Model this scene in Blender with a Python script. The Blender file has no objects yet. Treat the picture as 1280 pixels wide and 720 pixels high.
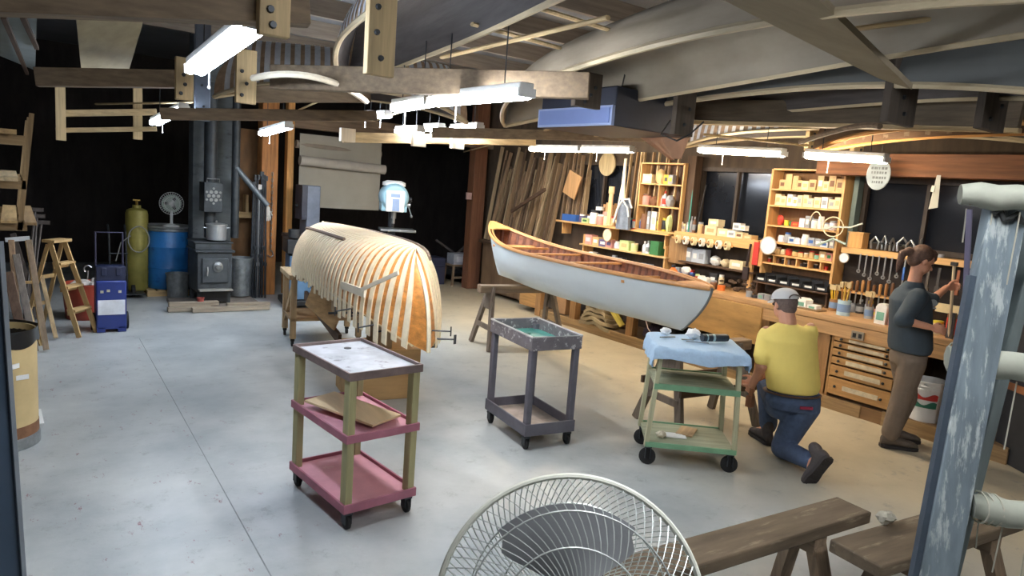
import bpy, bmesh, math, random
from mathutils import Vector, Matrix
random.seed(7)
scn = bpy.context.scene
COL = scn.collection
V = Vector
PI = math.pi
# ------------------------------------------------------------------ survey
# world: +Y runs along the bench wall, +X towards it, floor at z = 0
F = 870.0; ROLL = 0.075; PITCH = math.atan(126.0 / F); HEAD = math.radians(36); EYE = 1.9
_f0 = V((math.sin(HEAD), math.cos(HEAD), 0)); _r0 = V((math.cos(HEAD), -math.sin(HEAD), 0)); _u0 = V((0, 0, 1))
_f = _f0 * math.cos(PITCH) - _u0 * math.sin(PITCH); _u = _u0 * math.cos(PITCH) + _f0 * math.sin(PITCH)
CR = _r0 * math.cos(ROLL) + _u * math.sin(ROLL); CU = _u * math.cos(ROLL) - _r0 * math.sin(ROLL); CF = _f
EYEP = V((0, 0, EYE))
def ray(a, b): return CF + CR * ((a - 640) / F) - CU * ((b - 360) / F)
def at(a, b, z=0.0):
    d = ray(a, b); return EYEP + d * ((z - EYE) / d.z)
def wx(a, b, X):
    d = ray(a, b); return EYEP + d * (X / d.x)
def wy(a, b, Y):
    d = ray(a, b); return EYEP + d * (Y / d.y)
def dp(a, b, D):
    d = ray(a, b); return EYEP + d * (D / (d.x * _f0.x + d.y * _f0.y))

cam_d = bpy.data.cameras.new('camera'); cam = bpy.data.objects.new('camera', cam_d); COL.objects.link(cam)
cam_d.sensor_width = 36; cam_d.lens = F * 36 / 1280; cam_d.clip_start = 0.05; cam_d.clip_end = 100
mw = Matrix((CR, CU, -CF)).transposed().to_4x4(); mw.translation = EYEP; cam.matrix_world = mw
scn.camera = cam

# ------------------------------------------------------------------ helpers
def lin(c):
    c = c / 255.0
    return c / 12.92 if c <= 0.04045 else ((c + 0.055) / 1.055) ** 2.4
def rgb(t): return (lin(t[0]), lin(t[1]), lin(t[2]), 1)
_mats = {}
def mat(name, col, rough=0.6, metal=0.0, var=0.18, scale=(6, 6, 6), bump=0.0, col2=None, amt=0.5, sharp=0.12, emit=0, alpha=None, detail=4):
    if name in _mats: return _mats[name]
    m = bpy.data.materials.new(name); m.use_nodes = True; nt = m.node_tree; n = nt.nodes; l = nt.links
    b = n['Principled BSDF']; b.inputs['Roughness'].default_value = rough; b.inputs['Metallic'].default_value = metal
    tc = n.new('ShaderNodeTexCoord'); mp = n.new('ShaderNodeMapping'); mp.inputs['Scale'].default_value = scale if isinstance(scale, tuple) else (scale,) * 3
    l.new(tc.outputs['Object'], mp.inputs['Vector'])
    no = n.new('ShaderNodeTexNoise'); no.inputs['Scale'].default_value = 1.0; no.inputs['Detail'].default_value = detail; no.inputs['Roughness'].default_value = 0.6
    l.new(mp.outputs['Vector'], no.inputs['Vector'])
    r = n.new('ShaderNodeValToRGB'); c = rgb(col)
    e = r.color_ramp.elements
    e[0].position = 0.3; e[1].position = 0.7
    e[0].color = tuple(max(0, x * (1 - var)) for x in c[:3]) + (1,); e[1].color = tuple(min(1, x * (1 + var)) for x in c[:3]) + (1,)
    l.new(no.outputs['Fac'], r.inputs['Fac']); out = r.outputs['Color']
    if col2 is not None:
        n2 = n.new('ShaderNodeTexNoise'); n2.inputs['Scale'].default_value = 1.7; n2.inputs['Detail'].default_value = 8; n2.inputs['Roughness'].default_value = 0.7
        l.new(mp.outputs['Vector'], n2.inputs['Vector'])
        r2 = n.new('ShaderNodeValToRGB'); r2.color_ramp.elements[0].position = amt; r2.color_ramp.elements[1].position = amt + sharp
        l.new(n2.outputs['Fac'], r2.inputs['Fac'])
        mx = n.new('ShaderNodeMix'); mx.data_type = 'RGBA'
        l.new(r2.outputs['Color'], mx.inputs[0]); l.new(out, mx.inputs[6]); mx.inputs[7].default_value = rgb(col2); out = mx.outputs[2]
    l.new(out, b.inputs['Base Color'])
    if bump:
        bp = n.new('ShaderNodeBump'); bp.inputs['Strength'].default_value = bump; bp.inputs['Distance'].default_value = 0.01
        l.new(no.outputs['Fac'], bp.inputs['Height']); l.new(bp.outputs['Normal'], b.inputs['Normal'])
    if emit:
        b.inputs['Emission Color'].default_value = rgb(col); b.inputs['Emission Strength'].default_value = emit
    _mats[name] = m; return m
def wood(name, col, axis='z', rough=0.6, var=0.28, f=30, col2=None, amt=0.6):
    k = name + '_' + axis
    sc = {'x': (2, f, f), 'y': (f, 2, f), 'z': (f, f, 2)}[axis]
    return mat(k, col, rough, 0, var, sc, 0.15, col2=col2, amt=amt)
_pc = {}
def paint(col, rough=0.5, metal=0.0):
    k = 'paint_%d_%d_%d_%d' % (*col, int(metal * 10))
    return mat(k, col, rough, metal, 0.1, 9)

class MB:
    def __init__(s): s.bm = bmesh.new(); s.mi = 0
    def _fin(s, faces):
        for f in faces: f.material_index = s.mi
        return s
    def box(s, c, d, rz=0.0, M=None, taper=1.0):
        c = V(c); x, y, z = d[0] / 2, d[1] / 2, d[2] / 2
        R = M if M is not None else Matrix.Rotation(rz, 3, 'Z')
        vs = [s.bm.verts.new(c + R @ V((i * x * (taper if k < 0 else 1), j * y * (taper if k < 0 else 1), k * z))) for i in (-1, 1) for j in (-1, 1) for k in (-1, 1)]
        q = [(0, 1, 3, 2), (4, 6, 7, 5), (0, 4, 5, 1), (2, 3, 7, 6), (0, 2, 6, 4), (1, 5, 7, 3)]
        return s._fin([s.bm.faces.new([vs[i] for i in f]) for f in q])
    def bar(s, p0, p1, w, h, up=(0, 0, 1)):
        p0 = V(p0); p1 = V(p1); d = (p1 - p0); L = d.length; d.normalize(); u = V(up)
        if abs(d.dot(u)) > 0.98: u = V((1, 0, 0))
        sd = d.cross(u).normalized(); uu = sd.cross(d).normalized()
        return s.box((p0 + p1) / 2, (w, L, h), M=Matrix((sd, d, uu)).transposed())
    def ring(s, c, r, a, b, seg): return [s.bm.verts.new(c + a * (r * math.cos(2 * PI * k / seg)) + b * (r * math.sin(2 * PI * k / seg))) for k in range(seg)]
    def tube(s, pts, r, seg=8, caps=True, closed=False, flat=1.0):
        pts = [V(p) for p in pts]; n = len(pts); rs = r if isinstance(r, (list, tuple)) else [r] * n
        rings = []; prev = None
        for i, p in enumerate(pts):
            if closed: t = pts[(i + 1) % n] - pts[i - 1]
            else: t = pts[min(i + 1, n - 1)] - pts[max(i - 1, 0)]
            if t.length < 1e-9: t = V((0, 0, 1))
            t.normalize()
            if prev is None:
                a = t.cross(V((0, 0, 1)) if abs(t.z) < 0.9 else V((1, 0, 0))).normalized()
            else:
                a = prev - t * prev.dot(t)
                a = a.normalized() if a.length > 1e-6 else t.orthogonal().normalized()
            prev = a; b = t.cross(a).normalized()
            rings.append(s.ring(p, rs[i], a, b * flat, seg))
        fs = []
        for i in range(n if closed else n - 1):
            A, B = rings[i], rings[(i + 1) % n]
            for k in range(seg): fs.append(s.bm.faces.new((A[k], A[(k + 1) % seg], B[(k + 1) % seg], B[k])))
        if caps and not closed:
            fs.append(s.bm.faces.new(rings[0][::-1])); fs.append(s.bm.faces.new(rings[-1]))
        return s._fin(fs)
    def lathe(s, prof, c=(0, 0, 0), seg=24, M=None):
        c = V(c); R = M if M is not None else Matrix.Identity(3); rings = []
        for r, z in prof:
            if r < 1e-5: rings.append([s.bm.verts.new(c + R @ V((0, 0, z)))])
            else: rings.append([s.bm.verts.new(c + R @ V((r * math.cos(2 * PI * k / seg), r * math.sin(2 * PI * k / seg), z))) for k in range(seg)])
        fs = []
        for A, B in zip(rings, rings[1:]):
            for k in range(seg):
                k2 = (k + 1) % seg
                if len(A) == 1 and len(B) == 1: continue
                if len(A) == 1: fs.append(s.bm.faces.new((A[0], B[k2], B[k])))
                elif len(B) == 1: fs.append(s.bm.faces.new((A[k], A[k2], B[0])))
                else: fs.append(s.bm.faces.new((A[k], A[k2], B[k2], B[k])))
        return s._fin(fs)
    def prism(s, poly, M4, t):
        """poly 2D in the local xz plane, extruded by t along local y (centred); M4 maps to parent space"""
        A = [s.bm.verts.new(M4 @ V((p[0], -t / 2, p[1]))) for p in poly]; B = [s.bm.verts.new(M4 @ V((p[0], t / 2, p[1]))) for p in poly]
        n = len(poly); fs = [s.bm.faces.new(A), s.bm.faces.new(B[::-1])]
        for i in range(n): fs.append(s.bm.faces.new((A[i], B[i], B[(i + 1) % n], A[(i + 1) % n])))
        return s._fin(fs)
    def grid(s, fn, nu, nv, flip=False):
        g = [[s.bm.verts.new(V(fn(i / nu, j / nv))) for j in range(nv + 1)] for i in range(nu + 1)]; fs = []
        for i in range(nu):
            for j in range(nv):
                q = (g[i][j], g[i + 1][j], g[i + 1][j + 1], g[i][j + 1]); fs.append(s.bm.faces.new(q[::-1] if flip else q))
        return s._fin(fs)
    def slab(s, fn, nrm, t, nu, nv):
        """a sheet fn(u,v) given thickness t along nrm (vector)"""
        nrm = V(nrm)
        g = [[s.bm.verts.new(V(fn(i / nu, j / nv))) for j in range(nv + 1)] for i in range(nu + 1)]
        h = [[s.bm.verts.new(V(fn(i / nu, j / nv)) - nrm * t) for j in range(nv + 1)] for i in range(nu + 1)]; fs = []
        for i in range(nu):
            for j in range(nv):
                fs.append(s.bm.faces.new((g[i][j], g[i + 1][j], g[i + 1][j + 1], g[i][j + 1])))
                fs.append(s.bm.faces.new((h[i][j], h[i][j + 1], h[i + 1][j + 1], h[i + 1][j])))
        for i in range(nu):
            for j in (0, nv): fs.append(s.bm.faces.new((g[i][j], h[i][j], h[i + 1][j], g[i + 1][j])))
        for j in range(nv):
            for i in (0, nu): fs.append(s.bm.faces.new((g[i][j], g[i][j + 1], h[i][j + 1], h[i][j])))
        return s._fin(fs)
    def ell(s, c, r, seg=12, M=None):
        n = seg // 2; c = V(c); R = M if M is not None else Matrix.Identity(3)
        if not isinstance(r, (tuple, list)): r = (r, r, r)
        rings = []
        for i in range(n + 1):
            a = PI * i / n
            if i in (0, n): rings.append([s.bm.verts.new(c + R @ V((0, 0, r[2] * math.cos(a))))])
            else: rings.append([s.bm.verts.new(c + R @ V((r[0] * math.sin(a) * math.cos(2 * PI * k / seg), r[1] * math.sin(a) * math.sin(2 * PI * k / seg), r[2] * math.cos(a)))) for k in range(seg)])
        fs = []
        for A, B in zip(rings, rings[1:]):
            for k in range(seg):
                k2 = (k + 1) % seg
                if len(A) == 1: fs.append(s.bm.faces.new((A[0], B[k], B[k2])))
                elif len(B) == 1: fs.append(s.bm.faces.new((A[k], B[0], A[k2])))
                else: fs.append(s.bm.faces.new((A[k], B[k], B[k2], A[k2])))
        return s._fin(fs)
    def cap(s, p0, p1, r0, r1, seg=12):
        """tapered capsule"""
        p0 = V(p0); p1 = V(p1); d = (p1 - p0)
        L = d.length
        if L < 1e-6: return s.ell(p0, r0, seg)
        d.normalize(); pts = []; rs = []
        for a in (1.0, 0.8, 0.5, 0.0):
            pts.append(p0 - d * (r0 * math.sin(a * PI / 2) * 0.999)); rs.append(max(0.0008, r0 * math.cos(a * PI / 2)))
        for a in (0.0, 0.5, 0.8, 1.0):
            pts.append(p1 + d * (r1 * math.sin(a * PI / 2) * 0.999)); rs.append(max(0.0008, r1 * math.cos(a * PI / 2)))
        a = d.orthogonal().normalized(); b = d.cross(a).normalized()
        rg = [s.ring(p, r, a, b, seg) for p, r in zip(pts, rs)]; fs = []
        for A, B in zip(rg, rg[1:]):
            for k in range(seg): fs.append(s.bm.faces.new((A[k], A[(k + 1) % seg], B[(k + 1) % seg], B[k])))
        fs.append(s.bm.faces.new(rg[0][::-1])); fs.append(s.bm.faces.new(rg[-1]))
        return s._fin(fs)

def tag(o, label=None, cat=None, group=None, kind=None):
    if label: o['label'] = label
    if cat: o['category'] = cat; o['kind'] = 'thing'
    if group: o['group'] = group
    if kind: o['kind'] = kind
    return o
def obj(name, mb, mats, parent=None, world=False, bevel=0.0, smooth=True, shift=None):
    bm = mb.bm
    if world and parent is not None:
        bm.transform(root_matrix(parent).inverted())
    if shift is not None: bmesh.ops.translate(bm, verts=bm.verts, vec=V(shift))
    bmesh.ops.recalc_face_normals(bm, faces=bm.faces)
    me = bpy.data.meshes.new(name)
    if smooth:
        for f in bm.faces: f.smooth = True
        for e in bm.edges:
            if len(e.link_faces) == 2 and e.calc_face_angle(0) > 0.6: e.smooth = False
    bm.to_mesh(me); bm.free()
    for m in (mats if isinstance(mats, (list, tuple)) else [mats]): me.materials.append(m)
    o = bpy.data.objects.new(name, me); COL.objects.link(o)
    if parent is not None: o.parent = parent
    if bevel:
        b = o.modifiers.new('bevel', 'BEVEL'); b.width = bevel; b.segments = 2; b.limit_method = 'ANGLE'; b.angle_limit = 0.7
    return o
def root_matrix(o):
    m = Matrix.LocRotScale(o.location, o.rotation_euler, o.scale)
    return root_matrix(o.parent) @ m if o.parent else m
def thing(name, label, cat, loc=(0, 0, 0), rz=0.0, group=None):
    o = bpy.data.objects.new(name, None); COL.objects.link(o); o.empty_display_size = 0.1
    o.location = V(loc); o.rotation_euler = (0, 0, rz)
    return tag(o, label, cat, group)
def one(name, mb, mats, label, cat, loc=None, rz=0.0, group=None, bevel=0.0):
    """a thing that is a single mesh; built about loc when loc is given, else in world space and re-based"""
    if loc is None:
        vs = [v.co for v in mb.bm.verts]
        lo = V((min(v.x for v in vs), min(v.y for v in vs), min(v.z for v in vs))); hi = V((max(v.x for v in vs), max(v.y for v in vs), max(v.z for v in vs)))
        loc = V(((lo.x + hi.x) / 2, (lo.y + hi.y) / 2, lo.z))
        bmesh.ops.translate(mb.bm, verts=mb.bm.verts, vec=-loc)
    o = obj(name, mb, mats, bevel=bevel); o.location = V(loc); o.rotation_euler = (0, 0, rz)
    return tag(o, label, cat, group)
def struct(name, mb, m, bevel=0):
    return tag(obj(name, mb, m, bevel=bevel), kind='structure')
def kids(o): return [c for c in bpy.data.objects if c.parent is o]
def dup(root, loc, rz, label=None, group=None, scale=None):
    r = root.copy(); COL.objects.link(r); r.location = V(loc); r.rotation_euler = (0, 0, rz)
    if label: r['label'] = label
    if group: r['group'] = group
    if scale: r.scale = scale
    for ch in kids(root):
        c = ch.copy(); COL.objects.link(c); c.parent = r
        for g in kids(ch):
            d = g.copy(); COL.objects.link(d); d.parent = c
    return r
def bake(mb, mats, name, voxel, smooth_it=6, parent=None, world=False):
    """weld the overlapping limbs of mb into one continuous skin"""
    bm = mb.bm
    if world and parent is not None: bm.transform(root_matrix(parent).inverted())
    bmesh.ops.recalc_face_normals(bm, faces=bm.faces)
    me = bpy.data.meshes.new(name + '_src'); bm.to_mesh(me); bm.free()
    o = bpy.data.objects.new(name, me); COL.objects.link(o)
    r = o.modifiers.new('weld', 'REMESH'); r.mode = 'VOXEL'; r.voxel_size = voxel; r.use_smooth_shade = True
    s = o.modifiers.new('soft', 'SMOOTH'); s.iterations = smooth_it; s.factor = 0.5
    dg = bpy.context.evaluated_depsgraph_get(); dg.update()
    me2 = bpy.data.meshes.new_from_object(o.evaluated_get(dg)); me2.name = name
    o.modifiers.clear(); o.data = me2; bpy.data.meshes.remove(me)
    me2.materials.clear()
    for m in (mats if isinstance(mats, (list, tuple)) else [mats]): me2.materials.append(m)
    for p in me2.polygons: p.use_smooth = True
    if parent is not None: o.parent = parent
    return o

# ------------------------------------------------------------------ shared materials
W_PINE = (200, 170, 120); W_CED = (205, 140, 70); W_DARK = (78, 58, 42); W_OLD = (120, 102, 82); W_PALE = (232, 222, 200); W_ORANGE = (214, 160, 92)
def pine(a='z'): return wood('pine', W_PINE, a)
def pale(a='z'): return wood('pale_ash', W_PALE, a, var=0.1)
def oldw(a='z'): return wood('weathered_wood', W_OLD, a, 0.75, 0.35)
def darkw(a='z'): return wood('dark_timber', W_DARK, a, 0.75, 0.35)
def benchw(a='y'): return wood('bench_maple', (184, 146, 102), a, 0.45, 0.25, col2=(120, 84, 52), amt=0.62)
BLACK = mat('black_plastic', (26, 27, 29), 0.5); DSTEEL = mat('dark_steel', (62, 66, 70), 0.45, 0.6, 0.25, 10)
STEEL = mat('bright_steel', (170, 174, 176), 0.3, 0.9, 0.1); GALV = mat('galvanised_steel', (140, 146, 148), 0.45, 0.7, 0.3, 12)
WHITE = mat('white_paint', (226, 228, 226), 0.45, 0, 0.05); CREAM = mat('cream_card', (226, 210, 172), 0.8, 0, 0.1)
RUBBER = mat('rubber_tyre', (30, 30, 30), 0.8); CASTIRON = mat('stove_iron', (60, 66, 70), 0.55, 0.3, 0.3, 9, col2=(112, 112, 108), amt=0.66)
# ------------------------------------------------------------------ the setting
XW, YB, XL, YF, ZC = 7.1, 14.5, -0.95, -2.2, 3.75
def floor_material():
    m = bpy.data.materials.new('painted_concrete'); m.use_nodes = True; nt = m.node_tree; n = nt.nodes; l = nt.links; b = n['Principled BSDF']
    tc = n.new('ShaderNodeTexCoord')
    def noise(sc, det=6, ro=0.6, vec=None):
        q = n.new('ShaderNodeTexNoise'); q.inputs['Scale'].default_value = sc; q.inputs['Detail'].default_value = det; q.inputs['Roughness'].default_value = ro
        l.new(vec or tc.outputs['Object'], q.inputs['Vector']); return q.outputs['Fac']
    def ramp(src, p0, p1, c0=(0, 0, 0, 1), c1=(1, 1, 1, 1)):
        r = n.new('ShaderNodeValToRGB'); r.color_ramp.elements[0].position = p0; r.color_ramp.elements[1].position = p1
        r.color_ramp.elements[0].color = c0; r.color_ramp.elements[1].color = c1; l.new(src, r.inputs['Fac']); return r.outputs['Color']
    def mix(f, a, bb):
        x = n.new('ShaderNodeMix'); x.data_type = 'RGBA'; l.new(f, x.inputs[0])
        for s, v in ((6, a), (7, bb)):
            if isinstance(v, tuple): x.inputs[s].default_value = v
            else: l.new(v, x.inputs[s])
        return x.outputs[2]
    grey = ramp(noise(1.3), 0.3, 0.7, rgb((144, 151, 153)), rgb((188, 192, 190)))
    tan = ramp(noise(1.7), 0.3, 0.7, rgb((182, 172, 148)), rgb((204, 194, 168)))
    sx = n.new('ShaderNodeSeparateXYZ'); l.new(tc.outputs['Object'], sx.inputs[0])
    # tan floor by the bench, part own tone, part warm light in its colour
    md = n.new('ShaderNodeMath'); md.operation = 'MULTIPLY_ADD'; l.new(noise(0.8), md.inputs[0]); md.inputs[1].default_value = 0.8; l.new(sx.outputs['X'], md.inputs[2])
    mr = n.new('ShaderNodeMapRange'); mr.inputs['From Min'].default_value = 3.9; mr.inputs['From Max'].default_value = 5.4; l.new(md.outputs[0], mr.inputs['Value'])
    c = mix(mr.outputs[0], grey, tan)
    c = mix(ramp(noise(5, 10, 0.8), 0.56, 0.72), c, rgb((132, 134, 132)))
    mp = n.new('ShaderNodeMapping'); mp.inputs['Scale'].default_value = (5, 2.2, 1); l.new(tc.outputs['Object'], mp.inputs[0])
    sp = noise(2.2, 9, 0.8, mp.outputs[0]); msk = ramp(sp, 0.60, 0.64)
    mr2 = n.new('ShaderNodeMapRange'); mr2.inputs['From Min'].default_value = 1.5; mr2.inputs['From Max'].default_value = 0.9; l.new(sx.outputs['X'], mr2.inputs['Value'])
    mm = n.new('ShaderNodeMath'); mm.operation = 'MULTIPLY'; l.new(msk, mm.inputs[0]); l.new(mr2.outputs[0], mm.inputs[1])
    c = mix(mm.outputs[0], c, rgb((128, 84, 90)))
    c = mix(ramp(noise(28, 4, 0.7), 0.71, 0.74), c, rgb((96, 98, 98)))
    l.new(c, b.inputs['Base Color'])
    rr = n.new('ShaderNodeMapRange'); rr.inputs['To Min'].default_value = 0.22; rr.inputs['To Max'].default_value = 0.5; l.new(noise(5, 8, 0.7), rr.inputs['Value']); l.new(rr.outputs[0], b.inputs['Roughness'])
    bp = n.new('ShaderNodeBump'); bp.inputs['Strength'].default_value = 0.12; bp.inputs['Distance'].default_value = 0.01; l.new(noise(24, 6), bp.inputs['Height']); l.new(bp.outputs['Normal'], b.inputs['Normal'])
    return m
mb = MB().box(((XW + XL) / 2, (YB + YF) / 2, -0.05), (XW - XL + 0.4, YB - YF + 0.4, 0.1)); struct('floor', mb, floor_material())
mb = MB()
mb.bar((0.93, 2.0, 0.0004), (1.08, 8.2, 0.0004), 0.006, 0.0008)
struct('trim_1', mb, mat('floor_joint', (128, 132, 132), 0.8))
WALLM = wood('sooty_boarding', (70, 58, 46), 'z', 0.8, 0.35, 9)
DARKM = wood('shaded_bay_boarding', (46, 41, 40), 'z', 0.85, 0.35, 7)  # gloom of the unlit bay put into the wall colour
GLASSN = mat('night_window_glass', (30, 34, 42), 0.12, 0.0, 0.15, 2)
ROOFM = mat('ceiling_board', (96, 100, 106), 0.8, 0, 0.15, (1.5, 1.5, 1.5))
wins = [(2.45, 3.75, 1.58, 2.24), (4.78, 5.86, 1.5, 2.30), (7.15, 8.15, 1.5, 2.34)]
mb = MB(); t = 0.12
ys = [YF] + [v for w in wins for v in w[:2]] + [11.0]
for a, b2 in zip(ys[0::2], ys[1::2]): mb.box((XW + t / 2, (a + b2) / 2, ZC / 2), (t, b2 - a, ZC))
for y0, y1, z0, z1 in wins:
    mb.box((XW + t / 2, (y0 + y1) / 2, z0 / 2), (t, y1 - y0, z0)); mb.box((XW + t / 2, (y0 + y1) / 2, (z1 + ZC) / 2), (t, y1 - y0, ZC - z1))
struct('wall_right', mb, WALLM)
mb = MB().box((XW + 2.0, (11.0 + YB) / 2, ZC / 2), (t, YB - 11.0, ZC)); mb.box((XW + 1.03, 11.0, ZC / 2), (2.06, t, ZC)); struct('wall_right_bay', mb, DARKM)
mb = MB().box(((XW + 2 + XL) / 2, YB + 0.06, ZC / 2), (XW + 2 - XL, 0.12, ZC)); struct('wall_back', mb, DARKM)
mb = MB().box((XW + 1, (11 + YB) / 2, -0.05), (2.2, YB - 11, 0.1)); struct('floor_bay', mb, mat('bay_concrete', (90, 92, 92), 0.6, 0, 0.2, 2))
mb = MB().box((XL - 0.06, (YB + YF) / 2, ZC / 2), (0.12, YB - YF, ZC)); struct('wall_left', mb, WALLM)
mb = MB().box(((XW + XL) / 2, YF - 0.06, ZC / 2), (XW - XL, 0.12, ZC)); struct('wall_front', mb, WALLM)
mb = MB().box(((XW + 2 + XL) / 2, (YB + YF) / 2, ZC + 0.05), (XW - XL + 2.4, YB - YF + 0.4, 0.1)); struct('ceiling', mb, ROOFM)
for i, (y0, y1, z0, z1) in enumerate(wins):
    mb = MB().box((XW + 0.07, (y0 + y1) / 2, (z0 + z1) / 2), (0.01, y1 - y0, z1 - z0)); w = struct('window_%d' % (i + 1), mb, GLASSN)
    fm = MB()
    for z in (z0, z1): fm.box((XW - 0.005, (y0 + y1) / 2, z), (0.05, y1 - y0 + 0.1, 0.05))
    for y in (y0, y1, (y0 + y1) / 2 + (0.05 if i == 0 else 0)): fm.box((XW + 0.0, y, (z0 + z1) / 2), (0.05, 0.035, z1 - z0))
    obj('window_frame', fm, wood('window_frame_wood', (58, 48, 40), 'z'), w)
mb = MB().box((6.97, 9.4, 0.05), (0.05, 3.0, 0.1)); struct('baseboard_right', mb, darkw('y'))
# posts and the header across the mouth of the dark bay
mb = MB().box((3.13, 10.75, ZC / 2 - 0.02), (0.24, 0.24, ZC - 0.04))
one('timber_post', mb, wood('amber_post', (176, 118, 62), 'z', 0.65, 0.35), 'thick amber timber post beside the dark bay, hung with gloves and chain', 'post', bevel=0.01)
mb = MB().box((3.44, 10.72, ZC / 2 - 0.02), (0.1, 0.14, ZC - 0.04))
one('timber_post', mb, wood('amber_stud', (196, 142, 78), 'z', 0.65, 0.3), 'slim pale stud next to the thick amber post', 'post', bevel=0.006)
mb = MB().box((6.85, 10.75, ZC / 2 - 0.02), (0.26, 0.2, ZC - 0.04))
one('timber_post', mb, wood('brown_post', (112, 74, 52), 'z', 0.7, 0.3), 'reddish brown timber post at the bench-side end of the dark bay', 'post', bevel=0.01)
mb = MB().box((5.2, 10.75, 2.66), (4.2, 0.18, 0.24))
one('header_beam', mb, oldw('x'), 'weathered header beam across the mouth of the dark bay', 'beam', bevel=0.008)

# ------------------------------------------------------------------ ceiling timbers
BEAM = wood('grey_brown_beam', (120, 104, 84), 'x', 0.75, 0.3); BEAMY = wood('grey_brown_beam', (120, 104, 84), 'y', 0.75, 0.3)
TAN = wood('tan_board', (186, 164, 124), 'x', 0.7, 0.25); TANY = wood('tan_board', (186, 164, 124), 'y', 0.7, 0.25); TANZ = wood('tan_board', (186, 164, 124), 'z', 0.7, 0.25)
def beam(p0, p1, w, h, m, label, name='ceiling_beam', group=None, up=(0, 0, 1)):
    """p0, p1: ends of the lower edge"""
    o = V((0, 0, h / 2)); mb = MB().bar(V(p0) + o, V(p1) + o, w, h, up)
    return one(name, mb, m, label, 'beam', group=group, bevel=0.004)
beam(wy(-30, 17, 2.75), wy(383, 32, 2.55), 0.09, 0.2, BEAM, 'near cross beam at the top left, ending beside the lit hanger block')
beam(wy(45, 108, 6.2), wy(222, 110, 6.0), 0.1, 0.13, BEAM, 'grey-brown cross beam under the wide tan ceiling board')
beam(wy(340, 112, 4.6), wy(735, 124, 3.2), 0.07, 0.15, BEAM, 'long cross beam through the tall hanger plank, tan and scuffed')
beam(wy(300, 128, 5.6), wy(462, 128, 5.4), 0.07, 0.12, BEAM, 'cross beam under the pale bent strip and the banded canoe form')
beam(wy(70, 166, 9.0), wy(196, 164, 8.8), 0.05, 0.05, TAN, 'lower tan rail of the empty rack in the dark left corner')
beam(wy(70, 146, 9.0), wy(196, 144, 8.8), 0.05, 0.07, TAN, 'upper tan rail of the empty rack in the dark left corner')
for px, nm in ((76, 'left'), (172, 'right')):
    p = wy(px, 155, 8.93); one('rack_upright', MB().box(p + V((0, 0, 0.16)), (0.09, 0.05, 0.66)), TANZ, 'short tan upright at the %s end of the empty dark-corner rack' % nm, 'rack upright')
beam(wy(200, 150, 6.6), wy(470, 152, 6.3), 0.07, 0.1, BEAM, 'far cross beam over the wood stove, dark underside')
beam(wy(428, 178, 7.4), wy(668, 182, 7.0), 0.07, 0.11, TAN, 'tan cross beam over the drill press carrying pale blocks')
beam(wy(540, 172, 6.2), wy(860, 178, 5.3), 0.06, 0.1, BEAM, 'cross beam running behind the air cleaner to the shelf rack')
for i, (a, b2, Y) in enumerate(((434, 176, 7.3), (523, 182, 7.15), (571, 185, 7.1))):
    p = wy(a, b2, Y - 0.06); one('beam_block', MB().box(p + V((0, 0, 0.06)), (0.16, 0.06, 0.14)), pale('z'), 'pale square block on the tan beam, %s of three' % ('leftmost', 'middle', 'rightmost')[i], 'block', group='blocks on the tan beam')
# beam along the bench side
beam(wx(862, 150, 4.95), at(1275, 160, 2.5), 0.07, 0.17, wood('dim_joist', (96, 84, 68), 'y', 0.75, 0.3), 'dark long beam parallel to the bench wall with a pale lower edge')
mbx = MB().bar(wx(862, 153, 4.93), at(1275, 163, 2.49), 0.09, 0.03); one('beam_strip', mbx, TANY, 'pale strip nailed under the dark long beam near the bench wall', 'strip')
# hanger planks
def hanger(px0, px1, py0, py1, Y, m, label, group='canoe hanger planks'):
    a = wy(px0, py1, Y); b2 = wy(px1, py1, Y); top = wy((px0 + px1) / 2, py0, Y)
    w = (b2 - a).length; h = top.z - a.z
    root = thing('hanger_plank', label, 'hanger', ((a.x + b2.x) / 2, Y, a.z), group=group)
    obj('plank', MB().box((0, 0, h / 2), (w, 0.045, h)), m, root, bevel=0.004)
    for i in range(3):
        bm = MB(); bm.lathe([(0, 0.012), (0.011, 0.012), (0.014, 0), (0, 0)], (random.uniform(-0.25, 0.25) * w, -0.025, h * (0.15 + 0.22 * i)), 8, Matrix.Rotation(PI / 2, 3, 'X'))
        obj('bolt', bm, DSTEEL, root)
    return root
hanger(322, 360, -40, 42, 2.5, TANZ, 'short lit hanger plank near the top of the brightest tube')
hanger(219, 241, 72, 124, 5.4, TANZ, 'pale hanger plank left of the long bright tube')
hanger(294, 319, 62, 128, 5.2, TANZ, 'pale hanger plank right of the long bright tube')
hanger(456, 490, -50, 92, 2.95, wood('tan_board', (186, 164, 124), 'z', 0.7, 0.25), 'tall scuffed hanger plank between the two banded canoe hulls')
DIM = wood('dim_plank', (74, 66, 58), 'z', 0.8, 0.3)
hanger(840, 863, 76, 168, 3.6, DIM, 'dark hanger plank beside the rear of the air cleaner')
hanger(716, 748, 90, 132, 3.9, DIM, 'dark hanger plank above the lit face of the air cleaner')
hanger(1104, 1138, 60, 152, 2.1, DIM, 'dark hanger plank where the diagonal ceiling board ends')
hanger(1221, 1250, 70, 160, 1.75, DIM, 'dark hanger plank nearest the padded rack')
hanger(1007, 1020, 152, 188, 4.0, TANZ, 'thin tan hanger left of the banded form over the bench')
hanger(1064, 1076, 152, 192, 3.6, TANZ, 'thin tan hanger right of the banded form over the bench')
hanger(243, 262, 30, 150, 7.6, mat('stove_smoke_haze', (92, 100, 112), 0.5, 0.4, 0.2), 'blue-grey solid sheet standing in for stove smoke haze behind the first tube')  # solid sheet in a haze colour, imitating the bluish smoke column
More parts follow.
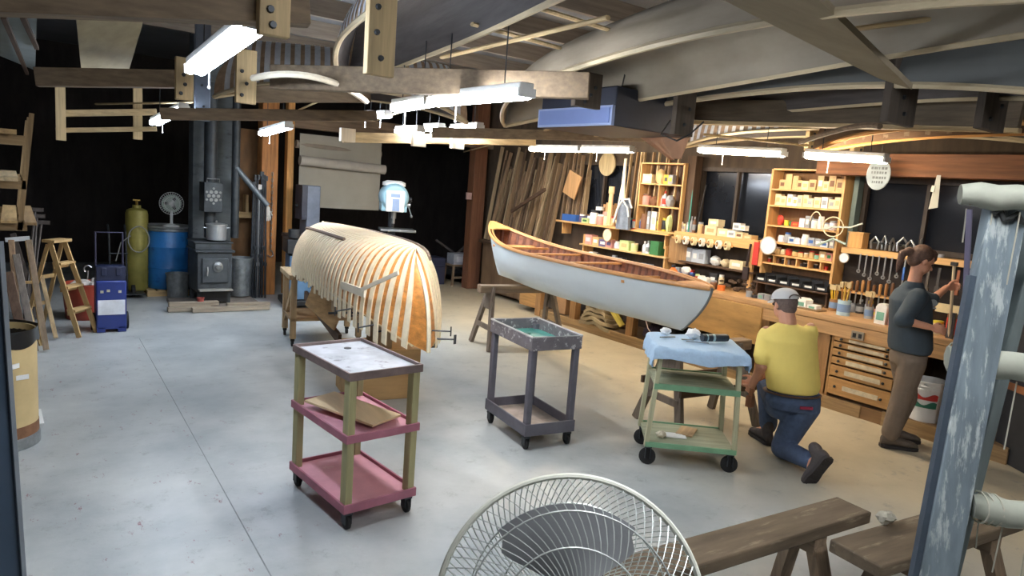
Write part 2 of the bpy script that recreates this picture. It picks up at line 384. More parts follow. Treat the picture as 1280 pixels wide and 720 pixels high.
# wide boards laid over the beams
mb = MB(); L0, R0, L1, R1 = wy(95, 22, 3.2), wy(180, 24, 3.2), wy(102, 96, 6.1), wy(160, 96, 6.1)
zt = 2.63
q = [at(95, 22, zt), at(180, 24, zt), at(160, 92, zt + 0.05), at(102, 92, zt + 0.05)]
mb.slab(lambda u, v: (q[0].lerp(q[3], u)).lerp(q[1].lerp(q[2], u), v), (0, 0, -1), 0.02, 4, 2)
one('ceiling_board', mb, wood('dull_plywood', (158, 146, 116), 'y', 0.8, 0.15, 12), 'wide tan board lying across the two left cross beams', 'board')
mb = MB(); q2 = [at(0, 22, 2.75), at(46, 20, 2.75), at(44, 88, 2.8), at(0, 70, 2.8)]
mb.slab(lambda u, v: (q2[0].lerp(q2[3], u)).lerp(q2[1].lerp(q2[2], u), v), (0, 0, -1), 0.02, 4, 2)
one('insulation_panel', mb, mat('foil_insulation', (150, 162, 164), 0.5, 0.2, 0.15, 3), 'pale grey-green insulation panel in the top left corner', 'panel')
for k, (a, b2) in enumerate((((4, 20), (34, 92)), ((28, 20), (46, 60)))):
    mb = MB().bar(at(*a, 2.72), at(*b2, 2.76), 0.03, 0.03); one('batten', mb, darkw('y'), 'dark batten under the insulation panel, %s of two' % ('longer', 'shorter')[k], 'batten')
def strip_y(x, y0, y1, z, w, h, m, label, group): return one('ceiling_joist', MB().box((x, (y0 + y1) / 2, z), (w, y1 - y0, h)), m, label, 'joist', group=group, bevel=0.003)
jm = wood('dusty_joist', (112, 104, 94), 'y', 0.8, 0.25)
for i, y in enumerate([1.4, 2.6, 3.8, 5.0, 6.2, 7.4, 8.6, 9.8]):
    one('ceiling_joist', MB().box((3.1, y + 0.25, 3.65), (8.0, 0.06, 0.2)), wood('dusty_joist', (112, 104, 94), 'x', 0.8, 0.25), 'dusty roof joist across the shop, high under the ceiling', 'joist', group='roof joists')
# big diagonal board near the camera, on the right
mb = MB(); za = 2.62
A0, A1, B0, B1 = at(880, -12, za), at(1010, -12, za), at(1098, 98, za - 0.05), at(1140, 112, za - 0.05)
mb.slab(lambda u, v: A0.lerp(B0, u).lerp(A1.lerp(B1, u), v), (0, 0, -1), 0.03, 3, 1)
one('diagonal_board', mb, wood('dull_plywood', (150, 138, 116), 'x', 0.8, 0.15, 12), 'broad diagonal board crossing the upper right ceiling', 'board')
# cross strips among rafters (loose lumber stored overhead)
def stick(pts, w, h, m, label, name='overhead_strip', cat='strip', group='strips and battens stored overhead'):
    mb = MB()
    mb.tube(pts, w, 6, flat=h / w)
    return one(name, mb, m, label, cat, group=group)
STK = [
 ((1040, 40), (1285, 8), 2.75, 'straight strip across the top right corner'),
 ((552, 72), (760, 22), 2.72, 'straight pale strip over the long cross beam'),
 ((590, 30), (700, 60), 2.8, 'short slanting strip above the long pale hull'),
 ((640, 0), (770, 40), 2.85, 'slanting strip left of the long pale hull top'),
 ((345, 150), (470, 95), 2.75, 'strip slanting up from the stove towards the tall hanger'),
 ((470, 150), (560, 120), 2.65, 'strip rising behind the double bright tube'),
 ((880, 168), (1010, 182), 2.5, 'strip above the tube in front of the middle window'),
 ((580, 190), (700, 158), 2.5, 'strip slanting over the vertical lumber'),
 ((120, 130), (240, 128), 2.5, 'strip behind the hanger left of the first tube'),
]
for a, b2, z, lb in STK: stick([at(*a, z), at(*b2, z)], 0.018, 0.012, TANY, lb)
for a, c, b2, z, lb in (((316, 98), (395, 97), (458, 127), 2.42, 'thin pale bent strip hanging under the banded canoe form'),
    ((1000, 178), (1060, 160), (1100, 158), 2.45, 'bent grey strip arching over the right bench tube')):
    mb = MB(); p = [at(*a, z), at(*c, z + 0.03), at(*b2, z)]
    pts = [(1 - u) ** 2 * p[0] + 2 * u * (1 - u) * (p[1] * 2 - (p[0] + p[2]) * 0.5) + u * u * p[2] for u in [i / 14 for i in range(15)]]
    mb.tube(pts, 0.02, 6); one('bent_strip', mb, pale('y') if a[0] < 500 else oldw('y'), lb, 'strip')
# ------------------------------------------------------------------ canoes
class Hull:
    """right-side-up canoe, length along local y, keel at z = 0 amidships"""
    def __init__(s, L, beam, depth, end_h, rocker=0.04, round_=0.35, full=2.3, end2=None, vexp=2.5, rpow=2.6, full2=None):
        s.F2 = full2 or full
        s.VX = vexp; s.RP_ = rpow
        s.E2 = end2 if end2 is not None else end_h
        s.L, s.B, s.D, s.E, s.R, s.C, s.F = L / 2, beam / 2, depth, end_h, rocker, round_, full
    def sheer(s, u): return s.D + ((s.E if u > 0 else s.E2) - s.D) * abs(u) ** 3.0
    def keel(s, u): return s.R * abs(u) ** 4
    def half(s, u, h):
        a = abs(u); e = max(0.0, 1 - a ** (s.F if u > 0 else s.F2))
        return s.B * (e ** 0.85) * h ** 0.001
    def P(s, u, v, off=0.0):
        """u in -1..1 stern to bow, v in -1..1 gunwale to gunwale across the keel, off = inward offset"""
        a = min(abs(v), 1.0); sg = -1 if v < 0 else 1
        sh, k = s.sheer(u), s.keel(u)
        flat = 1.0 - abs(u) ** s.VX           # round amidships, V-shaped at the stems
        ang = a * PI / 2
        xr, zr = math.sin(ang) ** 0.75, (1 - math.cos(ang)) ** 1.05
        x = (xr * flat + (a ** 0.9) * (1 - flat)); z = zr * flat + a * (1 - flat)
        hb = max(0.004, s.half(u, 1) - off * (1 if s.half(u, 1) > 0.05 else 0.3))
        zz = k + (sh - k) * z
        if off: zz += off * (1 - a)
        h = (zz - k) / (sh - k)
        y = u * s.L - math.copysign(abs(u) ** 10 * s.C * (1 - min(1, h)) ** s.RP_, u) - (math.copysign(off * 1.5 * abs(u) ** 6, u) if off else 0)
        return V((sg * x * hb, y, zz))

def canoe_transform(c0, c1, z, roll=0.0, flip=False):
    """root location at the middle of c0->c1, local +y towards c1"""
    c0 = V(c0); c1 = V(c1); d = c1 - c0; rz = math.atan2(-d.x, d.y)
    return V(((c0.x + c1.x) / 2, (c0.y + c1.y) / 2, z)), rz, d.length

# ---- the pale blue canoe on sawhorses
loc, rz, L = canoe_transform((4.80, 3.74, 0), (5.22, 7.75, 0), 0.735)
blue = thing('canoe', 'pale blue canvas-covered canoe with wooden gunwales, upright on two sawhorses', 'canoe', loc, rz)
H = Hull(L, 0.90, 0.455, 0.685, 0.02, 0.30, 2.6, 0.445, 2.5, 1.7)
CANVAS = mat('pale_blue_canvas', (200, 212, 218), 0.5, 0, 0.03, 3, col2=(190, 202, 208), amt=0.66)
CEDAR = wood('red_cedar_planking', (142, 88, 58), 'y', 0.55, 0.3, 26)
TRIM = wood('ash_gunwale', (200, 146, 90), 'y', 0.4, 0.18)
obj('hull', MB().grid(lambda a, b: H.P(a * 2 - 1, b * 2 - 1), 64, 28), CANVAS, blue)
obj('planking', MB().grid(lambda a, b: H.P((a * 2 - 1) * 0.985, b * 2 - 1, 0.014), 60, 24, True), CEDAR, blue)
RIBM = wood('dark_cedar_rib', (112, 66, 44), 'x', 0.5, 0.2)
for i in range(33):
    u = -0.93 + i * 1.86 / 32; mb = MB(); hw = 0.026 / H.L
    mb.grid(lambda a, b: H.P(u + (a * 2 - 1) * hw, (b * 2 - 1) * 0.985, 0.024 if abs(a - 0.5) < 0.4 else 0.016), 4, 20)
    obj('rib', mb, RIBM, blue)
for sg, nm in ((-1, 'outwale'), (1, 'outwale')):
    obj(nm, MB().tube([H.P(u, sg) + V((sg * 0.012, 0, -0.004)) for u in [-1 + i / 24 for i in range(49)]], 0.016, 8, flat=1.3), TRIM, blue)
    obj('inwale', MB().tube([H.P(u, sg, 0.03) + V((0, 0, -0.004)) for u in [(-1 + i / 24) * 0.97 for i in range(49)]], 0.011, 6), TRIM, blue)
for e in (-1, 1):
    f = lambda a, b, e=e: V((H.P(e * (0.86 + 0.135 * a), 1).x * (b * 2 - 1), H.P(e * (0.86 + 0.135 * a), 1).y, H.sheer(e * (0.86 + 0.135 * a)) + 0.006 + 0.012 * (1 - (b * 2 - 1) ** 2)))
    obj('deck', MB().slab(f, (0, 0, 1), 0.015, 8, 6), TRIM, blue)
    obj('stem_band', MB().tube([H.P(e * 1.0, 1 - i / 12) + V((0, e * 0.006, 0)) for i in range(13)] , 0.011, 6), mat('grey_stem_band', (118, 126, 130), 0.5, 0.3), blue)
for u in (-0.12, 0.25):
    w = H.P(u, 1).x - 0.02; obj('thwart', MB().box((0, H.P(u, 1).y, H.sheer(u) - 0.03), (2 * w, 0.05, 0.02)), TRIM, blue, bevel=0.004)
for u in (-0.55, 0.6):
    w = H.P(u, 1).x - 0.03; y = H.P(u, 1).y; z = H.sheer(u) - 0.07; mb = MB()
    for dy in (-0.13, 0.13): mb.box((0, y + dy, z), (2 * w, 0.03, 0.025))
    for dx in (-0.15, 0.15): mb.box((dx, y, z), (0.03, 0.26, 0.025))
    s = obj('seat_frame', mb, TRIM, blue)
    obj('cane_seat', MB().box((0, y, z), (0.27, 0.23, 0.008)), mat('seat_cane', (190, 160, 104), 0.7, 0, 0.3, 60), s)

def sawhorse(label, pl, pr, z, splay, foot_w, m=None):
    """top beam from pl to pr at height z; legs splay along the normal"""
    m = m or wood('sawhorse_wood', (104, 92, 80), 'z', 0.75, 0.35, col2=(150, 142, 130), amt=0.66)
    pl = V((pl[0], pl[1], 0)); pr = V((pr[0], pr[1], 0)); d = (pr - pl); Lh = d.length; rz = math.atan2(d.y, d.x)
    root = thing('sawhorse', label, 'sawhorse', (pl + pr) / 2, rz, group='wooden sawhorses under the blue canoe')
    h = Lh / 2
    obj('top_beam', MB().box((0, 0, z - 0.045), (Lh, 0.12, 0.09)), oldw('x'), root, bevel=0.01)
    for sx in (-1, 1):
        for sy in (-1, 1):
            obj('leg', MB().bar((sx * (h - 0.16), sy * 0.045, z - 0.03), (sx * (h - 0.06), sy * splay, 0), 0.075, 0.04, (1, 0, 0)), m, root, bevel=0.004)
        obj('end_board', MB().prism([(-splay * 0.35, 0), (splay * 0.35, 0), (0.06, 0.2), (-0.06, 0.2)], Matrix.Translation((sx * (h - 0.125), 0, z - 0.28)) @ Matrix.Rotation(PI / 2, 4, 'Z'), 0.02), m, root)
        obj('stretcher', MB().bar((sx * (h - 0.085), -splay * 0.72, 0.26), (sx * (h - 0.085), splay * 0.72, 0.26), 0.02, 0.06), m, root)
    return root
sawhorse('wooden sawhorse under the bow of the blue canoe, behind the grey cart', (4.42, 6.74), (5.52, 6.56), 0.742, 0.27, 0.2)
hs = sawhorse('wooden sawhorse behind the towel-covered green cart', (4.28, 3.78), (5.3, 3.68), 0.725, 0.27, 0.2)
obj('rail', MB().box((0, 0.235, 0.36), (0.92, 0.025, 0.06)), darkw('x'), hs)
obj('rail', MB().box((0, -0.235, 0.36), (0.92, 0.025, 0.06)), darkw('x'), hs)

# ---- the ribbed canoe upside down over its form
loc, rz, L = canoe_transform((2.38, 4.25, 0), (3.06, 8.4, 0), 1.37)
rib = thing('ribbed_canoe', 'upside-down wooden canoe wrapped in pale bent ribs, unfinished, behind the front cart', 'canoe', loc, rz)
rib.rotation_euler = (0.022, 0, rz)
rib.rotation_euler = (-0.022, 0, rz)
R = Hull(L, 0.92, 0.44, 0.70, 0.03, 0.42, 4.2, 0.72, 6, 2.6, 2.9)
def RP(u, v, off=0.0):
    p = R.P(u, v, 0); 
    if off:
        e = 1e-3; du = R.P(u + e, v) - R.P(u - e, v); dv = R.P(u, min(1, v + e)) - R.P(u, max(-1, v - e)); n = du.cross(dv)
        if n.length > 0: n.normalize()
        if n.z > 0: n = -n
        if abs(n.z) < 0.4 and n.x * v < 0: n = -n
        p = p + n * off
    return V((p.x, p.y, -p.z))
PLANK = wood('orange_cedar_planks', (200, 134, 66), 'y', 0.45, 0.4, 24, col2=(158, 92, 40), amt=0.6)
obj('planking', MB().grid(lambda a, b: RP(a * 2 - 1, b * 2 - 1), 70, 32), PLANK, rib)
RB = wood('white_cedar_rib', (236, 222, 190), 'x', 0.55, 0.08)
NR = 42
for i in range(NR):
    u = -0.925 + i * 1.84 / (NR - 1); hw = 0.0235 / R.L; mb = MB()
    ext = random.uniform(0.05, 0.12) + (0.06 if -0.85 < u < -0.5 else 0)
    n = 26; rows = []
    for j in range(n + 1):
        v = -1 + 2 * j / n; rows.append((v, [RP(u + s * hw, v, o) for s, o in ((-1, 0.001), (-1, 0.011), (1, 0.011), (1, 0.001))]))
    for side in (0, -1):
        v, r = rows[side]; e2 = [p + V((0, 0, -ext)) for p in r]
        if side == 0: rows.insert(0, (v, e2))
        else: rows.append((v, e2))
    bmv = [[mb.bm.verts.new(p) for p in r] for _, r in rows]
    for A, B in zip(bmv, bmv[1:]):
        for k in range(4): mb.bm.faces.new((A[k], A[(k + 1) % 4], B[(k + 1) % 4], B[k]))
    mb.bm.faces.new(bmv[0]); mb.bm.faces.new(bmv[-1])
    obj('rib', mb, RB, rib)
for e in (-1, 1):
    obj('stem', MB().tube([RP(e * 1.0, 1 - i / 14) + V((0, e * 0.01, 0)) for i in range(15)] + [RP(e * u, 0) + V((0, 0, 0.006)) for u in (0.97, 0.93, 0.88)], 0.016, 6), RB, rib)
for sg in (-1, 1):
    obj('gunwale', MB().tube([RP(u, sg) + V((-sg * 0.012, 0, -0.012)) for u in [(-1 + i / 20) * 0.95 for i in range(41)]], 0.013, 6), wood('pale_gunwale', (214, 186, 142), 'y'), rib)
BAT = wood('grey_batten', (128, 108, 92), 'y', 0.7, 0.2)
for vv, u0, u1 in ((-0.36, 0.95, -0.30), (0.30, 0.75, -0.80)):
    obj('batten', MB().tube([RP(u0 + (u1 - u0) * i / 16, vv + 0.02 * i / 16, 0.02) for i in range(17)], 0.013, 6, flat=1.3), BAT, rib)
obj('clamp_board', MB().bar(wx(427, 356, 2.14), wx(456, 367, 2.08), 0.014, 0.06, up=(0, 0, 1)), pale('y'), rib, world=True)
obj('clamp_board', MB().bar(wx(452, 362, 2.06), wx(498, 341, 2.08), 0.012, 0.028, up=(0, 0, 1)), pale('y'), rib, world=True)
# inner form moulds seen below the gunwale
FORM = wood('form_plywood', (176, 142, 98), 'y', 0.7, 0.25)
frm = MB().box((0, 0.2, -0.5), (0.06, L * 0.8, 0.16))
obj('strongback', frm, FORM, rib)
for yy in (-1.0, -0.2, 0.6, 1.4):
    obj('station_mould', MB().box((0, yy, -0.42), (0.5, 0.025, 0.24)), FORM, rib)
def c_clamp(parent, p, d, m=STEEL):
    mb = MB(); d = V(d).normalized(); p = V(p)
    mb.tube([p, p + d * 0.14], 0.006, 6); mb.tube([p + d * 0.14 - V((0, 0, 0.035)), p + d * 0.14 + V((0, 0, 0.035))], 0.005, 6); mb.tube([p, p + V((0, 0, -0.06)), p + V((0, 0, -0.06)) - d * 0.06], 0.007, 6)
    return obj('bar_clamp', mb, m, parent)
for u, v, d in ((-0.93, 0.95, (1, -.4, 0)), (-0.97, 0.8, (1, -.4, 0)), (-0.62, -1, (-1, -.3, -.1)), (-0.78, -1, (-1, -.3, -.1)), (-0.9, 1, (1, -.2, 0))):
    c_clamp(rib, RP(u, v) + V((0, 0, -0.03)), d, DSTEEL)
# stands
WSTAND = wood('stand_wood', (170, 146, 112), 'z', 0.7, 0.3)
st = thing('form_stand', 'wheeled wooden stand carrying the far half of the ribbed canoe', 'stand', (2.86, 7.6, 0), rz)
for x in (-0.36, 0.36):
    for y in (-0.28, 0.28):
        lg = obj('leg', MB().box((x, y, 0.42), (0.06, 0.06, 0.66)), WSTAND, st)
        obj('caster', MB().lathe([(0, -.012), (.035, -.012), (.035, .012), (0, .012)], (x, y, 0.035), 14, Matrix.Rotation(PI / 2, 3, 'Y')).box((x, y, 0.075), (0.04, 0.04, 0.03)), RUBBER, lg)
obj('top_frame', MB().box((0, 0, 0.77), (0.84, 0.7, 0.05)), WSTAND, st)
obj('shelf', MB().box((0, 0, 0.3), (0.78, 0.62, 0.03)), wood('stand_ply', (150, 124, 90), 'x'), st)
obj('brace', MB().bar((-0.36, -0.28, 0.72), (-0.36, 0.28, 0.2), 0.03, 0.07), WSTAND, st)
pd = thing('form_pedestal', 'plywood box pedestal carrying the near half of the ribbed canoe', 'pedestal', (2.62, 5.55, 0), rz)
obj('box', MB().box((0, 0, 0.22), (0.62, 0.5, 0.44)), wood('pedestal_ply', (184, 148, 98), 'x', 0.7, 0.2, 10), pd, bevel=0.004)
obj('upright', MB().box((0, 0, 0.6), (0.12, 0.4, 0.32)), WSTAND, pd)
obj('cross_rail', MB().box((0, 0, 0.78), (0.84, 0.08, 0.08)), WSTAND, pd)
obj('diagonal_brace', MB().bar((-0.3, 0.2, 0.44), (-0.38, 1.5, 0.62), 0.03, 0.09), darkw('y'), pd)
mb = MB().bar(at(388, 366, .80), at(424, 398, .62), 0.02, 0.26, up=(0, 0, 1)); one('plywood_sheet', mb, wood('form_plywood', (190, 152, 100), 'y'), 'long plywood panel leaning under the left side of the ribbed canoe', 'panel')
p = at(424, 384, 0.72)
rc = thing('bar_clamp_red', 'red-jawed clamp gripping a rib end under the ribbed canoe', 'clamp', p); rc.name = 'clamp'
obj('jaw', MB().box((0, 0, 0), (0.05, 0.05, 0.07)).box((0.04, 0, -0.05), (0.1, 0.03, 0.03)), mat('red_plastic', (196, 44, 34), 0.4), rc, bevel=0.005)
obj('bar', MB().bar((-0.1, 0, -0.05), (0.2, -.05, -0.05), 0.008, 0.02), DSTEEL, rc)

# ---- hulls stored overhead
SILVER = mat('galvanised_band', (226, 230, 236), 0.35, 0.1, 0.1, 20)
def form_hull(label, c0, c1, z, beam=0.8, depth=0.36, tilt=0.0, bands=True, m=None, cat='canoe form', name='canoe_form', up=False, nb=34, group=None, inner=None, ribs=True, gw=None):
    loc, rz, L = canoe_transform(c0, c1, z)
    root = thing(name, label, cat, loc, rz, group)
    Hh = Hull(L, beam, depth, depth + 0.16, 0.03, 0.3, 2.4); s = 1 if up else -1
    def HP(u, v, off=0.0):
        p = Hh.P(u, v); n = V((p.x, 0, p.z - depth)); n = n.normalized() if n.length > 0 else V((0, 0, -1)); p = p + n * off
        q = V((p.x, p.y, s * p.z)); 
        if tilt: q = Matrix.Rotation(tilt, 3, 'Y') @ q
        return q
    root['label'] = label
    mb = MB(); mb.grid(lambda a, b: HP(a * 2 - 1, b * 2 - 1), 44, 20)
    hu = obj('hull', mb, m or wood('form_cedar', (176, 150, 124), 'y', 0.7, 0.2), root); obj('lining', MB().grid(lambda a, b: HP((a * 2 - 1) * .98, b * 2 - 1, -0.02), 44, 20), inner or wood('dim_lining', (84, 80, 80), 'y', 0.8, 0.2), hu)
    for sg in (-1, 1): obj('gunwale', MB().tube([HP(-1 + i / 18, sg) for i in range(37)], 0.02, 6), gw or wood('ash_gunwale_pale', (190, 176, 146), 'y', 0.5, 0.15), root)
    if bands:
        for i in range(nb):
            u = -0.9 + 1.8 * i / (nb - 1); hw = 0.024 / Hh.L
            obj('metal_band', MB().grid(lambda a, b: HP(u + (a * 2 - 1) * hw, (b * 2 - 1) * .99, 0.006), 1, 16), SILVER, root)
    elif ribs:
        for i in range(18):
            u = -0.85 + 1.7 * i / 17; hw = 0.02 / Hh.L
            obj('rib', MB().grid(lambda a, b: HP(u + (a * 2 - 1) * hw, (b * 2 - 1) * .99, -0.02), 1, 16), wood('form_rib', (120, 100, 78), 'x', 0.7, 0.25), root)
    return root
# banded forms on the racks
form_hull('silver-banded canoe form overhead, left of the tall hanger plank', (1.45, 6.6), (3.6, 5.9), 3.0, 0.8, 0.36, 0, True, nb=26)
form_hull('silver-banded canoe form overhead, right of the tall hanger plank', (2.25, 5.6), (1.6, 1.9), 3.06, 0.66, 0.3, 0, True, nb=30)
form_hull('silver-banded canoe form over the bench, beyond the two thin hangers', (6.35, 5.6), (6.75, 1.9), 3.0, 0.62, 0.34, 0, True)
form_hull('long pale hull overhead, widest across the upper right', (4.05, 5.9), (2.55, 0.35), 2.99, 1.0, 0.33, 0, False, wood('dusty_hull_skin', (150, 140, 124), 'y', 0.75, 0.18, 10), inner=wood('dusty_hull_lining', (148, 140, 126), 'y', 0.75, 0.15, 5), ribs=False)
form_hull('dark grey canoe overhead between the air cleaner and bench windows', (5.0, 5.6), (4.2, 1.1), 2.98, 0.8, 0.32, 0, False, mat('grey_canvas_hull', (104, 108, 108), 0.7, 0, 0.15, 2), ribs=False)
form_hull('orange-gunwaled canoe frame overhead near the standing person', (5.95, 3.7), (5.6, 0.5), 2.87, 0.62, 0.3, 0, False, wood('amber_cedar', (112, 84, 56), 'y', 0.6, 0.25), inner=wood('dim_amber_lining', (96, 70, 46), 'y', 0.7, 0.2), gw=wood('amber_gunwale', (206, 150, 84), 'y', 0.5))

# ---- air cleaner
a0, a1 = wy(674, 160, 4.9), wy(765, 156, 3.95)
ac = thing('air_cleaner', 'dark ceiling-hung air cleaner box with a pale blue lit filter face', 'air cleaner')
fl, fr = at(674, 160, 2.42), at(766, 157, 2.42)
d = (fr - fl); ln = d.length; rzc = math.atan2(d.y, d.x)
ac.location = (fl + fr) / 2; ac.location.z = 2.42; ac.rotation_euler = (0, 0, rzc)
obj('cabinet', MB().box((0, 0.44, 0.15), (ln, 0.86, 0.30)), mat('slate_steel', (52, 58, 74), 0.45, 0.3, 0.1), ac, bevel=0.01)
obj('filter_frame', MB().box((0, -0.005, 0.078), (ln, 0.03, 0.15)), mat('pale_blue_frame', (150, 170, 214), 0.4, 0.2, 0.05), ac)
obj('filter', MB().box((0, -0.022, 0.078), (ln - 0.05, 0.01, 0.115)), mat('blue_filter', (126, 148, 206), 0.35, 0.3, 0.06, 3), ac)
cbl = MB(); cbl.tube([(0.3, 0.2, 0.3), (0.34, 0.2, 0.5), (0.3, 0.3, 0.62)], 0.006, 5); cbl.tube([(-0.3, 0.2, 0.3), (-0.3, 0.2, 0.62)], 0.006, 5); obj('hanging_cable', cbl, BLACK, ac)
mb = MB(); pp = [wx(880, 152, 3.4), wx(862, 168, 3.35), wx(846, 176, 3.3), wx(826, 168, 3.3), wx(838, 150, 3.35)]
mb.tube(pp, 0.006, 6); one('power_cable', mb, BLACK, 'black cable looping from the back of the air cleaner', 'cable')
# brown canvas flap and pulley under it
mb = MB(); q = [wx(800, 172, 4.6), wx(860, 172, 4.6), wx(850, 198, 4.6), wx(838, 200, 4.6)]
mb.slab(lambda u, v: q[0].lerp(q[3], u).lerp(q[1].lerp(q[2], u), v) + V((0.03 * math.sin(v * 9), 0, 0)), (-1, 0, 0), 0.006, 6, 8)
one('leather_flap', mb, mat('tan_leather', (176, 134, 104), 0.7, 0, 0.15), 'pinkish tan flap hanging below the rear of the air cleaner', 'flap')

# ------------------------------------------------------------------ fluorescent fixtures
def tube_mat(name, col, e):
    m = bpy.data.materials.new(name); m.use_nodes = True; b = m.node_tree.nodes['Principled BSDF']
    b.inputs['Base Color'].default_value = (1, 1, 1, 1); b.inputs['Emission Color'].default_value = rgb(col); b.inputs['Emission Strength'].default_value = e; return m
COOL = tube_mat('cool_tube', (226, 238, 255), 26); WARM = tube_mat('warm_tube', (255, 234, 204), 30); MID = tube_mat('neutral_tube', (242, 243, 246), 30)
def fixture(p0, p1, label, m=MID, drop=True, group='fluorescent tube lights'):
    p0 = V(p0); p1 = V(p1); c = (p0 + p1) / 2; d = p1 - p0; Lf = d.length; rz = math.atan2(d.y, d.x)
    root = thing('tube_light', label, 'light', c, rz, group); q = d.z / 2; hx = math.hypot(d.x, d.y) / 2
    A, B = V((-hx, 0, -q)), V((hx, 0, q))
    obj('housing', MB().bar(A + V((0, 0, 0.06)), B + V((0, 0, 0.055)), 0.085, 0.035), WHITE, root, bevel=0.006)
    for s in (-1, 1): obj('tube', MB().tube([A.lerp(B, 0.02) + V((0, s * 0.026, 0.012)), A.lerp(B, 0.98) + V((0, s * 0.026, 0.012))], 0.024, 8), m, root)
    for e, P_ in (('end_cap', A), ('end_cap', B)): obj(e, MB().box(P_ + V((0, 0, 0.02)), (0.02, 0.10, 0.045)), WHITE, root)
    if drop:
        for t in (0.2, 0.8): 
            cm = MB(); b0 = A.lerp(B, t) + V((0, 0, 0.08)); cm.tube([b0, V((b0.x, b0.y, min(3.0 - c.z, b0.z + 0.35)))], 0.004, 5)
            obj('hanging_chain', cm, DSTEEL, root)
    pc = A.lerp(B, 0.3); obj('pull_cord', MB().tube([pc, pc + V((0, 0, -0.11))], 0.003, 5).ell(pc + V((0, 0, -0.115)), 0.008, 8), WHITE, root)
    return root
fixture(wy(243, 92, 4.05), wy(320, 36, 2.85), 'brightest large tube light at upper left', COOL)
fixture(wy(193, 156, 8.3), wy(230, 138, 7.25), 'slanting tube light in front of the dark left corner', COOL)
fixture(wy(328, 169, 8.6), wy(361, 160, 7.5), 'short-looking tube light over the amber timber post', COOL)
fixture(wy(495, 138, 4.9), wy(538, 131, 4.25), 'left tube of the double run behind the tall hanger plank', MID)
fixture(wy(541, 131, 4.2), wy(658, 121, 3.0), 'long bright tube left of the air cleaner', MID)
fixture(wy(498, 166, 7.9), wy(526, 165, 7.0), 'left of three small far tube lights over the drill press', MID)
fixture(wy(533, 163, 7.7), wy(552, 162, 7.1), 'middle of three small far tube lights over the drill press', MID)
fixture(wy(566, 163, 7.9), wy(600, 161, 6.8), 'right of three small far tube lights over the drill press', MID)
fixture(wy(453, 147, 8.2), wy(466, 146, 7.6), 'smaller far tube light below the tall hanger plank, left of a pair', COOL)
fixture(wy(472, 147, 8.0), wy(485, 146, 7.4), 'smaller far tube light below the tall hanger plank, right of a pair', COOL)
fixture(wx(664, 188, 5.9), wx(725, 189, 5.9), 'tube light over the stacked vertical lumber', WARM)
fixture(wx(729, 189, 5.9), wx(790, 190, 5.9), 'tube light over the paddle blanks', WARM)
fixture(wx(875, 190, 6.0), wx(980, 195, 6.0), 'tube light in front of the middle bench window', WARM)
fixture(wx(1008, 197, 5.8), wx(1108, 203, 5.8), 'tube light above the tall shelf case, beside the oval sign', WARM)

fixture((0.55, 0.55, 2.62), (1.75, 0.45, 2.62), 'added unseen tube light above the camera side of the shop', MID)  # extra fixture out of view, added to brighten the dark foreground
fixture((2.7, -0.1, 2.62), (3.9, -0.3, 2.62), 'added unseen tube light on the camera side of the plank benches', MID)  # second added fixture behind the view, also lifting the foreground
# ------------------------------------------------------------------ the stove corner (far left)
Rx = Matrix.Rotation(PI / 2, 3, 'X'); Ry = Matrix.Rotation(PI / 2, 3, 'Y')
SX, SY = 2.2, 10.1
hearth = thing('hearth', 'low hearth of weathered planks and bricks under the wood stove', 'hearth', (2.2, 9.95, 0))
hw_ = wood('hearth_plank', (138, 128, 112), 'x', 0.8, 0.3)
obj('slab', MB().box((0.05, 0.05, 0.02), (1.1, 0.75, 0.04)), mat('hearth_brick', (120, 112, 104), 0.85, 0, 0.3, 14), hearth)
for x0, x1, y, z in ((-0.62, -0.1, -0.38, 0.035), (-0.35, 0.62, -0.47, 0.035), (-0.6, 0.0, -0.33, 0.09), (0.1, 0.66, -0.36, 0.06)):
    obj('plank', MB().box(((x0 + x1) / 2, y, z), (x1 - x0, 0.09, 0.06)), hw_, hearth, bevel=0.006)
stove = thing('wood_stove', 'dark iron wood stove with a hinged front door and round draft knob', 'stove', (SX, SY, 0.042)); stove.scale = (0.92, 0.92, 0.97)
obj('firebox', MB().box((0, 0, 0.44), (0.48, 0.6, 0.56)), CASTIRON, stove, bevel=0.012)
obj('top_plate', MB().box((0, 0, 0.735), (0.54, 0.66, 0.03)), CASTIRON, stove, bevel=0.006)
obj('upper_step', MB().box((0, 0.05, 0.79), (0.5, 0.5, 0.09)).box((0, 0.05, 0.845), (0.54, 0.54, 0.02)), CASTIRON, stove, bevel=0.006)
dr = obj('door', MB().box((0.0, -0.315, 0.47), (0.36, 0.035, 0.34)), mat('stove_door_iron', (74, 80, 84), 0.5, 0.4, 0.2, 14), stove, bevel=0.01)
obj('draft_knob', MB().lathe([(0, 0.045), (0.03, 0.045), (0.045, 0.03), (0.07, 0.02), (0.072, 0), (0, 0)], (0.03, -0.33, 0.52), 20, Rx), mat('pewter', (128, 132, 132), 0.4, 0.6, 0.2, 20), dr)
obj('handle', MB().tube([(-0.11, -0.34, 0.52), (-0.115, -0.37, 0.48), (-0.12, -0.37, 0.40)], 0.01, 8), STEEL, dr)
obj('ash_lip', MB().box((0, -0.36, 0.205), (0.46, 0.12, 0.025)), mat('ash_shelf', (150, 150, 144), 0.6, 0.3), stove, bevel=0.004)
obj('ash_opening', MB().box((0, -0.302, 0.1), (0.36, 0.01, 0.14)), BLACK, stove)
for x in (-0.2, 0.2):
    for y in (-0.25, 0.25): obj('leg', MB().box((x, y, 0.08), (0.05, 0.05, 0.16)), CASTIRON, stove)
rack = mat('soot_pipe', (58, 64, 68), 0.5, 0.4, 0.3, 8)
hx = thing('heat_exchanger', 'square stove pipe heat exchanger with a rosette of round holes', 'heat exchanger', (SX + 0.0, SY + 0.1, 0.9 + 0.5))
